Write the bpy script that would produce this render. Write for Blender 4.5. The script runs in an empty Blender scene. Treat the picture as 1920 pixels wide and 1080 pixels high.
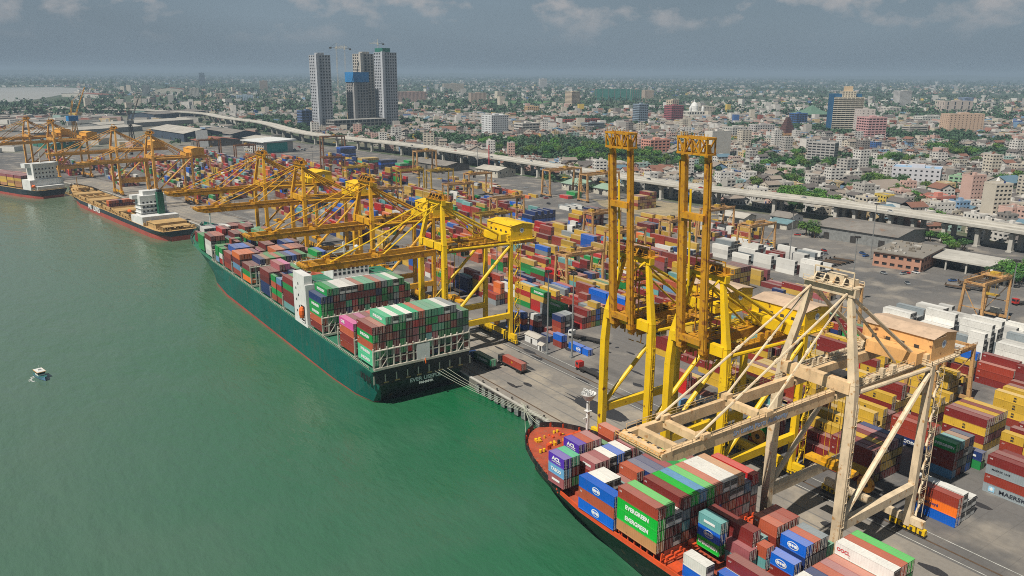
import bpy, bmesh, math, random
from mathutils import Vector, Matrix, noise
from mathutils.bvhtree import BVHTree
R_ = math.radians
S = bpy.context.scene
COL = S.collection
rnd = random.Random(7)

# ------------------------------------------------------------------ camera
# axes: +X inland across the quay, +Y along the quay towards the far bows, Z up, metres; quay level z = 0
cam_d = bpy.data.cameras.new('camera'); cam = bpy.data.objects.new('camera', cam_d); COL.objects.link(cam)
CAMH = 107.0
F_PX = 1485.02
cam_d.sensor_width = 36; cam_d.lens = F_PX / 1920 * 36; cam_d.clip_start = 1; cam_d.clip_end = 120000
RW = Matrix(((0.81876957, -0.14618215, 0.55520012), (-0.5740977, -0.21741292, 0.78939436), (0.00531232, -0.96507119, -0.26193392)))
_r = RW.col[0].normalized(); _f = RW.col[2].normalized(); _u = (-RW.col[1]).normalized()
_r = _f.cross(_u).normalized(); _u = _r.cross(_f).normalized()
M4 = Matrix((_r, _u, -_f)).transposed().to_4x4(); M4.translation = (0, 0, CAMH)
cam.matrix_world = M4
S.camera = cam
CAMP = Vector((0, 0, CAMH))
def proj(p):
    d = Vector(p) - CAMP; z = d.dot(_f)
    if z < 1: return (-9999, -9999, z)
    return (960 + F_PX * d.dot(_r) / z, 540 - F_PX * d.dot(_u) / z, z)

# ------------------------------------------------------------------ world, sun, exposure
SUN_EL = 55.0
SH = Vector((0.98, 0.20, 0)).normalized()            # shadows fall this way
w = bpy.data.worlds.new('World'); S.world = w; w.use_nodes = True
nt = w.node_tree; nt.nodes.clear(); N = nt.nodes.new; Lk = nt.links.new
out = N('ShaderNodeOutputWorld'); bg = N('ShaderNodeBackground')
sky = N('ShaderNodeTexSky'); sky.sky_type = 'NISHITA'; sky.sun_disc = False
sky.sun_elevation = R_(SUN_EL); sky.sun_rotation = math.atan2(-SH.x, -SH.y)
sky.altitude = 100; sky.air_density = 1.3; sky.dust_density = 3.0; sky.ozone_density = 1.5
bg.inputs['Strength'].default_value = 0.09
tint = N('ShaderNodeMix'); tint.data_type = 'RGBA'; tint.blend_type = 'MULTIPLY'; tint.inputs[0].default_value = 1
tint.inputs[7].default_value = (0.50, 0.60, 0.66, 1)
Lk(sky.outputs[0], tint.inputs[6])
tc = N('ShaderNodeTexCoord'); sep = N('ShaderNodeSeparateXYZ'); Lk(tc.outputs['Generated'], sep.inputs[0])
# flat grey veil of overcast mixed in
veil = N('ShaderNodeMix'); veil.data_type = 'RGBA'; veil.inputs[0].default_value = 0.8
veil.inputs[7].default_value = (2.05, 2.68, 3.32, 1)
Lk(tint.outputs[2], veil.inputs[6])
# slow uneven brightness of the overcast
nb = N('ShaderNodeTexNoise'); nb.inputs['Scale'].default_value = 2.2; nb.inputs['Detail'].default_value = 3; mpb = N('ShaderNodeMapping'); mpb.inputs['Scale'].default_value = (1, 1, 4); Lk(tc.outputs['Generated'], mpb.inputs[0]); Lk(mpb.outputs[0], nb.inputs['Vector'])
nr = N('ShaderNodeMapRange'); nr.inputs[1].default_value = 0.3; nr.inputs[2].default_value = 0.7; nr.inputs[3].default_value = 0.90; nr.inputs[4].default_value = 1.14; Lk(nb.outputs[0], nr.inputs[0])
vs_ = N('ShaderNodeVectorMath'); vs_.operation = 'SCALE'; Lk(veil.outputs[2], vs_.inputs[0]); Lk(nr.outputs[0], vs_.inputs['Scale'])
# the sky darkens overhead, so shade on the ground stays deep
zr = N('ShaderNodeMapRange'); zr.interpolation_type = 'SMOOTHSTEP'; zr.inputs[1].default_value = 0.16; zr.inputs[2].default_value = 0.6; zr.inputs[3].default_value = 1.0; zr.inputs[4].default_value = 0.42; Lk(sep.outputs[2], zr.inputs[0])
zs = N('ShaderNodeVectorMath'); zs.operation = 'SCALE'; Lk(vs_.outputs[0], zs.inputs[0]); Lk(zr.outputs[0], zs.inputs['Scale'])
# clouds: project the direction on a plane high above
zz = N('ShaderNodeMath'); zz.operation = 'ADD'; zz.inputs[1].default_value = 0.05; Lk(sep.outputs[2], zz.inputs[0])
dv = N('ShaderNodeVectorMath'); dv.operation = 'SCALE'; dv.inputs['Scale'].default_value = 1
mp = N('ShaderNodeMapping'); mp.inputs['Scale'].default_value = (17, 17, 30); mp.inputs['Location'].default_value = (3.1, 0.4, 0.0)
Lk(tc.outputs['Generated'], mp.inputs[0])
n1 = N('ShaderNodeTexNoise'); n1.inputs['Scale'].default_value = 1.0; n1.inputs['Detail'].default_value = 7; n1.inputs['Roughness'].default_value = 0.55
Lk(mp.outputs[0], n1.inputs['Vector'])
rp = N('ShaderNodeValToRGB'); rp.color_ramp.elements[0].position = 0.52; rp.color_ramp.elements[1].position = 0.66
Lk(n1.outputs[0], rp.inputs[0])
hm = N('ShaderNodeMapRange'); hm.inputs[1].default_value = 0.03; hm.inputs[2].default_value = 0.075; Lk(sep.outputs[2], hm.inputs[0])
mm = N('ShaderNodeMath'); mm.operation = 'MULTIPLY'; Lk(rp.outputs[0], mm.inputs[0]); Lk(hm.outputs[0], mm.inputs[1])
m2 = N('ShaderNodeMath'); m2.operation = 'MULTIPLY'; m2.inputs[1].default_value = 0.78; Lk(mm.outputs[0], m2.inputs[0])
cl = N('ShaderNodeMix'); cl.data_type = 'RGBA'; cl.inputs[7].default_value = (4.2, 4.1, 4.15, 1)
Lk(m2.outputs[0], cl.inputs[0]); Lk(zs.outputs[0], cl.inputs[6])
Lk(cl.outputs[2], bg.inputs[0]); Lk(bg.outputs[0], out.inputs[0])

sun_d = bpy.data.lights.new('sun', 'SUN'); sun = bpy.data.objects.new('sun', sun_d); COL.objects.link(sun)
sun_d.energy = 4.6; sun_d.angle = R_(0.53); sun_d.color = (1.0, 0.94, 0.85)
_sd = Vector((-SH.x * math.cos(R_(SUN_EL)), -SH.y * math.cos(R_(SUN_EL)), math.sin(R_(SUN_EL))))
sun.rotation_euler = _sd.to_track_quat('Z', 'Y').to_euler()
S.view_settings.view_transform = 'Standard'; S.view_settings.look = 'None'
S.view_settings.exposure = 0.18; S.view_settings.gamma = 1.0; S.view_settings.use_curve_mapping = False
S.cycles.max_bounces = 4; S.cycles.diffuse_bounces = 1; S.cycles.glossy_bounces = 2; S.cycles.transmission_bounces = 2
S.cycles.volume_bounces = 0; S.cycles.transparent_max_bounces = 4
S.cycles.use_denoising = False; S.cycles.filter_width = 1.0
S.cycles.sample_clamp_indirect = 4

# ------------------------------------------------------------------ helpers
def lin(c):
    """sRGB 0..255 triple to linear"""
    return tuple((v / 255 / 12.92) if v / 255 <= 0.04045 else ((v / 255 + 0.055) / 1.055) ** 2.4 for v in c)
class MB:
    def __init__(s): s.v = []; s.f = []; s.m = []; s.c = []
    def face(s, pts, m=0, c=None):
        i = len(s.v); s.v.extend(tuple(p) for p in pts); s.f.append(tuple(range(i, i + len(pts)))); s.m.append(m); s.c.append(c)
    def hexa(s, p, m=0, c=None, skip=''):
        """8 points: bottom 0-3 counter-clockwise, top 4-7"""
        i = len(s.v); s.v.extend(tuple(q) for q in p)
        for k, q in (('b', (3, 2, 1, 0)), ('t', (4, 5, 6, 7)), ('y', (0, 1, 5, 4)), ('X', (1, 2, 6, 5)), ('Y', (2, 3, 7, 6)), ('x', (3, 0, 4, 7))):
            if k in skip: continue
            s.f.append(tuple(i + a for a in q)); s.m.append(m); s.c.append(c)
    def box(s, x0, x1, y0, y1, z0, z1, m=0, c=None, skip=''):
        s.hexa(((x0, y0, z0), (x1, y0, z0), (x1, y1, z0), (x0, y1, z0), (x0, y0, z1), (x1, y0, z1), (x1, y1, z1), (x0, y1, z1)), m, c, skip)
    def obox(s, cx, cy, w, d, z0, z1, rz=0, m=0, c=None, skip='b'):
        ca, sa = math.cos(rz), math.sin(rz)
        q = [(cx + ca * a - sa * b, cy + sa * a + ca * b) for a, b in ((-w / 2, -d / 2), (w / 2, -d / 2), (w / 2, d / 2), (-w / 2, d / 2))]
        s.hexa([(x, y, z0) for x, y in q] + [(x, y, z1) for x, y in q], m, c, skip)
    def bar(s, a, b, w, h=None, m=0, c=None, w2=None, h2=None):
        """straight beam of rectangular section from a to b"""
        h = w if h is None else h; w2 = w if w2 is None else w2; h2 = h if h2 is None else h2
        a = Vector(a); b = Vector(b); d = (b - a)
        if d.length < 1e-6: return
        d.normalize(); up = Vector((0, 0, 1)) if abs(d.z) < 0.9 else Vector((1, 0, 0))
        x = d.cross(up).normalized(); y = x.cross(d).normalized()
        p = []
        for q, ww, hh in ((a, w, h), (b, w2, h2)):
            p += [q - x * ww / 2 - y * hh / 2, q + x * ww / 2 - y * hh / 2, q + x * ww / 2 + y * hh / 2, q - x * ww / 2 + y * hh / 2]
        i = len(s.v); s.v.extend(tuple(q) for q in p)
        for q in ((0, 1, 2, 3), (7, 6, 5, 4), (0, 4, 5, 1), (1, 5, 6, 2), (2, 6, 7, 3), (3, 7, 4, 0)):
            s.f.append(tuple(i + k for k in q)); s.m.append(m); s.c.append(c)
    def tube(s, a, b, r, n=8, m=0, r2=None, c=None, caps=True):
        a = Vector(a); b = Vector(b); d = (b - a).normalized(); r2 = r if r2 is None else r2
        up = Vector((0, 0, 1)) if abs(d.z) < 0.9 else Vector((1, 0, 0))
        x = d.cross(up).normalized(); y = x.cross(d).normalized(); i = len(s.v)
        for q, rr in ((a, r), (b, r2)):
            for k in range(n):
                t = 2 * math.pi * k / n; s.v.append(tuple(q + x * rr * math.cos(t) + y * rr * math.sin(t)))
        for k in range(n):
            k2 = (k + 1) % n; s.f.append((i + k, i + n + k, i + n + k2, i + k2)); s.m.append(m); s.c.append(c)
        if caps:
            s.f.append(tuple(i + k for k in range(n))); s.m.append(m); s.c.append(c)
            s.f.append(tuple(i + n + k for k in reversed(range(n)))); s.m.append(m); s.c.append(c)
    def prism(s, poly, z0, z1, m=0, c=None, bottom=False, mt=None):
        """poly counter-clockwise seen from above"""
        n = len(poly)
        for k in range(n):
            a = poly[k]; b = poly[(k + 1) % n]
            s.face(((a[0], a[1], z0), (b[0], b[1], z0), (b[0], b[1], z1), (a[0], a[1], z1)), m, c)
        s.face([(p[0], p[1], z1) for p in poly], m if mt is None else mt, c)
        if bottom: s.face([(p[0], p[1], z0) for p in reversed(poly)], m, c)
    def lathe(s, prof, n=12, m=0, o=(0, 0, 0)):
        for (r0, z0), (r1, z1) in zip(prof, prof[1:]):
            for k in range(n):
                a = 2 * math.pi * k / n; b = 2 * math.pi * (k + 1) / n
                P = lambda r, t, z: (o[0] + r * math.cos(t), o[1] + r * math.sin(t), o[2] + z)
                s.face((P(r0, a, z0), P(r0, b, z0), P(r1, b, z1), P(r1, a, z1)), m)
    def rail(s, a, b, h=1.1, step=2.5, t=0.07, m=0):
        a = Vector(a); b = Vector(b); n = max(1, int((b - a).length / step)); Z = Vector((0, 0, h))
        s.bar(a + Z, b + Z, t, t, m); s.bar(a + Z * .5, b + Z * .5, t, t, m)
        for k in range(n + 1):
            p = a.lerp(b, k / n); s.bar(p, p + Z, t, t, m)
    def facade(s, o, u, wdt, h, nx, nz, fw=0.6, fh=0.55, dep=0.35, mw=0, mg=1, base=0.0):
        """wall from corner o along unit vector u; outside on the right-hand side of u; nx x nz recessed openings"""
        o = Vector(o); u = Vector(u).normalized(); nrm = u.cross(Vector((0, 0, 1))); up = Vector((0, 0, 1)); inn = -nrm * dep
        if base > 0:
            s.face((o, o + u * wdt, o + u * wdt + up * base, o + up * base), mw); o = o + up * base; h -= base
        cw = wdt / nx; ch = h / nz
        for j in range(nz):
            for i in range(nx):
                p = o + u * cw * i + up * ch * j
                a0 = cw * (1 - fw) / 2; a1 = cw - a0; b0 = ch * (1 - fh) / 2; b1 = ch - b0
                q = [p, p + u * cw, p + u * cw + up * ch, p + up * ch]
                r = [p + u * a0 + up * b0, p + u * a1 + up * b0, p + u * a1 + up * b1, p + u * a0 + up * b1]
                t = [k + inn for k in r]
                for k in range(4):
                    k2 = (k + 1) % 4
                    s.face((q[k], q[k2], r[k2], r[k]), mw); s.face((r[k], r[k2], t[k2], t[k]), mw)
                s.face(t, mg)
    def mesh(s, name, mats, smooth=False):
        me = bpy.data.meshes.new(name); me.from_pydata(s.v, [], s.f)
        for m in (mats if isinstance(mats, (list, tuple)) else [mats]): me.materials.append(m)
        me.polygons.foreach_set('material_index', s.m)
        if smooth: me.polygons.foreach_set('use_smooth', [True] * len(s.f))
        if any(c is not None for c in s.c):
            at = me.color_attributes.new('Col', 'FLOAT_COLOR', 'CORNER'); buf = []
            for f, c in zip(s.f, s.c):
                c = c or (0.5, 0.5, 0.5); buf += [c[0], c[1], c[2], 1.0] * len(f)
            at.data.foreach_set('color', buf)
        me.update(); return me
    def build(s, name, mats, parent=None, loc=None, rz=0, smooth=False):
        return obj(name, s.mesh(name, mats, smooth), parent, loc, rz)
def obj(name, me, parent=None, loc=None, rz=0):
    o = bpy.data.objects.new(name, me); COL.objects.link(o)
    if loc is not None: o.location = loc
    if rz: o.rotation_euler = (0, 0, rz)
    if parent is not None: o.parent = parent
    return o
def tag(o, label=None, cat=None, group=None, kind=None):
    if label:
        wds = label.split(); assert 4 <= len(wds) <= 16, label
        o['label'] = label
    if cat: o['category'] = cat
    if group: o['group'] = group
    if kind: o['kind'] = kind
    return o
def thing(name, label, cat, loc=(0, 0, 0), rz=0, group=None):
    o = bpy.data.objects.new(name, None); COL.objects.link(o); o.location = loc; o.rotation_euler = (0, 0, rz)
    o.empty_display_size = 0.1
    return tag(o, label, cat, group)
def copy_tree(o, parent=None):
    c = o.copy(); COL.objects.link(c); c.parent = parent
    for ch in list(o.children): copy_tree(ch, c)
    return c
def dup(o, loc, rz=0, label=None):
    c = copy_tree(o); c.location = loc; c.rotation_euler = (0, 0, rz)
    if label: tag(c, label)
    return c
ORD = ['zeroth', 'first', 'second', 'third', 'fourth', 'fifth', 'sixth', 'seventh', 'eighth', 'ninth', 'tenth', 'eleventh', 'twelfth', 'thirteenth',
       'fourteenth', 'fifteenth', 'sixteenth', 'seventeenth', 'eighteenth', 'nineteenth', 'twentieth']
_fonts = {}
def text_mesh(txt, size, mat_, bold=0.0, squeeze=1.0, shear=0.0):
    k = (txt, size, mat_.name, bold, squeeze)
    if k in _fonts: return _fonts[k]
    cu = bpy.data.curves.new('lettering', 'FONT'); cu.body = txt; cu.size = size; cu.align_x = 'CENTER'; cu.align_y = 'CENTER'
    cu.extrude = 0.015; cu.offset = bold; cu.space_line = 0.85; cu.resolution_u = 3; cu.shear = shear
    ob = bpy.data.objects.new('lettering', cu); COL.objects.link(ob)
    dg = bpy.context.evaluated_depsgraph_get(); me = bpy.data.meshes.new_from_object(ob.evaluated_get(dg))
    bpy.data.objects.remove(ob); bpy.data.curves.remove(cu)
    if squeeze != 1: me.transform(Matrix.Diagonal((squeeze, 1, 1, 1)))
    me.materials.clear(); me.materials.append(mat_); _fonts[k] = me; return me
FACE_NX = Matrix(((0, 0, -1), (-1, 0, 0), (0, 1, 0))).to_4x4()      # text read from the -X side
FACE_NY = Matrix(((1, 0, 0), (0, 0, -1), (0, 1, 0))).to_4x4()       # text read from the -Y side

# ------------------------------------------------------------------ materials
def nodes(name):
    m = bpy.data.materials.new(name); m.use_nodes = True; t = m.node_tree
    return m, t, t.nodes['Principled BSDF'], t.nodes.new, t.links.new
def noise_node(Nn, L, scale, detail=4, coord='Object', tex=None, stretch=None):
    tc_ = tex or Nn('ShaderNodeTexCoord'); n = Nn('ShaderNodeTexNoise'); n.inputs['Scale'].default_value = scale; n.inputs['Detail'].default_value = detail
    src = tc_.outputs[coord]
    if stretch:
        mp_ = Nn('ShaderNodeMapping'); mp_.inputs['Scale'].default_value = stretch; L(src, mp_.inputs[0]); src = mp_.outputs[0]
    L(src, n.inputs['Vector']); return n
def mixc(Nn, L, fac, a, b, mode='MIX'):
    x = Nn('ShaderNodeMix'); x.data_type = 'RGBA'; x.blend_type = mode
    for sck, v in ((x.inputs[0], fac), (x.inputs[6], a), (x.inputs[7], b)):
        if hasattr(v, 'is_linked') or hasattr(v, 'links'): L(v, sck)
        elif isinstance(v, (int, float)): sck.default_value = v
        else: sck.default_value = (v[0], v[1], v[2], 1)
    return x.outputs[2]
def rampf(Nn, L, src, a, b):
    x = Nn('ShaderNodeMapRange'); x.inputs[1].default_value = a; x.inputs[2].default_value = b; L(src, x.inputs[0]); return x.outputs[0]
def paint(name, rgb, rough=0.55, dirt=0.25, dirt_scale=0.35, rust=0.0, rust_col=(105, 62, 35), coord='Object', metal=0.0, vary=0.0, linear=False):
    """weathered paint: large uneven fading, streaky dirt and optional rust patches"""
    m, t, b, Nn, L = nodes(name); base = rgb if linear else lin(rgb)
    n1_ = noise_node(Nn, L, dirt_scale, 5, coord); f = rampf(Nn, L, n1_.outputs[0], 0.32, 0.72)
    dark = tuple(v * (1 - dirt) * 0.92 for v in base); c = mixc(Nn, L, f, base, dark)
    n2_ = noise_node(Nn, L, dirt_scale * 5, 3, coord, stretch=(1, 1, 0.25)); f2 = rampf(Nn, L, n2_.outputs[0], 0.5, 0.8)
    m2_ = Nn('ShaderNodeMath'); m2_.operation = 'MULTIPLY'; m2_.inputs[1].default_value = min(1, dirt * 1.4); L(f2, m2_.inputs[0])
    c = mixc(Nn, L, m2_.outputs[0], c, lin((96, 88, 76)))
    if rust > 0:
        n3_ = noise_node(Nn, L, dirt_scale * 2.3, 6, coord); f3 = rampf(Nn, L, n3_.outputs[0], 0.64 - rust * 0.25, 0.72 - rust * 0.2)
        c = mixc(Nn, L, f3, c, lin(rust_col))
    if vary:
        oi = Nn('ShaderNodeObjectInfo'); h = Nn('ShaderNodeHueSaturation'); L(c, h.inputs['Color'])
        v = Nn('ShaderNodeMapRange'); v.inputs[3].default_value = 1 - vary; v.inputs[4].default_value = 1 + vary; L(oi.outputs['Random'], v.inputs[0]); L(v.outputs[0], h.inputs['Value'])
        c = h.outputs[0]
    L(c, b.inputs['Base Color']); b.inputs['Roughness'].default_value = rough; b.inputs['Metallic'].default_value = metal
    return m
def attr_paint(name, rough=0.6, dirt=0.2, scale=0.3, roof=0.0, roofcol=(0.55, 0.55, 0.5)):
    m, t, b, Nn, L = nodes(name)
    a = Nn('ShaderNodeVertexColor'); a.layer_name = 'Col'
    n1_ = noise_node(Nn, L, scale, 5); f = rampf(Nn, L, n1_.outputs[0], 0.35, 0.75)
    k = Nn('ShaderNodeMapRange'); k.inputs[3].default_value = 1.0; k.inputs[4].default_value = 1 - dirt; L(n1_.outputs[0], k.inputs[0])
    cc = Nn('ShaderNodeVectorMath'); cc.operation = 'SCALE'; L(a.outputs[0], cc.inputs[0]); L(k.outputs[0], cc.inputs['Scale'])
    c = cc.outputs[0]
    if roof:
        g = Nn('ShaderNodeNewGeometry'); s_ = Nn('ShaderNodeSeparateXYZ'); L(g.outputs['Normal'], s_.inputs[0])
        fr = rampf(Nn, L, s_.outputs[2], 0.6, 0.95); r2 = Nn('ShaderNodeMath'); r2.operation = 'MULTIPLY'; r2.inputs[1].default_value = roof; L(fr, r2.inputs[0])
        c = mixc(Nn, L, r2.outputs[0], c, roofcol)
    L(c, b.inputs['Base Color']); b.inputs['Roughness'].default_value = rough
    return m
def ground_mat(name, cols, scales, rough=0.9, contrast=(0.35, 0.65), bump=0.0):
    """three soils mixed by two noises"""
    m, t, b, Nn, L = nodes(name)
    n1_ = noise_node(Nn, L, scales[0], 6); n2_ = noise_node(Nn, L, scales[1], 5); n3_ = noise_node(Nn, L, scales[2], 3)
    c = mixc(Nn, L, rampf(Nn, L, n1_.outputs[0], *contrast), lin(cols[0]), lin(cols[1]))
    c = mixc(Nn, L, rampf(Nn, L, n2_.outputs[0], 0.5, 0.68), c, lin(cols[2]))
    k = Nn('ShaderNodeMapRange'); k.inputs[3].default_value = 0.8; k.inputs[4].default_value = 1.18; L(n3_.outputs[0], k.inputs[0])
    cc = Nn('ShaderNodeVectorMath'); cc.operation = 'SCALE'; L(c, cc.inputs[0]); L(k.outputs[0], cc.inputs['Scale'])
    L(cc.outputs[0], b.inputs['Base Color']); b.inputs['Roughness'].default_value = rough
    return m
M = {}
M['asphalt'] = ground_mat('asphalt', ((120, 117, 112), (103, 101, 98), (140, 134, 124)), (0.012, 0.05, 0.6))
M['apron'] = ground_mat('apron', ((146, 139, 128), (124, 119, 112), (158, 148, 132)), (0.02, 0.09, 0.8))
M['city'] = ground_mat('city', ((112, 108, 98), (84, 96, 66), (72, 86, 56)), (0.006, 0.02, 0.2))
M['concrete'] = paint('concrete', (190, 186, 176), 0.85, 0.2, 0.08)
M['concrete_dark'] = paint('concrete_dark', (120, 116, 108), 0.9, 0.35, 0.2)
M['line'] = paint('line', (200, 200, 192), 0.8, 0.4, 0.8)
M['rail'] = paint('rail', (98, 78, 58), 0.7, 0.3, 0.6)
M['crane_yellow'] = paint('crane_yellow', (226, 166, 24), 0.5, 0.2, 0.25, rust=0.2, rust_col=(150, 98, 40))
M['crane_yellow_bright'] = paint('crane_yellow_bright', (240, 196, 16), 0.5, 0.12, 0.2, rust=0.05)
M['crane_ochre'] = paint('crane_ochre', (206, 146, 26), 0.55, 0.25, 0.3, rust=0.35, rust_col=(140, 88, 34))
M['crane_cream'] = paint('crane_cream', (228, 206, 172), 0.55, 0.22, 0.3, rust=0.14, rust_col=(180, 136, 84))
M['crane_warm'] = paint('crane_warm', (232, 198, 152), 0.55, 0.25, 0.3, rust=0.15, rust_col=(176, 126, 74))
M['crane_peach'] = paint('crane_peach', (238, 182, 116), 0.5, 0.15, 0.2, rust=0.02)
M['crane_orange'] = paint('crane_orange', (228, 168, 78), 0.55, 0.25, 0.3, rust=0.3, rust_col=(176, 112, 46))
M['crane_orange_bright'] = paint('crane_orange_bright', (232, 170, 70), 0.5, 0.2, 0.3)
M['rtg'] = paint('rtg', (206, 160, 104), 0.55, 0.3, 0.4, rust=0.3, rust_col=(140, 90, 46), vary=0.12)
M['rtg_yellow'] = paint('rtg_yellow', (196, 160, 50), 0.55, 0.3, 0.4, rust=0.3, rust_col=(140, 90, 46), vary=0.12)
M['rtg_rust'] = paint('rtg_rust', (150, 104, 66), 0.6, 0.35, 0.4, rust=0.4, rust_col=(108, 70, 44))
M['steel_dark'] = paint('steel_dark', (58, 56, 54), 0.6, 0.3, 0.5)
M['steel_grey'] = paint('steel_grey', (140, 142, 140), 0.5, 0.3, 0.5)
M['black'] = paint('black', (26, 28, 30), 0.6, 0.2, 0.5)
M['white'] = paint('white', (226, 226, 222), 0.5, 0.12, 0.25)
M['offwhite'] = paint('offwhite', (206, 200, 184), 0.6, 0.25, 0.3, rust=0.1)
M['letter_white'] = paint('letter_white', (236, 238, 234), 0.6, 0.05, 1.0)
M['letter_dark'] = paint('letter_dark', (40, 44, 56), 0.6, 0.05, 1.0)
M['letter_blue'] = paint('letter_blue', (150, 170, 200), 0.6, 0.1, 1.0)
M['hull_green'] = paint('hull_green', (8, 96, 86), 0.4, 0.2, 0.09, rust=0.05, rust_col=(70, 90, 76))
M['hull_red'] = paint('hull_red', (176, 84, 72), 0.6, 0.25, 0.08)
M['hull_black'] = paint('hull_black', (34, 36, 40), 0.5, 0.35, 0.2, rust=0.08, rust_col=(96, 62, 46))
M['hull_navy'] = paint('hull_navy', (46, 58, 68), 0.5, 0.2, 0.06)
M['deck_red'] = paint('deck_red', (184, 82, 52), 0.7, 0.35, 0.3, rust=0.2, rust_col=(150, 90, 66))
M['deck_orange'] = paint('deck_orange', (222, 84, 36), 0.6, 0.2, 0.3)
M['deck_green'] = paint('deck_green', (44, 118, 90), 0.7, 0.25, 0.2)
M['deck_tan'] = paint('deck_tan', (196, 160, 104), 0.7, 0.25, 0.2)
M['orange'] = paint('orange', (232, 106, 34), 0.5, 0.1, 0.5)
M['glass'] = paint('glass', (40, 48, 56), 0.12, 0.05, 0.5)
M['window_dark'] = paint('window_dark', (52, 54, 58), 0.35, 0.1, 0.1)
M['rope'] = paint('rope', (196, 200, 180), 0.9, 0.2, 1.0)
M['rubber'] = paint('rubber', (30, 30, 30), 0.9, 0.2, 1.0)
M['tin_roof'] = paint('tin_roof', (140, 134, 126), 0.6, 0.35, 0.06, rust=0.12, rust_col=(132, 108, 90))
M['tin_light'] = paint('tin_light', (190, 184, 172), 0.55, 0.25, 0.06)
M['tile_red'] = paint('tile_red', (150, 92, 74), 0.8, 0.3, 0.3)
M['brick'] = paint('brick', (186, 138, 112), 0.85, 0.25, 0.3)
M['bark'] = paint('bark', (92, 76, 58), 0.9, 0.3, 1.0)
M['rooftop'] = paint('rooftop', (150, 146, 138), 0.85, 0.35, 0.1)
def leaf_mat(name, a, bb):
    m, t, b, Nn, L = nodes(name)
    oi = Nn('ShaderNodeObjectInfo'); n = noise_node(Nn, L, 0.35, 3)
    g = Nn('ShaderNodeNewGeometry')
    c = mixc(Nn, L, rampf(Nn, L, n.outputs[0], 0.3, 0.7), lin(a), lin(bb))
    h = Nn('ShaderNodeHueSaturation'); L(c, h.inputs['Color'])
    v = Nn('ShaderNodeMapRange'); v.inputs[3].default_value = 0.75; v.inputs[4].default_value = 1.25; L(oi.outputs['Random'], v.inputs[0]); L(v.outputs[0], h.inputs['Value'])
    hh = Nn('ShaderNodeMapRange'); hh.inputs[3].default_value = 0.47; hh.inputs[4].default_value = 0.52; L(oi.outputs['Random'], hh.inputs[0]); L(hh.outputs[0], h.inputs['Hue'])
    L(h.outputs[0], b.inputs['Base Color']); b.inputs['Roughness'].default_value = 0.75
    return m
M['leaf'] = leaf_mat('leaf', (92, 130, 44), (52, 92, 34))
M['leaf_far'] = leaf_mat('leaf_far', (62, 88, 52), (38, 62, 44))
M['leaf_dark'] = leaf_mat('leaf_dark', (58, 98, 46), (38, 72, 38))
M['palm'] = leaf_mat('palm', (84, 112, 48), (60, 92, 40))
M['house_stuff'] = attr_paint('house_stuff', 0.8, 0.35, 0.15)
M['building_paint'] = attr_paint('building_paint', 0.8, 0.3, 0.12)
M['box_stuff'] = attr_paint('box_stuff', 0.6, 0.35, 0.22, roof=0.35, roofcol=(0.42, 0.40, 0.36))
# ------------------------------------------------------------------ setting: water, land, quay
QUAY = [(142.5, -400), (142.5, 560), (111, 805), (80, 925), (62, 990), (-40, 1330), (-140, 1700), (-60, 2100), (-700, 2600), (-1500, 2900)]
WZ = -3.2
def water_mat():
    m, t, b, Nn, L = nodes('water')
    n1_ = noise_node(Nn, L, 0.006, 4); n2_ = noise_node(Nn, L, 0.03, 4)
    c = mixc(Nn, L, rampf(Nn, L, n1_.outputs[0], 0.35, 0.65), (0.004, 0.112, 0.038), (0.018, 0.114, 0.056))
    c = mixc(Nn, L, rampf(Nn, L, n2_.outputs[0], 0.45, 0.8), c, (0.040, 0.122, 0.068))
    tc_ = Nn('ShaderNodeTexCoord'); sp = Nn('ShaderNodeSeparateXYZ'); L(tc_.outputs['Object'], sp.inputs[0])
    ad = Nn('ShaderNodeMath'); ad.operation = 'MULTIPLY_ADD'; ad.inputs[1].default_value = 1.0; L(sp.outputs[0], ad.inputs[0])
    # sky reflection painted in: greyer water out in the basin, green near the berth
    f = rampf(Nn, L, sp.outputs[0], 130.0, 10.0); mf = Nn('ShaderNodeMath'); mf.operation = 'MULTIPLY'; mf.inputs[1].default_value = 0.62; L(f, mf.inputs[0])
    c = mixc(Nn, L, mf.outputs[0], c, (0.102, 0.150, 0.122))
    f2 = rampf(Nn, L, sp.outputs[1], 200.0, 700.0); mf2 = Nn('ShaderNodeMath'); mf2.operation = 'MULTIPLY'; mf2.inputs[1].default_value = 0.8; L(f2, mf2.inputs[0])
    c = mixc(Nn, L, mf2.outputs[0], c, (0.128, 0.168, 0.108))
    L(c, b.inputs['Base Color']); b.inputs['Roughness'].default_value = 0.16; b.inputs['IOR'].default_value = 1.33
    w1 = noise_node(Nn, L, 0.16, 5, stretch=(1.0, 0.45, 1)); w2 = noise_node(Nn, L, 0.5, 4, stretch=(1, 0.4, 1))
    bm = Nn('ShaderNodeBump'); bm.inputs['Strength'].default_value = 0.7; bm.inputs['Distance'].default_value = 1.0
    ax = Nn('ShaderNodeMath'); ax.operation = 'MULTIPLY_ADD'; ax.inputs[1].default_value = 0.35; L(w2.outputs[0], ax.inputs[0]); L(w1.outputs[0], ax.inputs[2])
    L(ax.outputs[0], bm.inputs['Height']); L(bm.outputs[0], b.inputs['Normal'])
    return m
M['water'] = water_mat()
mb = MB(); mb.face(((-12000, -2500, WZ), (400, -2500, WZ), (400, 12000, WZ), (-12000, 12000, WZ)))
tag(mb.build('water', M['water']), kind='structure')
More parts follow.
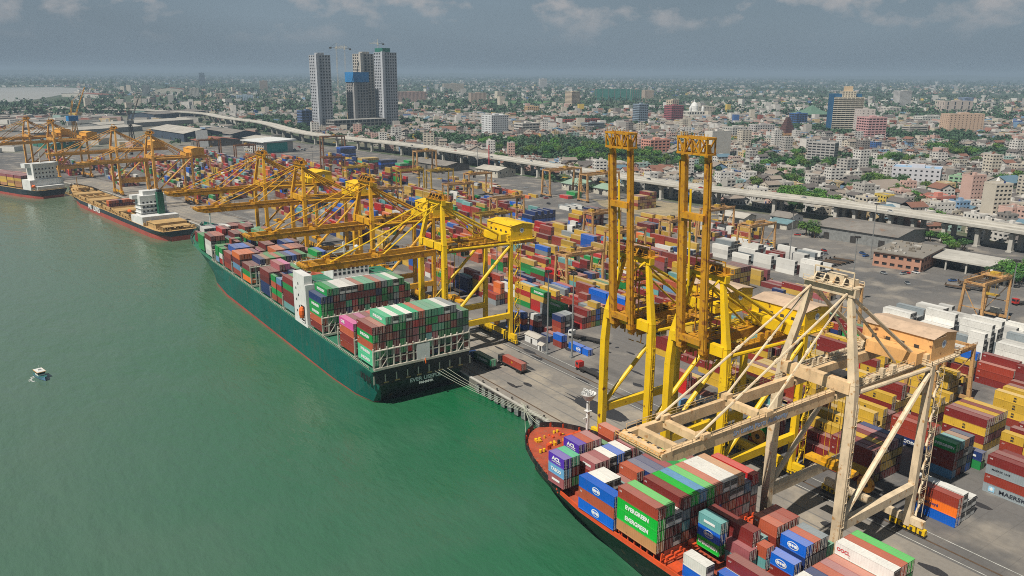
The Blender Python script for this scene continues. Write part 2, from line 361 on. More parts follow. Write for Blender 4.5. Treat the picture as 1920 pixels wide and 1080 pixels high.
# land: one sheet to the horizon, edged by the quay
mb = MB()
land = QUAY + [(-9000, 3600), (-30000, 4200), (-30000, 60000), (60000, 60000), (60000, -30000), (142.5, -30000)]
bmh = bmesh.new(); vs = [bmh.verts.new((x, y, 0)) for x, y in land]; fc = bmh.faces.new(list(reversed(vs)) if False else vs); bmesh.ops.triangulate(bmh, faces=[fc]); bmh.normal_update()
for f in bmh.faces:
    if f.normal.z < 0: f.normal_flip()
me = bpy.data.meshes.new('ground'); bmh.to_mesh(me); bmh.free()
def far_ground():
    m, t, b, Nn, L = nodes('far_ground')
    n1_ = noise_node(Nn, L, 0.0022, 8); n2_ = noise_node(Nn, L, 0.02, 6); n3_ = noise_node(Nn, L, 0.12, 3)
    c = mixc(Nn, L, rampf(Nn, L, n1_.outputs[0], 0.38, 0.6), lin((56, 78, 44)), lin((104, 100, 86)))
    c = mixc(Nn, L, rampf(Nn, L, n2_.outputs[0], 0.45, 0.62), c, lin((50, 72, 42)))
    c = mixc(Nn, L, rampf(Nn, L, n3_.outputs[0], 0.55, 0.7), c, lin((126, 118, 104)))
    tc_ = Nn('ShaderNodeTexCoord'); ln = Nn('ShaderNodeVectorMath'); ln.operation = 'LENGTH'; L(tc_.outputs['Object'], ln.inputs[0])
    c = mixc(Nn, L, rampf(Nn, L, ln.outputs['Value'], 1800, 5500), c, lin((54, 74, 46)))
    L(c, b.inputs['Base Color']); b.inputs['Roughness'].default_value = 0.95
    return m
me.materials.append(far_ground()); g = obj('ground', me); tag(g, kind='structure')
# yard pavement, apron, roads: sheets a few centimetres above the ground
def sheet(name, poly, z, m, kind='structure'):
    mb = MB(); mb.face([(x, y, z) for x, y in poly]); o = mb.build(name, m); tag(o, kind=kind); return o
YARD = [(142.5, -350), (560, -350), (560, 240), (505, 460), (500, 800), (470, 1100), (440, 1260), (90, 1260), (-20, 1290), (60, 1000), (82, 925), (112, 805), (142.5, 560)]
def yard_mat():
    m, t, b, Nn, L = nodes('yard_pavement')
    n1_ = noise_node(Nn, L, 0.012, 6); n2_ = noise_node(Nn, L, 0.06, 6); n3_ = noise_node(Nn, L, 0.7, 4); n4 = noise_node(Nn, L, 0.10, 5, stretch=(1.6, 0.18, 1))
    c = mixc(Nn, L, rampf(Nn, L, n1_.outputs[0], 0.36, 0.64), lin((116, 112, 107)), lin((94, 93, 92)))
    c = mixc(Nn, L, rampf(Nn, L, n2_.outputs[0], 0.5, 0.7), c, lin((150, 142, 130)))
    k2 = Nn('ShaderNodeMath'); k2.operation = 'MULTIPLY'; k2.inputs[1].default_value = 0.55; L(rampf(Nn, L, n4.outputs[0], 0.5, 0.72), k2.inputs[0])
    c = mixc(Nn, L, k2.outputs[0], c, lin((84, 82, 80)))
    # slab joints
    br = Nn('ShaderNodeTexBrick'); br.offset = 0; br.inputs['Scale'].default_value = 1; br.inputs['Brick Width'].default_value = 9; br.inputs['Row Height'].default_value = 7
    br.inputs['Mortar Size'].default_value = 0.10; br.inputs['Color1'].default_value = (1, 1, 1, 1); br.inputs['Color2'].default_value = (0.88, 0.88, 0.88, 1); br.inputs['Mortar'].default_value = (0.66, 0.66, 0.66, 1)
    tc_ = Nn('ShaderNodeTexCoord'); L(tc_.outputs['Object'], br.inputs['Vector']); c = mixc(Nn, L, 0.55, c, br.outputs[0], 'MULTIPLY')
    k = Nn('ShaderNodeMapRange'); k.inputs[3].default_value = 0.82; k.inputs[4].default_value = 1.16; L(n3_.outputs[0], k.inputs[0])
    cc = Nn('ShaderNodeVectorMath'); cc.operation = 'SCALE'; L(c, cc.inputs[0]); L(k.outputs[0], cc.inputs['Scale'])
    L(cc.outputs[0], b.inputs['Base Color']); b.inputs['Roughness'].default_value = 0.88; return m
sheet('yard_pavement', YARD, 0.03, yard_mat())
sheet('port_ground', [(-20, 1262), (440, 1262), (462, 1340), (455, 1700), (420, 2080), (240, 2280), (-30, 2080), (-90, 1700)], 0.02, ground_mat('port_soil', ((128, 122, 112), (108, 108, 98), (96, 102, 80)), (0.012, 0.03, 0.3)))
sheet('dirt_ground', [(467 + (34 + 9 * noise.noise((k * .9, 1, 0))) * math.cos(k * .157), 462 + (58 + 22 * noise.noise((k * .8, 5, 0))) * math.sin(k * .157)) for k in range(40)], 0.05, ground_mat('dirt', ((168, 152, 120), (140, 128, 106), (120, 116, 88)), (0.05, 0.12, 0.8)))
def strip(name, pts, wdt, z, m):
    mb = MB(); P = [Vector((x, y, z)) for x, y in pts]
    L_, R2 = [], []
    for i, p in enumerate(P):
        d = (P[min(i + 1, len(P) - 1)] - P[max(i - 1, 0)]).normalized(); n = Vector((-d.y, d.x, 0)); L_.append(p + n * wdt / 2); R2.append(p - n * wdt / 2)
    for i in range(len(P) - 1): mb.face((R2[i], R2[i + 1], L_[i + 1], L_[i]))
    o = mb.build(name, m); tag(o, kind='structure'); return o
qx = lambda off: [(142.5 + off, -340), (142.5 + off, 560), (111 + off, 805), (84 + off, 915)]
strip('quay_apron_road', [(x + 15.5, y) for x, y in qx(0)], 30.4, 0.05, M['apron'])
for off in (4.0, 34.5): strip('crane_rail_road', qx(off), 0.55, 0.075, M['rail'])
for off in (31.6, 38.2): strip('lane_marking_road', qx(off), 0.28, 0.09, M['line'])
for off in (9, 13.5, 18, 22.5): strip('tyre_track_road', [(x, y) for x, y in qx(off)], 0.5, 0.062, M['asphalt'])
# dark patch with a spiky edge on the apron
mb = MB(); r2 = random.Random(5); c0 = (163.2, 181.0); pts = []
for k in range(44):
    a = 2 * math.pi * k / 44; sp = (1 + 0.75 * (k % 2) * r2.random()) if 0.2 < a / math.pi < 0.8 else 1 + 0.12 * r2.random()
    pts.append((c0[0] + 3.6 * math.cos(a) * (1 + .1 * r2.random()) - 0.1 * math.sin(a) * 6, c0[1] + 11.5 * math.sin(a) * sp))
M['dark_patch'] = paint('dark_patch', (52, 52, 54), 0.6, 0.1, 0.2)
mb.face([(x, y, 0.082) for x, y in pts]); tag(mb.build('dark_patch_road', M['dark_patch']), kind='structure')
r2 = random.Random(31); mb = MB()
for _ in range(46):
    cx, cy = r2.uniform(150, 215), r2.uniform(60, 250); rx, ry = r2.uniform(.4, 1.6), r2.uniform(.6, 4.5); n = 9
    mb.face([(cx + rx * math.cos(2 * math.pi * k / n) * r2.uniform(.7, 1.2), cy + ry * math.sin(2 * math.pi * k / n) * r2.uniform(.7, 1.2), 0.084) for k in range(n)])
tag(mb.build('oil_stains_road', M['dark_patch']), kind='stuff')
# quay wall with a coping and rubber fenders
mb = MB()
for (x0, y0), (x1, y1) in zip(QUAY, QUAY[1:]):
    mb.bar((x0 + .35, y0, -3.2), (x1 + .35, y1, -3.2), 0.7, 6.2, 0)
    mb.bar((x0 + .5, y0, 0.13), (x1 + .5, y1, 0.13), 1.0, 0.30, 1)
tag(mb.build('quay_wall', [M['concrete_dark'], M['concrete']]), 'long concrete quay wall at the edge of the green water', 'quay wall')
k = 0
fm = MB(); fm.box(-1.1, -0.04, -1.0, 1.0, -2.6, -0.25, 0); fm.box(-1.25, -1.1, -1.1, 1.1, -2.8, -0.15, 1)
fme = fm.mesh('fender', [M['rubber'], M['steel_grey']])
for y in range(222, 169, -4):
    f = obj('quay_fender', fme, loc=(142.45, y, 0)); k += 1
    tag(f, '%s black rubber fender on the quay wall from the green ship\'s stern' % ORD[k], 'fender', 'rubber fenders along the quay wall')
bm_ = MB(); bm_.lathe([(0.0, 0.9), (.34, .9), (.34, .7), (.2, .55), (.2, .1), (.42, 0.0)], 10); bme = bm_.mesh('bollard', M['steel_dark'])
for k, y in enumerate(range(231, 167, -9)):
    tag(obj('mooring_bollard', bme, loc=(143.7, y, 0.1)), '%s dark iron bollard on the quay edge from the green ship\'s stern' % ORD[k + 1], 'bollard', 'mooring bollards on the quay edge')
# far lagoon
sheet('lagoon_water', [(-2600, 3050), (120, 3150), (300, 3600), (470, 4300), (640, 4600), (800, 5600), (650, 6150), (-3500, 6200)], 0.3, paint('lagoon', (176, 172, 160), 0.3, 0.05, 0.002))
# low far hills
mb = MB(); r2 = random.Random(3); n = 90
prev = None
for i in range(n + 1):
    a = R_(-38 + 110 * i / n); r = 21000; x, y = r * math.sin(a), r * math.cos(a)
    h = 60 + 120 * max(0, noise.noise((i * 0.13, 2.2, 0))) + 40 * noise.noise((i * 0.5, 0, 0)); cur = (x, y, max(15, h))
    if prev: mb.face(((prev[0], prev[1], 0), (x, y, 0), (x * 1.06, y * 1.06, cur[2]), (prev[0] * 1.06, prev[1] * 1.06, prev[2]))); mb.face(((prev[0] * 1.06, prev[1] * 1.06, prev[2]), (x * 1.06, y * 1.06, cur[2]), (x * 1.3, y * 1.3, 0), (prev[0] * 1.3, prev[1] * 1.3, 0)))
    prev = cur
tag(mb.build('far_hills', paint('hills', (58, 76, 52), 0.95, 0.2, 0.001)), kind='structure')
# ------------------------------------------------------------------ containers
PAL = {'green': (16, 150, 70), 'bright green': (14, 188, 56), 'mint green': (84, 190, 142), 'dark green': (10, 98, 62), 'maroon': (130, 42, 38), 'red': (204, 30, 26),
       'brown': (158, 60, 42), 'rust brown': (190, 92, 62), 'yellow': (216, 174, 58), 'blue': (4, 98, 204), 'navy': (34, 56, 110), 'white': (236, 234, 226), 'grey': (146, 156, 160),
       'orange': (240, 116, 30), 'teal': (112, 178, 176), 'purple': (84, 44, 172), 'pink': (214, 84, 156), 'tan': (196, 140, 92), 'light blue': (104, 160, 202), 'dusty pink': (164, 92, 96)}
LINP = {k: lin(v) for k, v in PAL.items()}
def cont_mat(name, rgb):
    m, t, b, Nn, L = nodes('container_' + name.replace(' ', '_')); base = lin(rgb)
    n1_ = noise_node(Nn, L, 0.5, 5); c = mixc(Nn, L, rampf(Nn, L, n1_.outputs[0], 0.3, 0.75), base, tuple(v * 0.84 for v in base))
    n2_ = noise_node(Nn, L, 1.6, 4, stretch=(1, 1, 0.2)); k = Nn('ShaderNodeMath'); k.operation = 'MULTIPLY'; k.inputs[1].default_value = 0.28; L(rampf(Nn, L, n2_.outputs[0], 0.55, 0.8), k.inputs[0])
    c = mixc(Nn, L, k.outputs[0], c, lin((110, 92, 74)))
    n3_ = noise_node(Nn, L, 0.9, 6); c = mixc(Nn, L, rampf(Nn, L, n3_.outputs[0], 0.68, 0.74), c, lin((104, 62, 40)))
    g = Nn('ShaderNodeNewGeometry'); s_ = Nn('ShaderNodeSeparateXYZ'); L(g.outputs['Normal'], s_.inputs[0])
    fr = rampf(Nn, L, s_.outputs[2], 0.6, 0.95); oi = Nn('ShaderNodeObjectInfo'); rr = Nn('ShaderNodeMapRange'); rr.inputs[3].default_value = 0.02; rr.inputs[4].default_value = 0.38; L(oi.outputs['Random'], rr.inputs[0])
    r2 = Nn('ShaderNodeMath'); r2.operation = 'MULTIPLY'; L(fr, r2.inputs[0]); L(rr.outputs[0], r2.inputs[1])
    c = mixc(Nn, L, r2.outputs[0], c, (0.46, 0.43, 0.38))
    h = Nn('ShaderNodeHueSaturation'); L(c, h.inputs['Color']); v = Nn('ShaderNodeMapRange'); v.inputs[3].default_value = 0.84; v.inputs[4].default_value = 1.12; L(oi.outputs['Random'], v.inputs[0]); L(v.outputs[0], h.inputs['Value'])
    L(h.outputs[0], b.inputs['Base Color']); b.inputs['Roughness'].default_value = 0.5
    wv = Nn('ShaderNodeTexWave'); wv.wave_type = 'BANDS'; wv.bands_direction = 'Y'; wv.inputs['Scale'].default_value = 0.55; wv.inputs['Distortion'].default_value = 0
    tc_ = Nn('ShaderNodeTexCoord'); L(tc_.outputs['Object'], wv.inputs['Vector']); bm = Nn('ShaderNodeBump'); bm.inputs['Strength'].default_value = 0.5; bm.inputs['Distance'].default_value = 0.06
    L(wv.outputs[0], bm.inputs['Height']); L(bm.outputs[0], b.inputs['Normal'])
    return m
CM = {k: cont_mat(k, v) for k, v in PAL.items()}
CW = 2.44
CONT = []                       # every container of the scene: x, y, z of its base centre
def put(x, y, z, L, col, block, c=0, k=0, t=0, H=2.59, txt=None):
    CONT.append(dict(x=x, y=y, z=z, L=L, c=col, b=block, ci=c, ki=k, ti=t, H=H, txt=txt))
def stack(x, y, z, L, cols, block, c=0, k=0, H=2.62, txt=None):
    for t, col in enumerate(cols):
        put(x, y, z + t * H, L, col, block, c, k, t + 1, H - 0.03, (txt or {}).get(t))
L40, L20 = 12.19, 6.06
def pick(r, pal):
    a = r.random() * sum(w_ for _, w_ in pal)
    for c, w_ in pal:
        a -= w_
        if a <= 0: return c
    return pal[-1][0]

# --- cargo of the green ship (bays numbered from the stern); rows of 2.5 m from the water side
EUP = [('green', 5), ('dark green', 3), ('mint green', 2), ('maroon', 6), ('brown', 3), ('rust brown', 1.5), ('red', .7), ('grey', .8), ('navy', .8), ('teal', .6), ('dusty pink', 1)]
EUF = [('green', 4), ('mint green', 1.5), ('maroon', 4), ('brown', 4), ('rust brown', 2), ('navy', 1.5), ('blue', 1), ('orange', .7), ('red', .8), ('dusty pink', 1.2), ('grey', .6), ('white', .4)]
r = random.Random(11)
def eu_bay(n, y0, L, base, heights, pal, first=None, x0=106.2, side=None, sub=0, tops=None):
    for c, h in enumerate(heights):
        if h <= 0: continue
        cols = [pick(r, pal) for _ in range(h)]
        if c == 0 and side: cols = side[:h] + cols[len(side):]
        if tops and c < len(tops) and tops[c]: cols[-1] = tops[c]
        stack(x0 + c * 2.5, y0 + L / 2, base, L, cols, ('eu', n, sub), c + 1, 1, H=2.75)
T1_ = ['maroon', 'brown', 'mint green', 'white', 'mint green', 'white', 'mint green', 'rust brown', 'mint green', 'mint green', 'mint green', 'white', 'grey', 'grey', 'green']
eu_bay(1, 229.2, L40, 12.1, [5, 5, 6, 6, 6, 6, 6, 6, 6, 6, 6, 6, 6, 5, 5], EUP, side=['mint green', 'mint green', 'rust brown', 'green', 'maroon'], tops=T1_)
eu_bay(2, 244.4, L40, 12.1, [4, 4, 4, 4, 4, 4, 4, 4, 4, 4, 4, 4, 4, 4, 4], EUP, side=['brown', 'maroon', 'rust brown', 'pink'], tops=[None, 'maroon', 'pink', 'maroon'])
eu_bay(3, 273.2, L40, 12.1, [5] + [6] * 13 + [5], EUP, side=['maroon', 'rust brown', 'green', 'green', 'navy'], tops=['navy', 'green', 'mint green', 'white', 'white', 'white', 'rust brown', 'mint green', 'mint green', 'rust brown', 'grey', 'mint green', 'white', 'green', 'green'])
eu_bay(4, 302.9, L40, 12.1, [5, 5, 4, 4, 4, 5, 5, 5, 4, 4, 4, 4, 5, 5, 4], EUF, side=['teal', 'maroon', 'maroon', 'green', 'maroon'], tops=['maroon', 'green', 'dusty pink', 'dusty pink', 'green'])
eu_bay(5, 317.0, L20, 12.1, [4, 4, 5, 4, 3, 4, 4, 4, 3, 4, 4, 4, 4, 4, 3], EUF, side=['brown', 'green', 'red', 'light blue'], sub=1)
eu_bay(5, 324.0, L20, 12.1, [4, 4, 4, 4, 4, 4, 4, 3, 4, 4, 4, 4, 4, 4, 4], EUF, side=['rust brown', 'green', 'rust brown', 'green'], sub=2)
eu_bay(6, 332.5, L40, 12.1, [4, 4, 5, 5, 4, 4, 4, 3, 3, 4, 4, 4, 3, 3, 3], EUF, side=['navy', 'navy', 'maroon', 'maroon'], tops=['maroon', 'maroon', 'dusty pink', 'pink', 'maroon'])
eu_bay(7, 359.2, L40, 12.1, [3, 3, 4, 4, 4, 4, 4, 4, 4, 4, 4, 3, 3, 4, 4], EUF, side=['orange', 'green', 'maroon'], tops=['maroon', 'maroon', 'navy', 'tan', 'green', 'rust brown', 'green', 'navy', 'blue', 'maroon', 'green', 'maroon', 'green', 'green'])
eu_bay(8, 374.4, L40, 12.1, [4, 4, 4, 4, 3, 3, 3, 4, 4, 4, 4, 4, 4, 3, 3], EUF, side=['brown', 'light blue', 'maroon', 'orange'], tops=['orange', 'orange', 'orange', 'dusty pink', None, None, None, 'orange', 'orange', 'navy', 'orange', 'rust brown'])
eu_bay(9, 389.4, L40, 12.1, [3, 4, 4, 4, 4, 3, 3, 4, 4, 3, 3, 4, 4, 4, 3], EUF, tops=[None, 'blue', 'blue', 'blue', 'maroon', 'pink', 'maroon'])
eu_bay(10, 404.2, L20, 12.2, [3, 3, 3, 4, 3, 3, 4, 3, 3, 3, 4, 4, 3, 3, 3], EUF, side=['red', 'white', 'green'], sub=1)
eu_bay(10, 411.2, L20, 12.2, [3, 3, 3, 4, 4, 3, 4, 3, 3, 3, 4, 4, 3, 3, 3], EUF, side=['light blue', 'green', 'green'], sub=2)
eu_bay(11, 424.4, L40, 12.4, [4, 4, 4, 3, 3, 4, 4, 4, 3, 3, 4, 4, 4, 3, 3], EUF, side=['white', 'white', 'white', 'maroon'], tops=['maroon', 'rust brown', 'rust brown', 'green', 'navy', 'maroon', 'maroon', 'mint green', 'green', 'rust brown', 'mint green', 'green'])
eu_bay(12, 439.3, L40, 12.8, [3, 3, 3, 3, 4, 4, 3, 3, 3, 4, 4, 3, 3, 3, 3], EUF, side=['green', 'green', 'green'], x0=106.2, tops=['green', 'green', 'rust brown', 'rust brown'])
eu_bay(13, 456.5, L40, 13.6, [2, 3, 3, 3, 3, 3, 3, 3, 3, 3, 3, 3, 2], EUF, side=['maroon', 'maroon', 'brown'], x0=108.7, tops=['maroon', 'white', 'white', 'grey', 'navy', 'white'])

# --- cargo of the near ship (bays from the bow)
NP = [('maroon', 4), ('brown', 3), ('rust brown', 2), ('green', 2), ('grey', 1.5), ('white', 1.2), ('blue', 1.2), ('red', 1), ('teal', 1), ('navy', .8), ('dusty pink', 1.5)]
NX = lambda c: 109.9 + 2.5 * c
def nb(n, c, y, z, L, cols, txt=None, H=2.62, x=None): stack(NX(c) if x is None else x, y, z, L, cols, ('near', n), c + 1, 1, H, txt)
nb(1, 0, 135.6, 10.4, L20, ['dusty pink', 'light blue', 'purple'], {0: 'bar', 1: 'TASCO', 2: 'acl'})
nb(1, 1, 135.6, 10.4, L20, ['green', 'maroon', 'mint green'])
nb(1, 2, 139.5, 10.4, L20, ['green', 'navy', 'purple'], {2: 'acl'}, x=117.7)
nb(1, 3, 139.5, 10.4, L20, ['green', 'maroon', 'rust brown'], x=120.2)
nb(1, 4, 139.5, 10.4, L20, ['green', 'green', 'dusty pink'], x=122.7)
nb(1, 5, 140.0, 10.4, L20, ['maroon', 'green'], x=126.2)
nb(1, 6, 140.4, 10.4, L20, ['maroon', 'maroon', 'rust brown'], x=130.0)
nb(2, 2, 132.5, 8.6, L20, ['maroon', 'brown', 'dusty pink'], {2: 'bar'}, x=117.0)
nb(2, 3, 132.5, 8.6, L20, ['grey', 'maroon', 'dusty pink'], x=119.5)
nb(2, 4, 133.0, 8.6, L20, ['navy', 'grey', 'white'], x=122.1)
nb(2, 5, 133.0, 8.6, L20, ['navy', 'maroon', 'blue'], {2: 'oval'}, x=124.7)
nb(2, 6, 133.5, 8.6, L20, ['blue', 'brown', 'white'], x=127.3)
nb(2, 7, 133.5, 8.6, L20, ['maroon', 'navy', 'dusty pink'], {2: 'bar'}, x=130.2)
nb(2, 8, 133.5, 8.6, L20, ['blue', 'navy'], x=132.8)
nb(3, 0, 120.9, 8.5, L40, ['blue', 'rust brown', 'blue'], {0: 'oval', 2: 'oval'}, H=2.8)
nb(3, 1, 123.8, 8.5, L20, ['maroon', 'green', 'white'], H=2.8); nb(3, 2, 123.8, 8.5, L20, ['grey', 'maroon', 'white'], H=2.8)
nb(3, 3, 123.8, 8.5, L20, ['grey', 'teal'], H=2.8); nb(3, 4, 123.8, 8.5, L20, ['maroon', 'brown'])
nb(3, 5, 123.8, 8.5, L20, ['navy', 'maroon', 'rust brown']); nb(3, 6, 120.9, 8.5, L40, ['maroon', 'navy', 'navy']); nb(3, 7, 120.9, 8.5, L40, ['brown', 'navy', 'navy'])
nb(3, 8, 120.9, 8.5, L40, ['brown', 'navy', 'dusty pink']); nb(3, 9, 120.9, 8.5, L40, ['brown', 'grey', 'green']); nb(3, 10, 120.9, 8.5, L40, ['brown', 'grey', 'bright green']); nb(3, 11, 120.9, 8.5, L40, ['brown', 'maroon', 'maroon'])
ETOP = ['brown', 'bright green', 'white', 'maroon', 'bright green', 'light blue', 'bright green', 'rust brown', 'white', 'white', 'tan', 'light blue', 'red']
EH = [4, 4, 3, 4, 4, 4, 4, 4, 4, 4, 4, 3, 4]
for c in range(13):
    cols = [pick(r, NP) for _ in range(EH[c] - 1)] + [ETOP[c]]
    if c == 0: cols = ['tan', 'bright green', 'bright green', 'brown']
    nb(4, c, 107.7, 9.7 if c < 12 else 8.4, L40, cols, {1: 'EVERGREEN', 2: 'EVERGREEN'} if c == 0 else {})
nb(5, 0, 92.6, 7.6, L20, ['blue', 'white'], x=111.6); nb(5, 4, 97.0, 9.2, L20, ['bright green', 'blue', 'teal'], {0: 'EVERGREEN', 1: 'oval', 2: 'bar'}, x=120.6)
nb(5, 5, 94.2, 9.2, L40, ['white', 'maroon', 'maroon'], x=123.5); nb(5, 6, 94.2, 9.2, L40, ['grey', 'teal'], x=126.2)
nb(5, 3, 84.4, 7.0, L40, ['white', 'maroon'], x=118.8); nb(5, 2, 84.4, 7.0, L40, ['blue'], x=116.2)
nb(6, 5, 88.6, 9.0, L20, ['teal', 'rust brown'], {1: 'star'}, x=124.9); nb(6, 4, 90.4, 8.4, L20, ['teal', 'dusty pink'], {1: None}, x=121.9)
for i, c in enumerate((7, 8, 9)): nb(6, c, 90.0, 8.6, L20, ['grey', 'maroon', 'brown'] if i else ['maroon', 'brown', 'rust brown'], x=129.8 + 2.5 * i, H=2.7)
nb(7, 6, 83.0, 7.6, L20, ['maroon', 'blue'], {1: 'oval'}, x=126.4, H=2.7); nb(7, 7, 83.1, 7.6, L20, ['grey', 'navy', 'blue'], {2: 'oval'}, x=130.0, H=2.7)
nb(7, 8, 83.1, 7.6, L20, ['maroon', 'grey', 'rust brown'], x=132.5, H=2.7); nb(7, 9, 83.1, 7.6, L20, ['maroon', 'grey', 'grey'], x=135.0, H=2.7); nb(7, 10, 83.1, 7.6, L20, ['grey', 'mint green'], x=137.5, H=2.7)
BT = ['blue', 'rust brown', 'blue', 'white', 'white', 'white', 'navy', 'rust brown', 'dusty pink', 'rust brown', 'white', 'rust brown', 'bright green']
BH = [2, 2, 2, 2, 2, 2, 2, 2, 2, 2, 3, 3, 3]
for c in range(13):
    cols = [pick(r, NP) for _ in range(BH[c] - 1)] + [BT[c]]
    nb(8, c, 70.8, 8.8, L40, cols, {BH[c] - 1: 'OOCL'} if BT[c] == 'white' else {}, H=2.7)

# --- yard
YP = [('yellow', 6), ('maroon', 3), ('brown', 2.6), ('rust brown', 2), ('red', 1.8), ('blue', .9), ('navy', .9), ('grey', .8), ('green', .7), ('white', .5), ('orange', .9), ('teal', .4), ('dusty pink', .8), ('light blue', .4), ('tan', .5)]
YFAR = [('maroon', 3), ('yellow', 4), ('brown', 3), ('red', 2), ('navy', 1.1), ('blue', 1), ('green', 1), ('dusty pink', 1.5), ('grey', 1), ('white', .7), ('orange', .6), ('teal', .6), ('tan', 1)]
def yard(block, x0, n, y0, y1, pal, lo=1, hi=5, gap=0.06, L=L40, seed=1, run=0.45, pitch=None):
    q = random.Random(seed); pitch = pitch or (L + 0.45); nk = int((y1 - y0) / pitch)
    for c in range(n):
        lead = pick(q, pal)
        for k in range(nk):
            if q.random() < gap: continue
            h = lo + int((hi - lo + 1) * q.random()); h = min(h, hi); z = 0.05
            if L == L40 and q.random() < 0.16:
                for s in (-1, 1):
                    stack(x0 + c * 2.62, y0 + (k + .5) * pitch + s * 3.1, z, L20, [pick(q, pal) for _ in range(max(1, h - (s > 0)))], block, c + 1, k + 1)
                continue
            cols = []
            for _ in range(h):
                if q.random() > run: lead = pick(q, pal)
                cols.append(lead)
            stack(x0 + c * 2.62, y0 + (k + .5) * pitch, z, L, cols, block, c + 1, k + 1)
B_ = {}
# near right, read from the photograph
def ys(block, c, k, x, y, L, cols, txt=None): stack(x, y, 0.05, L, cols, block, c, k, txt=txt)
HB = 'beside the cream crane'
ys('hapag', 1, 1, 188.9, 84.2, L40, ['blue', 'orange', 'brown'], {1: 'Hapag-Lloyd'})
ys('hapag', 2, 1, 192.0, 84.6, L40, ['white', 'white', 'white']); ys('hapag', 3, 1, 194.7, 84.6, L40, ['white', 'white']); ys('hapag', 4, 1, 197.4, 84.8, L40, ['white', 'white'])
ys('maersk', 1, 1, 213.8, 77.2, L40, ['grey', 'brown', 'grey', 'maroon'], {0: 'MAERSK', 2: 'MAERSK LINE'}); ys('maersk', 2, 1, 216.5, 77.2, L40, ['maroon', 'grey', 'brown', 'maroon'])
for i in range(3): ys('maersk', 3 + i, 1, 219.2 + 2.62 * i, 78.5, L40, ['brown', 'maroon', 'maroon'])
for i, cl in enumerate((['light blue', 'brown', 'maroon', 'green'], ['rust brown', 'grey', 'brown', 'teal'], ['navy', 'grey', 'white', 'tan'], ['blue', 'navy', 'grey', 'navy'])):
    ys('mixed', i + 1, 1, 212.6 + 2.62 * i, 94.0, L20, cl, {3: 'EVERGREEN'} if i == 0 else None)
ys('mixed', 5, 1, 224.5, 92.0, L20, ['green', 'navy'], {0: 'bar', 1: 'bar'})
ys('mixed', 6, 2, 222.5, 108.6, L40, ['navy', 'brown', 'brown'], {0: 'COSCO'}); ys('mixed', 7, 2, 225.2, 108.6, L40, ['blue', 'brown', 'brown'])
for c in range(6):
    q = random.Random(90 + c)
    ys('shade', c + 1, 1, 190.2 + 2.62 * c, 107.8, L40, [q.choice(['yellow', 'brown', 'yellow', 'maroon']) for _ in range(3)] + [['maroon', 'maroon', 'yellow', 'maroon', 'dusty pink', 'navy'][c]])
    ys('shade', c + 1, 2, 190.2 + 2.62 * c, 120.6, L40, [q.choice(['yellow', 'brown', 'maroon']) for _ in range(2 + c % 3)])
ys('shade', 1, 3, 187.5, 131.5, L20, ['maroon', 'brown', 'maroon', 'maroon'][:4]); ys('shade', 2, 3, 184.6, 134.2, L20, ['rust brown', 'bright green', 'bright green'])
for c in range(5):
    ys('msc', c + 1, 1, 236.0 + 2.62 * c, 99.9, L40, ['yellow', 'maroon', 'yellow', ['maroon', 'maroon', 'yellow', 'yellow', 'yellow'][c]] if c % 2 == 0 else ['yellow', 'dusty pink', 'yellow', 'maroon'])
for c in range(5):
    ys('msc', c + 1, 2, 236.0 + 2.62 * c, 112.8, L20, ['yellow', 'maroon', 'yellow', 'yellow'][: 3 + (c + 1) % 2])
yard('msc', 236.0, 5, 122, 172, [('yellow', 6), ('maroon', 3), ('brown', 1.5)], 2, 4, 0.05, seed=21)
yard('rightgold', 262.5, 6, 66, 115, [('yellow', 8), ('maroon', 2), ('light blue', 1), ('navy', .6), ('brown', 1)], 2, 4, 0.05, seed=22)
yard('rightgold', 262.5, 6, 118, 172, [('yellow', 7), ('maroon', 3), ('red', 1)], 2, 4, 0.12, seed=23)
yard('rightmaroon', 238, 6, 40, 92, [('yellow', 4), ('maroon', 5), ('brown', 3)], 2, 4, 0.05, seed=24)
yard('edge', 290, 6, 60, 160, YP, 1, 4, 0.15, seed=25)
yard('edge', 290, 6, 164, 205, [('maroon', 2), ('green', 2), ('navy', 1.2), ('brown', 2), ('white', 1), ('yellow', 2)], 1, 3, 0.2, seed=26)
yard('reefer', 318, 6, 100, 190, [('white', 12), ('grey', .6)], 3, 5, 0.1, seed=27, pitch=15.5)
yard('reefer', 345, 5, 100, 190, [('white', 12), ('grey', .6)], 2, 3, 0.12, seed=28, pitch=15.5)
yard('whiteyard', 372, 5, 240, 330, [('white', 10), ('grey', 1.2), ('maroon', .4)], 2, 4, 0.14, seed=29, pitch=15.5)
yard('whiteyard', 397, 5, 262, 330, [('white', 10), ('grey', 1.5), ('maroon', .6)], 1, 3, 0.12, seed=30, pitch=15.5)
# the golden block just left of the cream crane's apex, and single stacks around it
for c in range(6):
    q = random.Random(300 + c); ys('golden', c + 1, 1, 310.5 + 2.62 * c, 256.5, L40, ['bright green'] + ['yellow'] * 4 if c == 0 else [q.choice(['maroon', 'yellow']), 'yellow', q.choice(['yellow', 'maroon']), 'yellow', 'yellow' if c < 3 else 'maroon'])
for i, (x, y, cl) in enumerate(((292, 221, ['rust brown', 'rust brown', 'red']), (294.7, 221, ['yellow', 'rust brown']), (300, 219, ['maroon', 'grey', 'light blue']), (303, 219, ['brown', 'navy']), (307, 220, ['maroon', 'grey', 'red', 'navy']), (310, 220, ['navy', 'brown', 'grey']), (314, 215, ['maroon', 'brown']), (318, 214, ['light blue', 'white']))):
    ys('golden', 7 + i, 2, x, y, L20 if i % 3 else L40, cl)
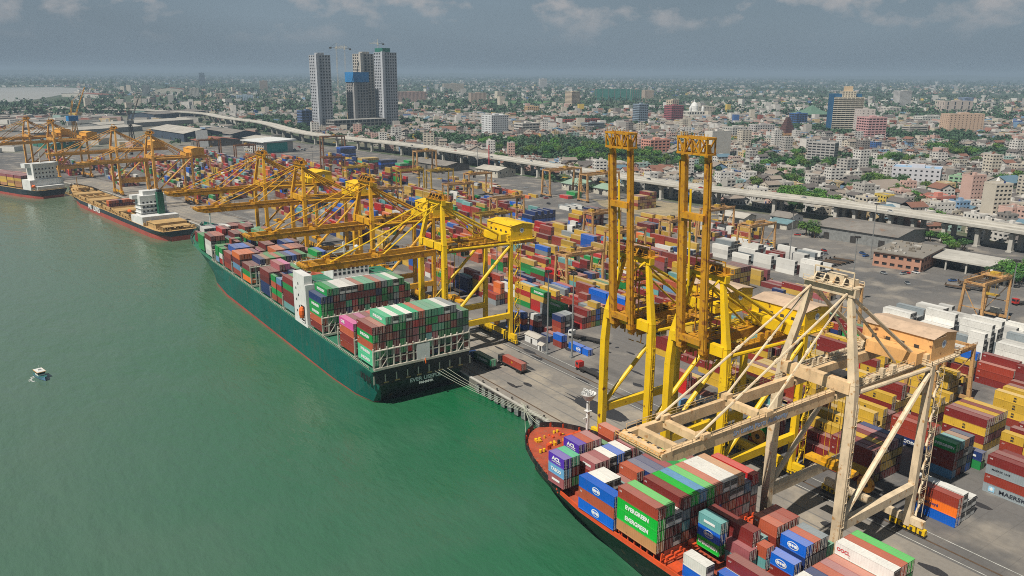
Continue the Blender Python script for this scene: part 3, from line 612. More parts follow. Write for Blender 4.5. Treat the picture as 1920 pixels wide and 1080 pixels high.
# behind the raised cranes
yard('yellowfield', 211, 8, 118, 186, [('yellow', 7), ('maroon', 3), ('brown', 1)], 1, 3, 0.22, seed=31)
yard('yellowfield', 218, 3, 186, 212, [('yellow', 4), ('brown', 3), ('maroon', 3)], 1, 3, 0.3, seed=32)
yard('yellowfield', 244, 8, 176, 240, [('yellow', 6), ('maroon', 4), ('brown', 2), ('teal', .5)], 1, 4, 0.15, seed=33)
for i, (x, y, cl) in enumerate(((196.5, 176.2, ['red', 'red', 'brown']), (199.2, 176.2, ['brown', 'red', 'maroon'][:2]), (201.9, 176.2, ['brown', 'yellow']), (204.5, 177, ['yellow', 'navy']))):
    ys('loose', 1 + i, 1, x, y, L20, cl)
ys('loose', 5, 2, 187.5, 165.0, L20, ['light blue']); ys('loose', 6, 2, 207, 148, L20, ['yellow', 'teal']); ys('loose', 7, 2, 210, 148, L20, ['teal']); ys('loose', 8, 2, 213, 150, L40, ['navy'])
ys('loose', 9, 3, 193.8, 227.9, L40, ['blue'], {0: 'oval'})
# stacks round the sheds at the far end of the apron
for i, (x, y, cl, tx) in enumerate(((188.8, 268, ['blue', 'orange', 'blue'], None), (191.4, 265, ['blue', 'orange', 'blue'], None), (194.2, 258.5, ['navy', 'brown', 'white'], None), (197.2, 255, ['maroon'], None), (201.8, 252.2, ['rust brown', 'brown', 'navy'], None), (204.5, 252.4, ['navy', 'white', 'grey'], None), (207.2, 252.8, ['navy', 'grey', 'grey'], None),
        (191.4, 246.4, ['navy'], None), (194.4, 247, ['rust brown'], None), (191.0, 237.6, ['brown', 'blue'], {1: 'bar'}), (198, 277, ['green'], None), (213.4, 276, ['grey', 'grey'], None), (218.0, 255.0, ['white', 'teal'], None))):
    ys('shed', 1 + i, 1, x, y, L20, cl, tx)
# main strips (rows of six across, a truck lane beside each), full of yellow and maroon boxes
yard('strip_a', 213.6, 6, 249.0, 335, YP, 2, 4, 0.05, seed=41)
yard('strip_a2', 233, 3, 246, 300, YP, 2, 4, 0.1, seed=42)
yard('strip_b', 203, 3, 300, 440, YP, 2, 4, 0.08, seed=43)
yard('strip_c', 243.5, 6, 252, 460, YP, 2, 4, 0.06, seed=44)
yard('strip_d', 270.5, 6, 250, 470, YP, 1, 4, 0.08, seed=45)
yard('strip_e', 302, 6, 262, 436, YP, 1, 5, 0.08, seed=46)
yard('strip_f', 333, 5, 290, 390, YP, 1, 5, 0.12, seed=47)
yard('strip_g', 352, 4, 335, 358, [('maroon', 3), ('teal', 1), ('blue', 2), ('navy', 2), ('brown', 2), ('yellow', 2), ('white', 1)], 2, 5, 0.2, seed=48)
yard('strip_g2', 380, 6, 345, 358, YFAR, 1, 4, 0.3, seed=49)
yard('strip_h', 205, 6, 470, 640, YFAR, 1, 3, 0.25, seed=50)
yard('strip_i', 232, 6, 480, 700, YFAR, 1, 4, 0.10, seed=51)
yard('strip_j', 262, 6, 480, 760, YFAR, 2, 4, 0.08, seed=52)
yard('strip_k', 292, 6, 490, 760, YFAR, 1, 4, 0.08, seed=53)
yard('strip_l', 322, 6, 500, 640, YFAR, 1, 4, 0.12, seed=54)
yard('strip_m', 352, 5, 480, 600, YFAR, 1, 3, 0.25, seed=55)
yard('strip_n', 170, 6, 660, 1050, YFAR, 1, 4, 0.15, seed=56)
yard('strip_o', 200, 6, 700, 1080, YFAR, 1, 4, 0.12, seed=57)
yard('strip_p', 230, 6, 730, 1080, YFAR, 1, 4, 0.12, seed=58)
yard('strip_q', 262, 6, 790, 1080, YFAR, 1, 4, 0.12, seed=59)
yard('strip_r', 294, 6, 800, 1000, YFAR, 1, 4, 0.15, seed=60)
yard('strip_s', 322, 6, 680, 980, YFAR, 1, 4, 0.2, seed=61)
yard('strip_t', 352, 6, 700, 820, [('navy', 2), ('yellow', 3), ('green', 1.5), ('red', 2), ('maroon', 3)], 2, 6, 0.45, seed=62)
yard('strip_u', 130, 6, 830, 1080, YFAR, 1, 4, 0.2, seed=63)
yard('strip_v', 372, 6, 850, 935, [('navy', 2), ('yellow', 2), ('maroon', 3), ('blue', 1)], 2, 5, 0.5, seed=64)
yard('strip_w', 100, 5, 950, 1180, YFAR, 1, 4, 0.2, seed=65)
for i, (x, y, L, cl) in enumerate(((363, 366, L40, ['blue', 'brown', 'teal', 'red', 'maroon']), (366, 366, L40, ['blue', 'maroon', 'grey', 'maroon', 'maroon']), (369, 366, L40, ['navy', 'brown', 'maroon', 'navy', 'navy']), (372, 366, L40, ['navy', 'blue', 'navy', 'navy']), (375, 366, L40, ['grey', 'white', 'grey', 'navy']),
        (372.5, 432, L40, ['rust brown', 'navy', 'rust brown', 'navy', 'navy']), (375.2, 432, L40, ['maroon', 'navy', 'brown', 'grey', 'navy']), (378, 434, L40, ['maroon', 'maroon', 'dusty pink', 'maroon', 'maroon']), (381, 434, L40, ['maroon', 'brown', 'maroon', 'maroon']), (366, 441, L40, ['blue', 'red', 'yellow']), (369, 441, L40, ['white', 'blue', 'red', 'yellow']),
        (321, 412, L40, ['maroon', 'yellow', 'maroon', 'maroon']), (323.7, 412, L40, ['yellow', 'maroon', 'yellow', 'maroon']), (326.3, 412, L40, ['maroon', 'yellow', 'maroon', 'yellow']), (329, 412, L40, ['maroon', 'yellow', 'maroon', 'maroon']), (327, 398, L20, ['white'] * 4), (329.7, 398, L20, ['white'] * 5), (332.4, 398, L20, ['white'] * 4))):
    stack(x, y, .05, L, cl, 'tall', i + 1, 1)
for c in range(8):
    stack(327.5 + 2.62 * c, 446, .05, L40, ['navy', 'navy', 'blue', 'navy', 'navy'][: 4 + c % 2], 'tall', c + 1, 2)
    stack(452 + 2.62 * c, 470, .05, L40, [['yellow', 'yellow', 'brown', 'maroon', 'tan'][(c * 3 + k * 2 + c * k) % 5] for k in range(4 + (c > 4))], 'tall', c + 1, 3)
    stack(402 + 2.62 * c, 790, .05, L40, ['red', 'brown', 'red', ['mint green', 'green', 'green'][c % 3]] + (['green'] if c > 3 else []), 'tall', c + 1, 4)
    stack(379 + 2.62 * c, 838, .05, L40, ['yellow', 'red', ['red', 'maroon'][c % 2], 'mint green', 'yellow'], 'tall', c + 1, 5)
    stack(399 + 2.62 * c, 832, .05, L40, ['navy', 'navy', 'blue', 'navy'], 'tall', c + 1, 6)
    stack(402 + 2.62 * c, 952, .05, L40, ['navy', 'navy', 'blue', 'navy', 'navy', 'blue'], 'tall', c + 1, 7)
    if c < 6: stack(440 + 2.62 * c, 545, .05, L40, [['red', 'green'][c > 1]] + (['green'] if c > 2 else []), 'tall', c + 1, 8); stack(402 + 3.4 * c, 497 + 6 * (c % 2), .05, L40, [['white', 'grey'][c % 2]], 'tall', c + 1, 9)
yard('strip_bb', 424, 6, 332, 405, YP, 1, 3, 0.4, seed=85); yard('strip_cc', 300, 6, 186, 205, YP, 1, 3, 0.2, seed=86); yard('strip_dd', 338, 5, 215, 285, YP, 1, 3, 0.45, seed=87)
yard('strip_x', 356, 5, 312, 352, YP, 1, 3, 0.15, seed=81); yard('strip_y', 408, 6, 345, 425, YFAR, 1, 3, 0.35, seed=82); yard('strip_z', 405, 7, 560, 700, YFAR, 1, 2, 0.6, seed=83); yard('strip_aa', 330, 4, 300, 330, [('white', 5), ('navy', 1), ('maroon', 2)], 2, 4, 0.1, seed=84)
# other ships
for n_, (cx, cy, rz, rows) in {'mid': (103.5, 679, R_(7.3), 8)}.items():
    for c in range(rows):
        x = cx + (c - 3.5) * 2.5 * math.cos(rz); y = cy + (c - 3.5) * 2.5 * math.sin(rz)
        stack(x, y, 5.0, L20, ['brown', ['orange', 'rust brown', 'rust brown', 'navy', 'orange', 'orange', 'orange', 'orange'][c]], ('mid', 1), c + 1, 1)
        CONT[-1]['rz'] = CONT[-2]['rz'] = rz
# far ship's cargo, then build every container: the 300 that show largest as things, the rest as one mass
FS = (70.0, 815.0, R_(22))                            # far ship: stern middle, heading
def fs(a, b): return (FS[0] + a * math.cos(FS[2]) - b * math.sin(FS[2]), FS[1] + a * math.sin(FS[2]) + b * math.cos(FS[2]))
q = random.Random(77)
for bay in range(5):
    for c in range(11):
        x, y = fs(-12.5 + c * 2.5, 31 + bay * 13.2)
        stack(x, y, 5.5, L40, [q.choice(['yellow', 'yellow', 'tan', 'dusty pink']) for _ in range(3)] + (['dusty pink'] if c < 6 else []), ('far', bay + 1), c + 1, 1)
        for e in CONT[-(4 if c < 6 else 3):]: e['rz'] = FS[2]
BD = {'hapag': 'beside the cream crane', 'maersk': 'tall row at right edge', 'mixed': 'short stacks right of crane', 'shade': 'shadowed block under cream crane',
      'msc': 'yellow block behind cream crane', 'rightgold': 'yellow block under nearest gantry', 'rightmaroon': 'maroon block at right edge', 'edge': 'block behind orange crane house',
      'reefer': 'white block before the canopy', 'whiteyard': 'white block before long warehouse', 'golden': 'tall yellow block behind cranes', 'yellowfield': 'field behind the raised booms',
      'loose': 'open ground by raised booms', 'shed': 'by the apron sheds', 'tall': 'tall stacks before the viaduct'}
def block_desc(b):
    if isinstance(b, tuple):
        return {'eu': 'stern bay %d, green ship' % b[1], 'near': 'bow bay %d, red-decked ship' % b[1], 'mid': 'on the black coaster', 'far': 'bay %d of the farthest ship' % b[1]}[b[0]]
    return BD.get(b, 'yard strip %s behind apron' % b.split('_')[-1])
CV = []; CF = []; owner = []
def cbox(e):
    rz = e.get('rz', 0); ca, sa = math.cos(rz), math.sin(rz); hw, hl = CW / 2 - .03, e['L'] / 2
    q = [(e['x'] + ca * a - sa * b, e['y'] + sa * a + ca * b) for a, b in ((-hw, -hl), (hw, -hl), (hw, hl), (-hw, hl))]
    return [(x, y, e['z']) for x, y in q] + [(x, y, e['z'] + e['H']) for x, y in q]
for i, e in enumerate(CONT):
    p = cbox(e); b = len(CV); CV.extend(p)
    for fq in ((4, 5, 6, 7), (0, 1, 5, 4), (1, 2, 6, 5), (2, 3, 7, 6), (3, 0, 4, 7)): CF.append(tuple(b + k for k in fq)); owner.append(i)
tree = BVHTree.FromPolygons(CV, CF)
def sees(p):
    d = CAMP - p; L = d.length; d.normalize()
    return tree.ray_cast(p + d * 0.05, d, L)[0] is None
for i, e in enumerate(CONT):
    p = [Vector(v) for v in cbox(e)]; sc_ = 0; e['vis'] = {}
    c = sum(p, Vector()) / 8; px, py, pz = proj(c)
    e['score'] = 0
    if not (-60 < px < 1980 and -40 < py < 1120): continue
    for nm, (a, b, cc, d) in {'x': (3, 0, 4, 7), 'y': (0, 1, 5, 4), 't': (4, 5, 6, 7)}.items():
        m_ = (p[a] + p[b] + p[cc] + p[d]) / 4; nrm = ((p[b] - p[a]).cross(p[d] - p[a])).normalized(); to = (CAMP - m_)
        if nrm.dot(to) <= 0: continue
        n_ = 0
        for s, t in ((.2, .7), (.5, .5), (.8, .7), (.5, .8), (.1, .15), (.9, .15)):
            q_ = p[a].lerp(p[b], s).lerp(p[d].lerp(p[cc], s), t) + nrm * 0.02
            if sees(q_): n_ += 1
        e['vis'][nm] = n_
        sc_ += n_ / 6 * (p[b] - p[a]).length * (p[d] - p[a]).length * nrm.dot(to.normalized())
    e['score'] = sc_ / (pz * pz) * 1e4
order = sorted(range(len(CONT)), key=lambda i: -CONT[i]['score'])
INDIV = set(order[:300])
_bm, _dm = {}, {}; M['rod'] = paint('rod', (190, 182, 172), .5, .3, 1)
def body_mesh(L, H, col):
    k = (L, round(H, 2), col)
    if k in _bm: return _bm[k]
    mb = MB(); w_ = CW / 2; l = L / 2; i_ = 0.045
    mb.box(-w_ + i_, w_ - i_, -l + i_, l - i_, 0.08, H - 0.05, 0)
    for sx in (-1, 1):
        for sy in (-1, 1): mb.box(min(sx * w_, sx * (w_ - .16)), max(sx * w_, sx * (w_ - .16)), min(sy * l, sy * (l - .16)), max(sy * l, sy * (l - .16)), 0, H, 0)
        a, b = min(sx * w_, sx * (w_ - .08)), max(sx * w_, sx * (w_ - .08))
        mb.box(a, b, -l + .16, l - .16, 0, .16, 0); mb.box(a, b, -l + .16, l - .16, H - .10, H - .004, 0)
        a, b = min(sx * l, sx * (l - .08)), max(sx * l, sx * (l - .08))
        mb.box(-w_ + .16, w_ - .16, a, b, 0, .16, 0); mb.box(-w_ + .16, w_ - .16, a, b, H - .10, H - .004, 0)
    _bm[k] = mb.mesh('container', CM[col]); return _bm[k]
def door_mesh(H, col):
    k = (round(H, 2), col)
    if k in _dm: return _dm[k]
    mb = MB(); w_ = CW / 2 - .17
    mb.box(-w_ - .1, w_ + .1, -.012, .03, .08, H - .05, 2)
    if col == 'white':
        mb.box(-.95, .95, -.06, -.013, 1.15, H - .3, 1); mb.box(-.8, -.1, -.09, -.061, H - .9, H - .4, 2); mb.box(.1, .8, -.09, -.061, H - .9, H - .4, 2); mb.box(-.8, .8, -.09, -.061, 1.25, H - 1.05, 2); mb.box(-1.0, 1.0, -.03, -.013, .2, 1.05, 0)
        _dm[k] = mb.mesh('refrigeration_unit', [CM[col], M['steel_grey'], M['steel_dark']]); return _dm[k]
    mb.box(-w_ + .03, -.06, -.03, -.013, .24, H - .18, 0); mb.box(.06, w_ - .03, -.03, -.013, .24, H - .18, 0)
    for x in (-.85, -.4, .4, .85):
        mb.box(x - .05, x + .05, -.085, -.022, .12, H - .08, 1)
        mb.box(x - .05, x + .25 if x < 0 else x + .05, -.10, -.076, 1.0, 1.08, 1)
    for z in (.4, H / 2, H - .4):
        for sx in (-1, 1): mb.box(sx * w_ - .06, sx * w_ + .06, -.05, -.021, z - .09, z + .09, 1)
    _dm[k] = mb.mesh('door', [CM[col], M['rod'], M['black']]); return _dm[k]
def oval_mesh(cm):
    k = ('oval', cm.name)
    if k in _dm: return _dm[k]
    mb = MB(); n = 20
    E = lambda a, b, z: [(a * math.cos(2 * math.pi * j / n), b * math.sin(2 * math.pi * j / n), z) for j in range(n)]
    mb.face(E(1.35, .85, 0.0), 0); mb.face(E(1.15, .68, 0.02), 1)
    for a, b in ((-.95, -.35), (-.2, .15), (.35, .95)): mb.box(a, b, -.32, .32, 0.02, 0.04, 0)
    mb.box(-1.1, 1.1, -.07, .07, .02, .045, 0)
    _dm[k] = mb.mesh('emblem', [M['letter_white'], cm]); return _dm[k]
def bar_mesh():
    if 'bar' in _dm: return _dm['bar']
    mb = MB(); mb.box(-1.5, 1.5, -.28, .28, 0, .03, 0); _dm['bar'] = mb.mesh('lettering', M['letter_white']); return _dm['bar']
stuff = MB(); ROLE = {}
def letter(o, e):
    t = e['txt']; face_x = -CW / 2 - 0.012; H = e['H']
    if t is None:
        if e['c'] in ('green', 'bright green', 'mint green') and e['L'] > 7: t = 'EVERGREEN'
        elif e['c'] == 'yellow' and (e['ki'] + e['ci']) % 3 != 0: t = 'msc'
        elif e['c'] == 'white' and isinstance(e['b'], str) and e['ki'] == 3 and e['ti'] == 3 and e['ci'] == 1: t = 'ONE'
        elif e['c'] == 'pink': t = 'ONE'
        elif e['c'] in ('maroon', 'brown', 'rust brown') and e['score'] > 0.5: t = 'code'
        else: return
    def place(me, y, z, nm='lettering'):
        c = obj(nm, me, o); c.matrix_local = Matrix.Translation((face_x - 0.02, y, z)) @ FACE_NX; return c
    wht = M['letter_white']
    big = min(e['L'], 12) / 12
    if t == 'bar': place(bar_mesh(), 0, H * .5)
    elif t == 'oval': place(oval_mesh(CM[e['c']]), 0, H * .5, 'emblem')
    elif t == 'star': place(text_mesh('*', 2.2, wht, .06), -.2, H * .45); place(text_mesh('yang ming', .5, wht, .01), -.2, H * .32) if False else None
    elif t == 'msc': place(text_mesh('m\nsc', 1.0, M['letter_dark'], .05), 0, H * .5)
    elif t == 'acl': place(text_mesh('ACL', 1.25, wht, .06, 1.35), 0, H * .58); place(text_mesh('ATLANTIC CONTAINER', .32, wht, .01), 0, H * .26)
    elif t == 'code': place(text_mesh('I I I', .5, wht, .02), e['L'] / 2 - .9, H * .68)
    elif t == 'EVERGREEN': place(text_mesh(t, 1.0 + .35 * (big > .9), wht, .05), 0, H * .5)
    elif t == 'MAERSK': place(text_mesh(t, 1.5, M['letter_dark'], .03, 1.2), -1.2, H * .47); place(star_mesh(), 3.9, H * .5, 'emblem')
    elif t == 'MAERSK LINE': place(text_mesh(t, .7, M['letter_dark'], .01, 1.1), 2.4, H * .6)
    elif t == 'Hapag-Lloyd': place(text_mesh(t, 1.1, M['letter_navy'], .03), 1.2, H * .5)
    elif t == 'OOCL': place(text_mesh(t, 1.0, M['letter_red'], .03), 4.3, H * .5)
    elif t == 'ONE': place(text_mesh(t, 1.5, M['letter_pink'] if e['c'] == 'white' else wht, .06), 3.0 if e['L'] > 7 else 0, H * .5)
    elif t == 'COSCO': place(text_mesh(t, 1.3, wht, .05, 1.2), -1.0, H * .5)
    else: place(text_mesh(t, 1.1, wht, .05, 1.1), 0, H * .48)
M['letter_navy'] = paint('letter_navy', (40, 50, 110), .6, .05, 1); M['letter_red'] = paint('letter_red', (206, 60, 70), .6, .05, 1)
M['letter_pink'] = paint('letter_pink', (150, 60, 90), .6, .05, 1); M['letter_sky'] = paint('letter_sky', (150, 205, 235), .6, .05, 1)
def star_mesh():
    if 'star' in _dm: return _dm['star']
    mb = MB(); mb.box(-.75, .75, -.75, .75, 0, .02, 0)
    pts = []
    for k in range(14):
        a = math.pi / 2 + math.pi * k / 7; rr = .66 if k % 2 == 0 else .32; pts.append((rr * math.cos(a), rr * math.sin(a), .035))
    for k in range(14): mb.face(((0, 0, .035), pts[k], pts[(k + 1) % 14]), 1)
    _dm['star'] = mb.mesh('emblem', [M['letter_sky'], M['letter_white']]); return _dm['star']
used = {}
for i, e in enumerate(CONT):
    if i in INDIV:
        b = e['b']; bd = block_desc(b)
        tier = ['bottom', 'second', 'third', 'fourth', 'fifth', 'sixth', 'seventh'][e['ti'] - 1] + ' tier'
        if isinstance(b, tuple) and b[0] in ('eu', 'near'):
            sub = ', nearer half' if (b[0] == 'eu' and b[2] == 1) else (', farther half' if b[0] == 'eu' and b[2] == 2 else '')
            lab = '%s container, %s, %s row from the water%s, %s' % (e['c'], tier, ORD[e['ci']], sub, bd)
        else:
            lab = '%s container, %s, %s row inland, %s stack back, %s' % (e['c'], tier, ORD[e['ci']], ORD[e['ki']], bd)
            if len(lab.split()) > 15: lab = '%s container, %s, row %d inland, stack %d, %s' % (e['c'], tier, e['ci'], e['ki'], bd)
        wds = lab.split()
        if len(wds) > 16: lab = lab.replace(' from the water', ' inward').replace(', nearer half', ' nearer').replace(', farther half', ' farther')
        if lab in used:
            if not isinstance(b, tuple): lab = '%s container, %s, row %d inland, stack %d, %s' % (e['c'], tier, e['ci'], e['ki'], bd)
            size = 'short ' if e['L'] < 7 else 'long '
            for alt in (size + lab, size + lab.replace(' tier', ' tier nearer'), size + lab.replace(' tier', ' tier farther'), lab.replace(' tier', ' tier midway')):
                if alt not in used: lab = alt; break
        used[lab] = 1
        o = obj('shipping_container', body_mesh(e['L'], e['H'], e['c']), loc=(e['x'], e['y'], e['z']), rz=e.get('rz', 0))
        grp = {'eu': 'containers on the green ship', 'near': 'containers on the red-decked ship'}.get(b[0] if isinstance(b, tuple) else '', 'containers in the yard')
        tag(o, lab, 'container', grp)
        if e['vis'].get('y', 0) >= 2 and e['score'] > 0.12:
            d = obj('door', door_mesh(e['H'], e['c']), o); d.location = (0, -e['L'] / 2, 0)
        if e['vis'].get('x', 0) >= 2: letter(o, e)
    else:
        cc = LINP[e['c']]; q = random.Random(i); v = q.uniform(.7, 1.1); g_ = q.uniform(0, .18); gm = sum(cc) / 3
        cc = tuple((a * (1 - g_) + gm * g_) * v for a in cc)
        p = cbox(e); stuff.hexa(p, 0, cc, skip='by'); stuff.face((p[0], p[1], p[5], p[4]), 0, (.018, .018, .02) if e['vis'].get('y', 0) >= 2 and e['score'] > .015 else tuple(v * .6 for v in cc) if e['c'] != 'white' else (.16, .16, .15))  # coloured ends painted darker: door gear, dirt and shade between the rows
        if e['vis'].get('y', 0) >= 2 and e['score'] > .015:      # door leaves and lock rods on the ends that face the camera
            rz = e.get('rz', 0); ca, sa = math.cos(rz), math.sin(rz); hl = e['L'] / 2; H = e['H']
            def F(x0, x1, z0, z1, d, col):
                stuff.face([(e['x'] + ca * x + sa * (hl + d), e['y'] + sa * x - ca * (hl + d), e['z'] + z) for x, z in ((x0, z0), (x1, z0), (x1, z1), (x0, z1))], 0, col)
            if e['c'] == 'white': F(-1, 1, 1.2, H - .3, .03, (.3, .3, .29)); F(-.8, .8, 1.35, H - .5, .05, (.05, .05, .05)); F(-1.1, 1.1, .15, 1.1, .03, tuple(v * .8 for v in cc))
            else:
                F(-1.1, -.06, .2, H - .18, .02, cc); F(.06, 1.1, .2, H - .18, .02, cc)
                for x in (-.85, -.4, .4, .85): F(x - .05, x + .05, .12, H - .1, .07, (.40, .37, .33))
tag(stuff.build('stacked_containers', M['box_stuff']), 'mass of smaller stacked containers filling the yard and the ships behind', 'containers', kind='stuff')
# ------------------------------------------------------------------ ship-to-shore cranes
def sts(label, paint_, house_paint, loc, rz=0, boom_up=False, apex=60.0, gz=41.0, lettering=None, stairs=True, by=4.2, house_roof=None, group='ship to shore cranes along the quay', far=False, stay=None):
    """origin: middle of the waterside rail; +x inland"""
    T = thing('quay_crane', label, 'quay crane', loc, rz, group)
    P = M[paint_]; HP = M[house_paint]; st = M[stay] if stay else P
    G = 30.5; hy = 9.25; ay = 4.6; ax = 2.0
    BM = M['crane_warm'] if paint_ == 'crane_cream' else (P if far else M['crane_ochre'])
    for sy in (-1, 1):
        mb = MB(); mb.bar((0, sy * hy, 1.8), (0, sy * hy, gz - 6), 2.0, 1.7); mb.bar((0, sy * hy, gz - 6), (0.3, sy * (hy - .6), gz + 3), 2.0, 1.7, w2=1.7, h2=1.6)
        mb.bar((.3, sy * (hy - .6), gz + 3), (ax, sy * ay, apex), 1.7, 1.6, w2=1.1, h2=1.1); mb.build('waterside_leg', P, T)
        mb = MB(); mb.bar((G, sy * hy, 1.8), (G, sy * hy, gz + 1.5), 1.7, 1.6, w2=1.5, h2=1.4); mb.build('landside_leg', P, T)
        mb = MB(); mb.bar((.9, sy * hy, 11.8), (G - .8, sy * hy, 11.8), 1.5, 2.2); mb.build('portal_tie', P, T)
        mb = MB(); mb.tube((1.0, sy * (hy + .1), 13.4), (G - .8, sy * (hy + .1), gz - .6), 0.65, 8); mb.build('diagonal_brace', P, T)
        mb = MB(); mb.tube((.9, sy * (hy - .4), gz + 1.2), (G - .8, sy * (hy - .1), gz + .6), 0.5, 8); mb.build('upper_tie', P, T)
        mb = MB(); mb.tube((ax + .4, sy * ay, apex - .8), (G - .5, sy * (ay + 1.2), gz + 2.4), .45, 8); mb.tube((ax + .4, sy * (ay - 1.6), apex - .8), (G - 8, sy * (by), gz + 2.4), .3, 8); mb.build('backstay', P, T)
        mb = MB(); mb.bar((-.2 if not boom_up else .6, sy * by, gz), (G + 15, sy * by, gz), 1.1, 2.3); mb.build('trolley_girder', BM, T)
        mb = MB(); mb.rail((1.5, sy * (by + .7), gz + 1.2), (G + 14, sy * (by + .7), gz + 1.2), 1.1, 3.0, .09); mb.build('railing', P, T)
    for x in (0, G):
        mb = MB(); mb.bar((x, -hy - 4, 3.4), (x, hy + 4, 3.4), 1.3, 1.8); mb.build('sill_beam', P if x else M['crane_yellow'] if far else P, T)
        mb = MB(); zz_ = gz + 2.4; mb.bar((x, -hy + .8, zz_), (x, hy - .8, zz_), 1.7, 2.6); mb.build('portal_beam', M['crane_warm'] if paint_ == 'crane_cream' else P, T)
        for sy in (-1, 1):
            mb = MB()
            for k in range(4):
                yy = sy * (hy - 3.2 + k * 2.3); mb.box(x - .55, x + .55, yy - .95, yy + .95, .9, 2.3, 0); mb.box(x - .8, x + .8, yy - .3, yy + .3, 1.2, 1.9, 1); mb.box(x + .56, x + 1.0, yy - .5, yy + .2, 1.3, 2.0, 0); mb.tube((x - .3, yy - .5, .55), (x + .3, yy - .5, .55), .5, 8, 1); mb.tube((x - .3, yy + .5, .55), (x + .3, yy + .5, .55), .5, 8, 1)
            mb.build('bogie', [M['crane_yellow_bright'] if not far else P, M['steel_dark']], T)
    # apex with sheaves and platform
    mb = MB(); mb.bar((ax, -ay - 1.5, apex + .2), (ax, ay + 1.5, apex + .2), 1.6, 1.8); mb.build('apex_beam', P, T)
    mb = MB(); mb.box(ax - 1.7, ax + 2.6, -ay - 1.2, ay + 1.2, apex + 1.1, apex + 1.25)
    mb.rail((ax - 1.7, -ay - 1.2, apex + 1.2), (ax - 1.7, ay + 1.2, apex + 1.2), t=.1); mb.rail((ax + 2.6, -ay - 1.2, apex + 1.2), (ax + 2.6, ay + 1.2, apex + 1.2), t=.1)
    mb.bar((ax + .5, -ay, apex + 1.2), (ax + .5, -ay, apex + 4.2), .2, .2); mb.bar((ax + .5, ay, apex + 1.2), (ax + .5, ay, apex + 4.2), .2, .2); mb.bar((ax + .5, -ay, apex + 4.2), (ax + .5, ay, apex + 4.2), .3, .3); mb.box(ax + 1.2, ax + 2.4, -ay, -ay + 2.2, apex + 1.25, apex + 2.6)
    for yy in (-3.2, -1, 1.4, 3.6):
        mb.tube((ax, yy - .2, apex + 2.0), (ax, yy + .2, apex + 2.0), .8, 10, 1); mb.bar((ax - 1.4, yy, apex + 1.2), (ax - .2, yy, apex + 3), .3, .3)
    mb.box(ax + 1, ax + 2.6, -2, 2, apex + 1.25, apex + 3, 0); mb.build('apex_platform', [M['crane_ochre'] if paint_ != 'crane_cream' else M['crane_cream'], M['steel_dark']], T)
    # boom
    hinge = Vector((-1.2, 0, gz))
    def bp(d, y, up): return Vector((hinge.x - d, y, gz + up)) if not boom_up else Vector((hinge.x - 1.2 - .055 * d - up, y, gz + 1.0 + d))
    BL = 51.0; BM = M['crane_warm'] if paint_ == 'crane_cream' else (P if far else M['crane_ochre'])
    bb = thing('boom', None, None); bb.parent = T; bb.location = (0, 0, 0)
    for sy in (-1, 1):
        mb = MB(); q0, q1 = bp(0, sy * by, 0), bp(BL - 4, sy * by, 0); mb.bar(q0, q1, 1.2 if not boom_up else 1.7, 2.3 if not boom_up else 1.3, w2=None if not boom_up else 1.25)
        mb.bar(q1, bp(BL, sy * by, .5), 1.2, 2.3 if not boom_up else 1.3, w2=1.1, h2=1.1)
        gd = mb.build('boom_girder', BM, bb)
        mb = MB(); mb.rail(bp(1, sy * (by + .75), 1.1), bp(BL - 2, sy * (by + .75), 1.1), 1.1, 2.6, .09) if not boom_up else mb.bar(bp(1, sy * (by + 1.15), .3), bp(BL - 4, sy * (by + 1.15), .3), .25, .5)
        mb.build('walkway', BM, bb)
        if lettering and sy == -1:
            me = text_mesh(lettering, 1.5, M['letter_blue'], .04, 1.05); L_ = obj('lettering', me, bb)
            L_.matrix_local = Matrix.Translation(bp(24, -by - .63, 0)) @ FACE_NY
    for d in ((BL - .6, BL - 4.5, 22, 40) if not boom_up else (3, 34)):
        mb = MB(); mb.bar(bp(d, -by, .5), bp(d, by, .5), 1.3, 1.5); mb.build('cross_tie', BM, bb)
    mb = MB(); rr = random.Random(int(loc[1]))
    d0 = BL - 1.5
    if boom_up:          # trussed head frame
        for up in (-1.2, 1.6):
            mb.bar(bp(BL - 2.2, -by - 1.0, up), bp(BL - 2.2, by + 1.0, up), .5, .5); mb.bar(bp(BL + 1.4, -by - 1.0, up), bp(BL + 1.4, by + 1.0, up), .5, .5)
            ys_ = [-by - .8 + (2 * by + 1.6) * k / 4 for k in range(5)]
            for k in range(4): mb.bar(bp(BL - 2.2 if k % 2 else BL + 1.4, ys_[k], up), bp(BL + 1.4 if k % 2 else BL - 2.2, ys_[k + 1], up), .32, .32)
            for y_ in ys_: mb.bar(bp(BL - 2.2, y_, up), bp(BL + 1.4, y_, up), .3, .3)
        for y_ in (-by - 1, 0, by + 1):
            for dd in (BL - 2.2, BL + 1.4): mb.bar(bp(dd, y_, -1.2), bp(dd, y_, 1.6), .4, .4)
        for k in range(9): mb.bar(bp(BL + 1.4, -by - 1 + k, 1.6), bp(BL + 2.5, -by - 1 + k, 1.6), .1, .1)
    else:
        for k in range(9):
            y_ = -by + 2 * by * k / 8; p = bp(d0, y_, .4); mb.tube(p + Vector((-.3, 0, .4)), p + Vector((-.3, .5, .4)), .6, 8, 1 if k % 2 else 0); mb.bar(p, p + Vector((-1.6, 0, 0.6)), .35, .35)
        mb.rail(bp(BL + .9, -by - .6, .6), bp(BL + .9, by + .6, .6), t=.12)
        for d in (22, 40):
            for sy in (-1, 1): m3 = MB(); m3.box(*sorted((bp(d, 0, 0).x - 1, bp(d, 0, 0).x + 1)), sy * by - 1.0, sy * by + 1.0, gz + 1.2, gz + 2.2); m3.build('stay_anchor', BM, bb)
    mb.build('boom_head', [M['crane_ochre'] if paint_ != 'crane_cream' else M['crane_peach'], M['steel_dark']], bb)
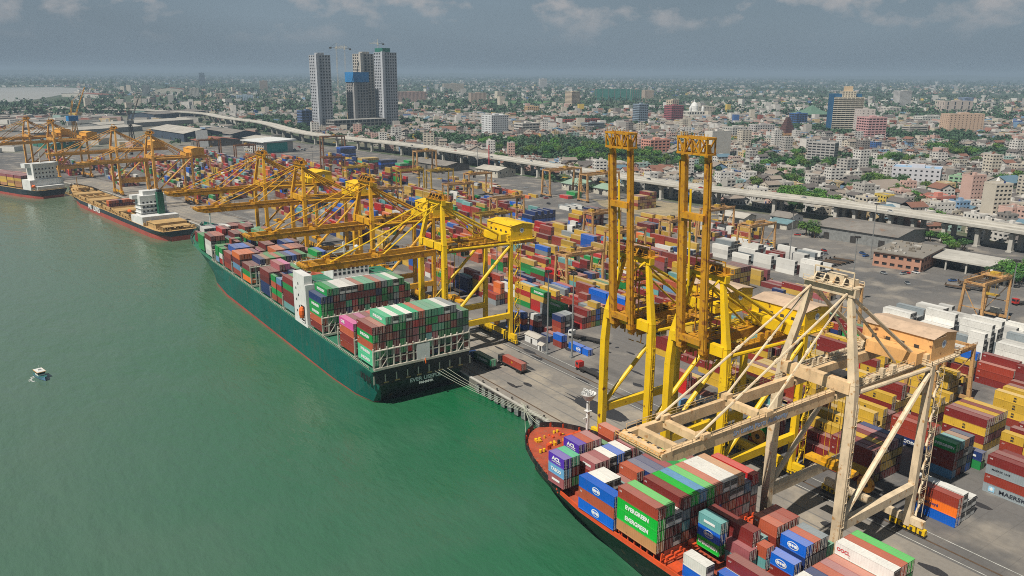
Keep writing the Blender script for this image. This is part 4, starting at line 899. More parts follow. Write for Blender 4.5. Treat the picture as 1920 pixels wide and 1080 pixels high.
    if not boom_up:
        for sy in (-1, 1):
            for d in (22, 42):
                mb = MB(); a = Vector((ax - .8, sy * (ay - .3), apex)); b_ = bp(d, sy * by, 1.6); mb.tube(a, b_, .26, 6); c_ = a.lerp(b_, .5); mb.tube(c_ + (a - c_).normalized() * .6, c_ - (a - c_).normalized() * .6, .42, 6); mb.build('forestay', st, T)
    else:
        for sy in (-1, 1):
            mb = MB(); a = Vector((ax - .6, sy * (ay - .3), apex)); b_ = bp(16, sy * by, -1); mb.tube(a, b_, .3, 6); mb.tube(bp(16, sy * (by - .8), -1.4), bp(40, sy * (by - .8), -1.4), .28, 6); mb.build('forestay', st, T)
    # machinery house behind the landside legs
    hx0, hx1, hl = G + .6, G + 11.2, 8.6
    mb = MB(); mb.box(hx0, hx1, -hl, hl, gz + 1.6, gz + 7.3, 0, skip='t')
    for a, b_ in ((hx0, (hx0 + hx1) / 2), ((hx0 + hx1) / 2, hx1)): pass
    mx = (hx0 + hx1) / 2
    mb.face(((hx0, -hl, gz + 7.3), (hx1, -hl, gz + 7.3), (mx, -hl, gz + 8.1)), 0); mb.face(((hx1, hl, gz + 7.3), (hx0, hl, gz + 7.3), (mx, hl, gz + 8.1)), 0)
    h = mb.build('machinery_house', HP, T)
    mb = MB(); o_ = .35
    mb.face(((hx0 - o_, -hl - o_, gz + 7.26), (mx, -hl - o_, gz + 8.16), (mx, hl + o_, gz + 8.16), (hx0 - o_, hl + o_, gz + 7.26))); mb.face(((mx, -hl - o_, gz + 8.16), (hx1 + o_, -hl - o_, gz + 7.26), (hx1 + o_, hl + o_, gz + 7.26), (mx, hl + o_, gz + 8.16)))
    mb.face(((hx0 - o_, -hl - o_, gz + 7.24), (hx0 - o_, hl + o_, gz + 7.24), (mx, hl + o_, gz + 7.26), (mx, -hl - o_, gz + 7.26))); mb.build('roof', M[house_roof] if house_roof else HP, h)
    if not far:
        for yy in (-5, -1.5, 2, 5.5):
            mb = MB(); mb.box(hx0 - .06, hx0 - .005, yy - .6, yy + .6, gz + 3.6, gz + 5.0); mb.build('louvre', M['steel_dark'], h)
        mb = MB(); mb.box(hx0 - 1.5, hx1 + .9, -hl - 1.3, hl + 1.3, gz + 1.3, gz + 1.55)
        for a, b_ in (((hx0 - 1.5, -hl - 1.3), (hx0 - 1.5, hl + 1.3)), ((hx0 - 1.5, -hl - 1.3), (hx1 + .9, -hl - 1.3)), ((hx1 + .9, -hl - 1.3), (hx1 + .9, hl + 1.3))): mb.rail((*a, gz + 1.5), (*b_, gz + 1.5), t=.1)
        mb.build('house_platform', P, T)
        mb = MB(); n_ = 14; mb.face([(mx + 1.0 * math.cos(2 * math.pi * k / n_), -hl - .02, gz + 5.2 + 1.0 * math.sin(2 * math.pi * k / n_)) for k in range(n_)]); 
        mb.face([(mx + .62 * math.cos(2 * math.pi * k / n_), -hl - .035, gz + 5.2 + .62 * math.sin(2 * math.pi * k / n_)) for k in range(n_)], 1); mb.build('emblem', [M['letter_white'], M['letter_blue']], h)
    mb = MB(); mb.box(G - 3.6, G + .4, -7.5, 5.0, gz + 1.4, gz + 4.2); mb.build('electrical_room', HP, T)
    # trolley, driver's cab
    tx = 10 if not boom_up else 8
    mb = MB(); mb.box(tx - 3, tx + 3, -by + .6, by - .6, gz - 1.6, gz - .6); mb.box(tx - 1.5, tx + 2, -2, 2, gz - .6, gz + 1.0); mb.rail((tx - 3, -by + .6, gz - .6), (tx + 3, -by + .6, gz - .6), t=.1); mb.build('trolley', M['steel_dark'], T)
    cb = MB(); cb.box(tx + 3.6, tx + 6.2, -1.2, 1.2, gz - 4.4, gz - 1.6); c = cb.build('drivers_cab', M['white'], T)
    cb = MB(); cb.box(tx + 3.55, tx + 3.6, -1.05, 1.05, gz - 4.1, gz - 2.2); cb.box(tx + 3.9, tx + 5.9, -1.25, -1.2, gz - 3.8, gz - 2.2); cb.build('window', M['glass'], c)
    mb = MB(); mb.box(tx - 1.4, tx + 1.4, -6.1, 6.1, 19.4, 20.2) if not far and not boom_up else None
    if mb.f:
        mb.box(tx - 1, tx + 1, -2, 2, 20.2, 21.2)
        for a in (-1, 1):
            for b_ in (-1.6, 1.6): mb.bar((tx + a, b_, 21.0), (tx + a, b_, gz - 1.5), .09, .09)
        mb.build('spreader', M['crane_yellow'], T)
    # zigzag stair tower on the near landside leg, cable reel
    if stairs:
        mb = MB(); x0, y0 = G + 1.3, -hy; z = 4
        k = 0
        while z < gz - 2:
            a = (x0 + (.2 if k % 2 == 0 else 2.4), y0 - .8, z); b_ = (x0 + (2.4 if k % 2 == 0 else .2), y0 - .8, z + 3.1)
            mb.bar(a, b_, .6, .1); mb.bar((a[0], a[1] - .35, a[2] + 1), (b_[0], b_[1] - .35, b_[2] + 1), .07, .07)
            e_ = 0 if k % 2 else 1.5; mb.box(x0 + e_, x0 + e_ + 1.2, y0 - 1.3, y0 + .1, z + 3.0, z + 3.08); mb.rail((x0, y0 - 1.3, z + 3.1), (x0 + 2.6, y0 - 1.3, z + 3.1), t=.06); mb.rail((x0 + 2.6, y0 - 1.3, z + 3.1), (x0 + 2.6, y0 + .1, z + 3.1), t=.06)
            z += 3.1; k += 1
        for dx in (0, 2.6):
            for dy in (-1.3, .1): mb.bar((x0 + dx, y0 + dy, 3), (x0 + dx, y0 + dy, gz), .12, .12)
        mb.build('stair_tower', P, T)
        mb = MB()
        for z0 in range(6, int(gz) - 1, 6):
            mb.box(-.5, .5, -hy - 1.25, -hy - .9, z0, z0 + .06)
        mb.bar((-.4, -hy - 1.1, 4), (-.4, -hy - 1.1, gz), .12, .12); mb.bar((.4, -hy - 1.1, 4), (.4, -hy - 1.1, gz), .12, .12)
        for z0 in range(4, int(gz)): mb.bar((-.4, -hy - 1.1, z0), (.4, -hy - 1.1, z0), .06, .06)
        mb.build('ladder', P, T)
        mb = MB(); mb.tube((G + 1.0, 3, 6.5), (G + 1.8, 3, 6.5), 2.2, 16, 0); mb.tube((G + .9, 3, 6.5), (G + 1.9, 3, 6.5), .8, 10, 1); mb.build('cable_reel', [M['crane_ochre'], M['steel_dark']], T)
        # electrical boxes and platforms at girder level
        mb = MB(); rr = random.Random(int(abs(loc[1])) + 3)
        for _ in range(16):
            x = rr.uniform(3, G - 2); s_ = rr.choice((-1, 1)); d = rr.uniform(.6, 1.6); mb.box(x, x + d, s_ * (by + 1.6) - .5, s_ * (by + 1.6) + .5, gz + 1.2, gz + 1.2 + rr.uniform(.8, 2.0))
        for s_ in (-1, 1):
            mb.box(2, G - 1, s_ * (by + 1.5) - .8, s_ * (by + 1.5) + .8, gz + 1.05, gz + 1.18); mb.rail((2, s_ * (by + 2.3), gz + 1.2), (G - 1, s_ * (by + 2.3), gz + 1.2), t=.09)
        if boom_up:
            for s_ in (-1, 1): mb.bar((-2.6, s_ * by, gz + .4), (.6, s_ * by, gz + 2.0), 1.3, 2.2); mb.bar((-2.6, s_ * by, gz + 6), (.4, s_ * by, gz + 2.6), .6, .6)
            for k in range(44):
                z = gz + rr.uniform(-6, 17); y = rr.uniform(-by - .5, by + .5); x = rr.uniform(-.8, 4); L_ = rr.uniform(1, 5)
                if k % 3 == 0: mb.bar((x, y, z), (x, y + rr.uniform(-3, 3), z), .22, .22)
                elif k % 3 == 1: mb.bar((x, y, z), (x + .3, y, z + L_), .22, .22)
                else: mb.box(x, x + 2.2, y - .8, y + .8, z, z + .12); mb.rail((x, y - .8, z + .1), (x + 2.2, y - .8, z + .1), t=.08)
            for y in (-2.6, -1.2, 1.0, 2.4): mb.bar((1.2, y, gz - 2), (1.0, y, gz + 17), .28, .28)
            for z in (gz + 4, gz + 9, gz + 14): mb.box(-.5, 3.2, -by + .2, by - .2, z, z + .15); mb.rail((-.5, -by + .2, z), (3.2, -by + .2, z), t=.1)
        mb.build('service_platform', M['crane_ochre'] if paint_ != 'crane_cream' else P, T)
    return T
M['house_roof'] = paint('house_roof', (206, 178, 150), .7, .2, .2)
C_ = sts('cream quay crane nearest the camera with its boom lowered over the red-decked ship', 'crane_cream', 'crane_peach', (146.5, 93.6, 0), apex=63.3, gz=41.5, by=5.0, lettering='Sri Lanka Ports Authority', house_roof='house_roof')
sts('yellow quay crane with raised boom standing next to the cream crane', 'crane_yellow_bright', 'crane_yellow_bright', (146.5, 127.0, 0), boom_up=True, apex=59, gz=39.5, by=3.6, house_roof='house_roof')
sts('yellow quay crane with raised boom, the one nearer the green ship\'s stern', 'crane_yellow_bright', 'crane_yellow_bright', (146.5, 152.4, 0), boom_up=True, apex=58.5, gz=39.0, by=3.3, house_roof='house_roof')
for y, l in ((262.0, 'yellow quay crane reaching over the green ship nearest its stern'), (324.5, 'yellow quay crane over the green ship, second from its stern'), (405.5, 'yellow quay crane over the green ship, third from its stern'), (468.0, 'yellow quay crane over the green ship\'s bow, farthest of its four')):
    sts(l, 'crane_yellow_bright' if y < 300 else 'crane_yellow', 'crane_yellow_bright', (146.5, y, 0), apex=59.5, gz=41.0, by=4.2, stairs=y < 330)
def on_quay(y):
    for (x0, y0), (x1, y1) in zip(QUAY, QUAY[1:]):
        if y0 <= y <= y1: t = (y - y0) / (y1 - y0); return x0 + t * (x1 - x0) + 4.0, math.atan2(-(x1 - x0), (y1 - y0))
for y, l in ((692, 'orange quay crane over the black coaster\'s funnel, tallest of the orange row'), (782, 'orange quay crane at the black coaster\'s bow'), (925, 'orange quay crane beside the farthest ship\'s bridge'), (985, 'orange quay crane over the farthest ship\'s cargo')):
    x, a = on_quay(y); sts(l, 'crane_orange', 'crane_orange_bright', (x, y, 0), rz=a, apex=57 if y > 700 else 58, gz=38.5, by=4.0, stairs=False, far=True, group='orange quay cranes at the far berths')
# ------------------------------------------------------------------ yard gantries
def rtg(label, mat_, loc, span=23.6, ht=19.5, base=10.0, rz=0, tx=0.6, big=False):
    T = thing('yard_gantry', label, 'gantry crane', loc, rz, 'rubber tyred gantries over the container stacks'); P = M[mat_]; hb = base / 2
    t_ = 1.15 if not big else 1.5
    for x in (0, span):
        for sy in (-1, 1):
            mb = MB(); mb.bar((x, sy * hb, 1.6), (x, sy * hb * .82, ht), t_, t_, w2=t_ * .85, h2=t_ * .85); mb.build('leg', P, T)
            mb = MB()
            for k in (-1, 1): mb.tube((x - .35, sy * hb + k * .9, .8), (x + .35, sy * hb + k * .9, .8), .8, 10)
            mb.build('wheel', M['rubber'], T)
        mb = MB(); mb.bar((x, -hb - 1.6, 1.9), (x, hb + 1.6, 1.9), 1.0, 1.1); mb.bar((x, -hb * .9, 9), (x, hb * .9, 9), .35, .35)
        mb.build('sill_beam', P, T)
    for sy in (-1, 1):
        mb = MB(); mb.bar((-.8, sy * hb * .8, ht + .6), (span + .8, sy * hb * .8, ht + .6), .9, 1.5); mb.build('girder', P, T)
        mb = MB(); mb.rail((-.5, sy * hb * .95, ht + 1.35), (span + .5, sy * hb * .95, ht + 1.35), 1.0, 3, .09); mb.build('railing', P, T)
    mb = MB(); mb.bar((-.4, -hb * .75, ht + .5), (-.4, hb * .75, ht + .5), .7, .9); mb.bar((span + .4, -hb * .75, ht + .5), (span + .4, hb * .75, ht + .5), .7, .9); mb.build('end_tie', P, T)
    x = span * tx; mb = MB(); mb.box(x - 3, x + 3, -hb * .9, hb * .9, ht + 1.4, ht + 1.75, 0); mb.box(x - 1.8, x + .6, -2.2, 1.6, ht + 1.75, ht + 3.3, 1); mb.tube((x + 1.4, -1.6, ht + 2.8), (x + 1.4, 1.6, ht + 2.8), .9, 10, 2); mb.box(x + 2, x + 2.9, 1.8, 3.2, ht + 1.75, ht + 3.2, 3)
    mb.rail((x - 3, -hb * .9, ht + 1.7), (x + 3, -hb * .9, ht + 1.7), t=.09); mb.rail((x - 3, -hb * .9, ht + 1.7), (x - 3, hb * .9, ht + 1.7), t=.09); mb.rail((x + 3, -hb * .9, ht + 1.7), (x + 3, hb * .9, ht + 1.7), t=.09)
    mb.build('trolley', [P, M['rtg_yellow'], M['steel_dark'], M['white']], T)
    cb = MB(); cb.box(x + 1.0, x + 3.0, -hb * .7, -hb * .7 + 2, ht - 2.8, ht - .3); c = cb.build('drivers_cab', M['offwhite'], T)
    cb = MB(); cb.box(x + .95, x + 1.0, -hb * .7 + .2, -hb * .7 + 1.8, ht - 2.4, ht - 1.0); cb.build('window', M['glass'], c)
    mb = MB(); mb.box(x - 1.2, x + 1.2, -3.05, 3.05, ht - 7.6, ht - 7.0)
    for a in (-1, 1):
        for b_ in (-1.5, 1.5): mb.bar((x + a, b_, ht - 7), (x + a, b_, ht + 1), .08, .08)
    mb.build('spreader', M['rtg_yellow'], T)
    mb = MB(); mb.box(span - .2, span + 1.6, -2.2, 2.2, 2.5, 4.8); mb.build('engine_box', M['offwhite'], T)
    mb = MB(); mb.bar((0.4, -hb + .3, 3), (.4, hb - .8, 17), .28, .28); mb.bar((span - .4, hb - .3, 3), (span - .4, -hb + .8, 17), .28, .28); mb.build('brace', P, T)
    return T
for lab, mt, x, y, kw in (
    ('peach yard gantry over the yellow block right of the orange crane house', 'rtg', 245.5, 119.5, dict(tx=.42)),
    ('peach yard gantry over the white block near the right edge', 'rtg', 356.0, 156.5, dict(tx=.75)),
    ('peach yard gantry before the long warehouse, over white boxes', 'rtg', 379.5, 300.0, dict(tx=.2)),
    ('peach yard gantry whose top peeks out behind the cream crane apex', 'rtg', 286.0, 185.0, dict(tx=.12)),
    ('peach yard gantry behind the right raised boom', 'rtg', 352.0, 338.0, dict(tx=.2)),
    ('peach yard gantry just left of the raised booms', 'rtg', 330.0, 384.0, dict(tx=.1)),
    ('peach yard gantry behind the yellow crane house', 'rtg', 314.0, 470.0, dict(tx=.8)),
    ('tall brown gantry by the green-roofed houses at the viaduct', 'rtg', 432.0, 562.0, dict(span=36, ht=23, big=True, base=12)),
    ('tall brown gantry touching the left raised boom', 'rtg', 440.0, 520.0, dict(span=36, ht=23, big=True, base=12)),
    ('peach yard gantry alone on the open asphalt', 'rtg', 372.0, 600.0, dict(tx=.2)),
    ('yellow yard gantry beside the striped stacks', 'rtg_yellow', 333.0, 655.0, dict(tx=.9)),
    ('dark yellow yard gantry next to the striped stacks', 'rtg_yellow', 356.0, 640.0, dict(tx=.5)),
    ('tall brown gantry in front of the grey-roofed shed', 'rtg', 411.0, 768.0, dict(ht=24, big=True)),
    ('peach yard gantry behind the second yellow crane', 'rtg', 322.0, 552.0, dict(tx=.8)),
    ('yellow yard gantry behind the third yellow crane house', 'rtg_yellow', 302.0, 705.0, dict(tx=.8)),
    ('rust brown tall gantry below the teal-walled block', 'rtg_rust', 392.0, 985.0, dict(ht=26, span=30, big=True)),
    ('rust brown gantry left of the white-roofed block', 'rtg_rust', 252.0, 1035.0, dict(ht=24, span=26, big=True)),
    ('brown gantry among far stacks left of the teal wall', 'rtg_rust', 282.0, 985.0, dict(ht=20)),
    ('peach gantry behind the orange crane row', 'rtg', 200.0, 880.0, dict(tx=.5)),
    ('peach gantry by the farthest stacks on the waterfront', 'rtg', 140.0, 1000.0, dict(tx=.4)),
    ('peach yard gantry behind the long row of white boxes', 'rtg', 404.0, 352.0, dict(tx=.5)), ('peach yard gantry over the mixed rows left of the golden block', 'rtg', 300.0, 330.0, dict(tx=.3)), ('yellow yard gantry in the middle rows behind the second yellow crane', 'rtg_yellow', 268.0, 420.0, dict(tx=.7)),
    ('peach yard gantry at the near end of the middle rows', 'rtg', 241.0, 300.0, dict(tx=.25)), ('peach yard gantry close behind the fourth yellow crane', 'rtg', 228.0, 650.0, dict(tx=.5)), ('brown yard gantry left of the striped stacks', 'rtg_rust', 318.0, 800.0, dict(tx=.4)), ('peach yard gantry deep among the far maroon rows', 'rtg', 258.0, 860.0, dict(tx=.6)),
    ('peach yard gantry at the right edge over maroon boxes', 'rtg', 300.0, 100.0, dict(tx=.7)),
    ('peach yard gantry between maroon stacks, behind the first yellow crane', 'rtg', 262.0, 560.0, dict(tx=.6))):
    rtg(lab, mt, (x, y, 0), **kw)
# ------------------------------------------------------------------ ships
def hull(parent, st, zwl, mats, name='hull', boot=1.6, boot0=None, rake=0.0, transom=None):
    """st: (y, half breadth at deck, half breadth at waterline, deck z); bow last"""
    mb = MB(); rings = []; y0_, y1_ = st[0][0], st[-1][0]; B0 = boot if boot0 is None else boot0
    for y, bd, bw, dz in st:
        bt = B0 + (boot - B0) * (y - y0_) / (y1_ - y0_)
        lv = [(bw * .93, zwl - 2.5), (bw, zwl), (bw + (bd - bw) * .10, zwl + bt), (bw + (bd - bw) * .55, zwl + (dz - zwl) * .6), (bd, dz)]
        rings.append((y, lv))
    fl = {}
    for (y0, a), (y1, b) in zip(rings, rings[1:]):
        for k in range(4):
            m = 1 if k < 2 else 0
            for s in (-1, 1):
                q = [(s * a[k][0], y0, a[k][1]), (s * b[k][0], y1, b[k][1]), (s * b[k + 1][0], y1, b[k + 1][1]), (s * a[k + 1][0], y0, a[k + 1][1])]
                mb.face(q if s > 0 else q[::-1], m)
    y, a = rings[0]
    for k in range(4):
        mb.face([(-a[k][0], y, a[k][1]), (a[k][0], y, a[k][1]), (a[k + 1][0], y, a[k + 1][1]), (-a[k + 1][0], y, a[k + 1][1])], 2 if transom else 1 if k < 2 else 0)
    if rake:
        zc = zwl + (st[0][3] - zwl) * .42
        mb.v = [(x, yy + rake * max(0, (zc - z) / (zc - zwl)) if yy == y0_ else yy, z) for x, yy, z in mb.v]
    h = mb.build(name, mats[:2] + ([transom] if transom else []), parent)
    mb = MB()
    for (y0, _, _, z0), (y1, _, _, z1), a, b in zip(st, st[1:], [r_[1] for r_ in rings], [r_[1] for r_ in rings[1:]]):
        mb.face(((-a[4][0], y0, a[4][1] - .02), (a[4][0], y0, a[4][1] - .02), (b[4][0], y1, b[4][1] - .02), (-b[4][0], y1, b[4][1] - .02)))
    d = mb.build('deck', mats[2], parent)
    return h, d
def bulwark(parent, st, i0, h, m, inner=None, name='bulwark'):
    for s in (-1, 1):
        mb = MB()
        for (y0, b0, _, z0), (y1, b1, _, z1) in zip(st[i0:], st[i0 + 1:]):
            mb.bar((s * (b0 - .12), y0, z0 + h / 2), (s * (b1 - .12), y1, z1 + h / 2), .22, h, 0)
            n = max(1, int((y1 - y0) / 2.2))
            for k in range(n):
                t = k / n; x = s * (b0 + (b1 - b0) * t - .5); y = y0 + (y1 - y0) * t; z = z0 + (z1 - z0) * t; mb.box(x - .3, x + .3, y - .06, y + .06, z, z + h * .85, 1)
        mb.build(name, [m, inner or m], parent)
# --- the green ship
EX, EY = 123.3, 229.0
EU = thing('container_ship', 'large dark green container ship moored stern towards the camera, stacked high', 'ship', (EX, EY, 0), 0, 'ships moored along the quay')
HB_ = 19.2; D = 10.4
est = [(0, HB_, 13.0, D), (6, HB_, 16.0, D), (16, HB_, 18.2, D), (34, HB_, 19.1, D), (170, HB_, 19.1, D), (196, HB_, 16.8, D + .2), (216, HB_, 12.4, D + .8), (236, HB_ - .8, 7.4, D + 1.6), (250, HB_ - 3.2, 4.0, D + 2.4), (262, HB_ - 8.0, 1.8, D + 3.2), (272, HB_ - 13.4, .8, D + 3.8), (280, 2.4, .4, D + 4.1), (284, .6, .2, D + 4.3)]
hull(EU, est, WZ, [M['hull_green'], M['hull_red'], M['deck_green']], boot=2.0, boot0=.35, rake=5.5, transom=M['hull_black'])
bulwark(EU, est, 7, 1.4, M['hull_green'], M['offwhite'])
mb = MB()
for s in (-1, 1):
    mb.rail((s * (HB_ - .3), 3, D), (s * (HB_ - .3), 196, D), 1.1, 4, .1)
mb.build('railing', M['offwhite'], EU)
mb = MB(); rr = random.Random(4)
for k in range(13):          # hatch coamings carry the stacks
    pass
for y0, L_ in ((0.2, L40), (15.4, L40), (44.2, L40), (73.9, L40), (88, 13.1), (103.5, L40), (130.2, L40), (145.4, L40), (160.4, L40), (175.2, 13.1), (195.4, L40), (210.3, L40)):
    mb.box(-HB_ + 2.2, HB_ - 2.2, y0, y0 + L_, D, 12.05)
mb.box(-15.5, 15.5, 227.5, 240, D + 1, 13.55)
mb.build('hatch_covers', M['deck_green'], EU)
# white lashing bridges between the bays; the tall one over the stern
def lash(y, z0, z1, w_, n, name='lashing_bridge', mat_='offwhite', diag=False):
    mb = MB()
    for k in range(n + 1):
        x = -w_ + 2 * w_ * k / n; mb.bar((x, y, z0), (x, y, z1), .34, .5); mb.bar((x, y, z1), (x, y, z1 + .9), .4, .4)
    nz = max(2, round((z1 - z0) / 2.75))
    for j in range(nz + 1):
        z = z0 + (z1 - z0) * j / nz; mb.bar((-w_, y, z), (w_, y, z), .9 if j in (0, nz) else .25, .28 if j else .8)
    if diag:
        for k in (1, n - 2):
            x = -w_ + 2 * w_ * k / n; x2 = x + 2 * w_ / n
            mb.bar((x, y - .2, z0), (x2, y - .2, (z0 + z1) / 2), .22, .22); mb.bar((x, y - .2, (z0 + z1) / 2), (x2, y - .2, z1), .22, .22)
    return mb.build(name, M[mat_], EU)
lash(-.7, 11.4, 17.8, HB_ - .5, 15, diag=True)
mb = MB(); mb.box(-2.6, 2.4, -1.1, -.85, 11.5, 17.4); mb.build('stair_house', M['white'], EU)
for y in (14.2, 28.5, 43.2): lash(y, 11.4, 18 if y > 14.5 else 17.6, HB_ - .6, 15, diag=y > 40)
for y in (87.0, 102.3, 116.6, 129.4, 144.0, 159.2, 174.4, 189.2, 194.4): lash(y, 11.2, 16.5 if y not in (116.6, 129.4) else 20.0, HB_ - .8, 15)
# transom: mooring deck openings, name, port of registry
mb = MB()
for k in range(9):
    x = -HB_ + 1.2 + k * 4.2; mb.box(x, x + 3.4, -.06, -.004, 6.0, 8.6)
mb.build('mooring_opening', M['black'], EU)
mb = MB()
for k in range(10):
    x = -HB_ + .8 + k * 4.2; mb = MB(); mb.box(x - .35, x + .1, -.12, -.03, 5.8, 8.8); mb.build('mooring_post', M['offwhite'], EU)
for k in range(8): mb = MB(); mb.box(-15 + k * 4.2, -13.2 + k * 4.2, -.25, -.07, 5.7, 6.15); mb.build('fairlead', M['deck_tan'], EU)
mb = MB()
for k in range(4): mb.box(-HB_ - .05, -HB_ - .004, 1.2 + k * 2.1, 2.7 + k * 2.1, 6.0, 8.2)
mb.build('side_opening', M['black'], EU)
for t_, z, s_ in (('EVER USEFUL', 4.3, 1.9), ('PANAMA', 2.75, 1.2)):
    o = obj('lettering', text_mesh(t_, s_, M['letter_white'], .05, 1.15), EU); o.matrix_local = Matrix.Translation((1.2, -.06, z)) @ FACE_NY
mb = MB(); mb.tube((0, -.6, 10.3), (0, -2.4, 13.2), .08, 6); mb.build('flag_staff', M['white'], EU)
mb = MB(); mb.face(((0, -1.4, 11.6), (.2, -2.0, 10.0), (.1, -2.5, 10.8), (0, -2.1, 12.6))); mb.build('flag', M['orange'], EU)
# bridge house
mb = MB()
mb.box(-HB_ + .1, HB_ - .1, 57.6, 71.2, D, 27.6, 0); mb.box(-HB_ + .1, -HB_ + 3.4, 58.6, 70.4, 27.6, 31.0, 0); mb.box(-6.5, 9.0, 60.4, 69.6, 27.6, 32.5, 0)
bh = mb.build('bridge_house', M['white'], EU)
for z in (29.0, 30.8):
    mb = MB()
    for k in range(8): mb.box(-6.0 + k * 1.9, -4.9 + k * 1.9, 60.34, 60.396, z, z + 1.1)
    mb.build('window', M['glass'], bh)
mb = MB(); mb.box(-HB_ + .04, -HB_ + .096, 59.6, 63.8, D + 1.4, D + 8.2); mb.build('boat_bay', M['black'], bh)
mb = MB(); mb.lathe([(0, -2.3), (.9, -1.7), (1.25, -.6), (1.25, .9), (.8, 1.9), (0, 2.3)], 10); lb = mb.mesh('lifeboat', M['orange'])
o = obj('lifeboat', lb, bh); o.location = (-HB_ - .35, 61.8, D + 5.4); o.scale = (1, 1, 1.1)
mb = MB(); mb.box(-HB_ + .02, -HB_ + .08, 60.0, 60.2, D + 1.4, D + 4.4); mb.box(-HB_ - .3, -HB_ + .1, 59.8, 63.6, D + 1.6, D + 1.9); mb.box(-HB_ - .3, -HB_ + .05, 59.8, 63.6, D + 2.9, D + 3.1); mb.build('boat_cradle', M['white'], bh)
mb = MB()
for k in range(7): mb.box(-HB_ + .04, -HB_ + .09, 65 + (k % 2) * 2.6, 65.9 + (k % 2) * 2.6, D + 2 + k * 2.3, D + 3 + k * 2.3)
mb.build('porthole', M['glass'], bh)
mb = MB(); mb.rail((-HB_ + 3.6, 57.8, 27.6), (HB_ - .3, 57.8, 27.6), t=.1); mb.rail((-6.5, 60.5, 32.5), (9, 60.5, 32.5), t=.1); mb.build('railing', M['white'], bh)
mb = MB(); mb.box(-HB_ + 3.6, -6.7, 58.2, 71, 27.6, 27.8); mb.box(9.2, HB_ - .3, 58.2, 71, 27.6, 27.8); mb.box(-6.4, 8.9, 60.6, 69.4, 32.5, 32.6); mb.build('monkey_deck', M['deck_green'], bh)
mb = MB(); mb.box(-1.5, 5.5, 73.4, 81, D + 2, 31.0, 0); mb.box(-1.2, 5.2, 73.8, 80.6, 31.0, 34.0, 1); mb.build('funnel', [M['hull_green'], M['black']], EU) if False else mb.build('funnel', [M['hull_green'], M['black']], EU)
mb = MB(); mb.bar((1, 66, 32.5), (1, 66, 41), .7, .7); mb.bar((-4, 66, 37), (6, 66, 37), .4, .4); mb.bar((-3, 66, 39.5), (5, 66, 39.5), .3, .3); mb.bar((-4, 66, 37), (1, 66, 33), .3, .3); mb.bar((6, 66, 37), (1, 66, 33), .3, .3); mb.lathe([(0, .9), (.8, .5), (.9, 0), (.6, -.7), (0, -.9)], 10, 0, (6.5, 66, 38.4)); mb.build('radar_mast', M['white'], EU)
mb = MB(); mb.bar((0, 266, 13.5), (0, 266, 27), .8, .8); mb.box(-1.4, 1.4, 265.4, 266.6, 24.2, 24.5); mb.build('foremast', M['white'], EU)
mb = MB()
for s in (-1, 1): mb.lathe([(0, 1.6), (1.0, 1.6), (1.0, 0)], 10, 0, (s * 3.2, 252, 13.6)); mb.box(s * 5 - 1, s * 5 + 1, 244, 248, 13, 14.6)
mb.build('windlass', M['offwhite'], EU)
def rope(name, pts, r_, lab, grp):
    mb = MB()
    a, b, sag = pts; a = Vector(a); b = Vector(b); n = 10; P_ = [a.lerp(b, k / n) - Vector((0, 0, sag * 4 * (k / n) * (1 - k / n))) for k in range(n + 1)]
    for p, q_ in zip(P_, P_[1:]): mb.tube(p, q_, r_, 5, caps=False)
    return tag(mb.build(name, M['rope']), lab, 'rope', grp)
ML = 'pale mooring rope from the green ship\'s stern to the quay edge'
for k, (x, xx) in enumerate(((9.5, 189), (7.5, 186), (6, 183), (4.5, 181))):
    rope('mooring_rope', ((EX + x, EY - .2, 6.1), (143.6, xx, .8), 1.6), .055, ML.replace('pale mooring rope', ORD[k + 1] + ' pale mooring rope inward'), 'stern ropes of the green ship')
# --- the near red-decked ship
NY = 165.0; NXc = 124.8
NS = thing('container_ship', 'black-hulled container ship with orange-red deck and mixed colourful cargo, bow away from camera', 'ship', (NXc, NY, 0), 0, 'ships moored along the quay')
DN = 7.2
nst = [(-230, 16.0, 15.6, DN), (-120, 16.0, 15.6, DN), (-85, 16.0, 13.4, DN), (-60, 16.0, 10.6, DN), (-46, 16.0, 9.0, DN), (-38, 15.9, 8.0, DN + .1), (-30, 15.2, 6.6, DN + .6), (-22, 14.0, 5.0, DN + 1.2), (-14, 12.0, 3.3, DN + 1.8), (-8, 9.6, 2.0, DN + 2.1), (-4, 7.0, 1.2, DN + 2.3), (-1.5, 4.4, .6, DN + 2.4), (0, 1.2, .2, DN + 2.5)]
hull(NS, nst, WZ, [M['hull_black'], M['hull_red'], M['deck_red']], boot=.6)
bulwark(NS, nst, 6, 1.5, M['hull_black'], M['deck_orange'])
mb = MB()
for s in (-1, 1): mb.bar((s * 15.7, -200, DN + .5), (s * 15.7, -40, DN + .5), .3, 1.0); mb.bar((s * 15.7, -40, DN + .5), (s * 15.0, -30, DN + 1.0), .3, 1.0)
mb.build('side_rail', M['deck_orange'], NS)
mb = MB()
mb.box(-13.6, 13.6, -51.2 - 12.2, -51.2, DN, 8.5 + 1.1); mb.box(-13.2, 13.2, -50.4, -38.0, DN, 8.45); mb.box(-12.2, 12.2, -36.0, -28.6, DN, 8.55); mb.box(-10.6, 10.6, -32.0, -24.6, DN, 10.3)
mb.box(-14, 14, -85, -65.0, DN - .4, DN + .2); mb.box(-3, 14, -78, -65.5, DN, 9.1)
mb.build('hatch_covers', M['deck_red'], NS)
mb = MB()
for y in (-51.0, -37.6, -64.0, -65.0, -79.3, -28.4):
    mb.bar((-15, y, DN + 1.2), (15, y, DN + 1.2), .5, .4)
    for k in range(12): x = -14.5 + k * 2.64; mb.bar((x, y, DN), (x, y, DN + 2.2), .3, .5)
for y in range(-64, -38, 2): mb.bar((-15.2, y, DN), (-14.9, y, DN + 2.6), .25, .4)
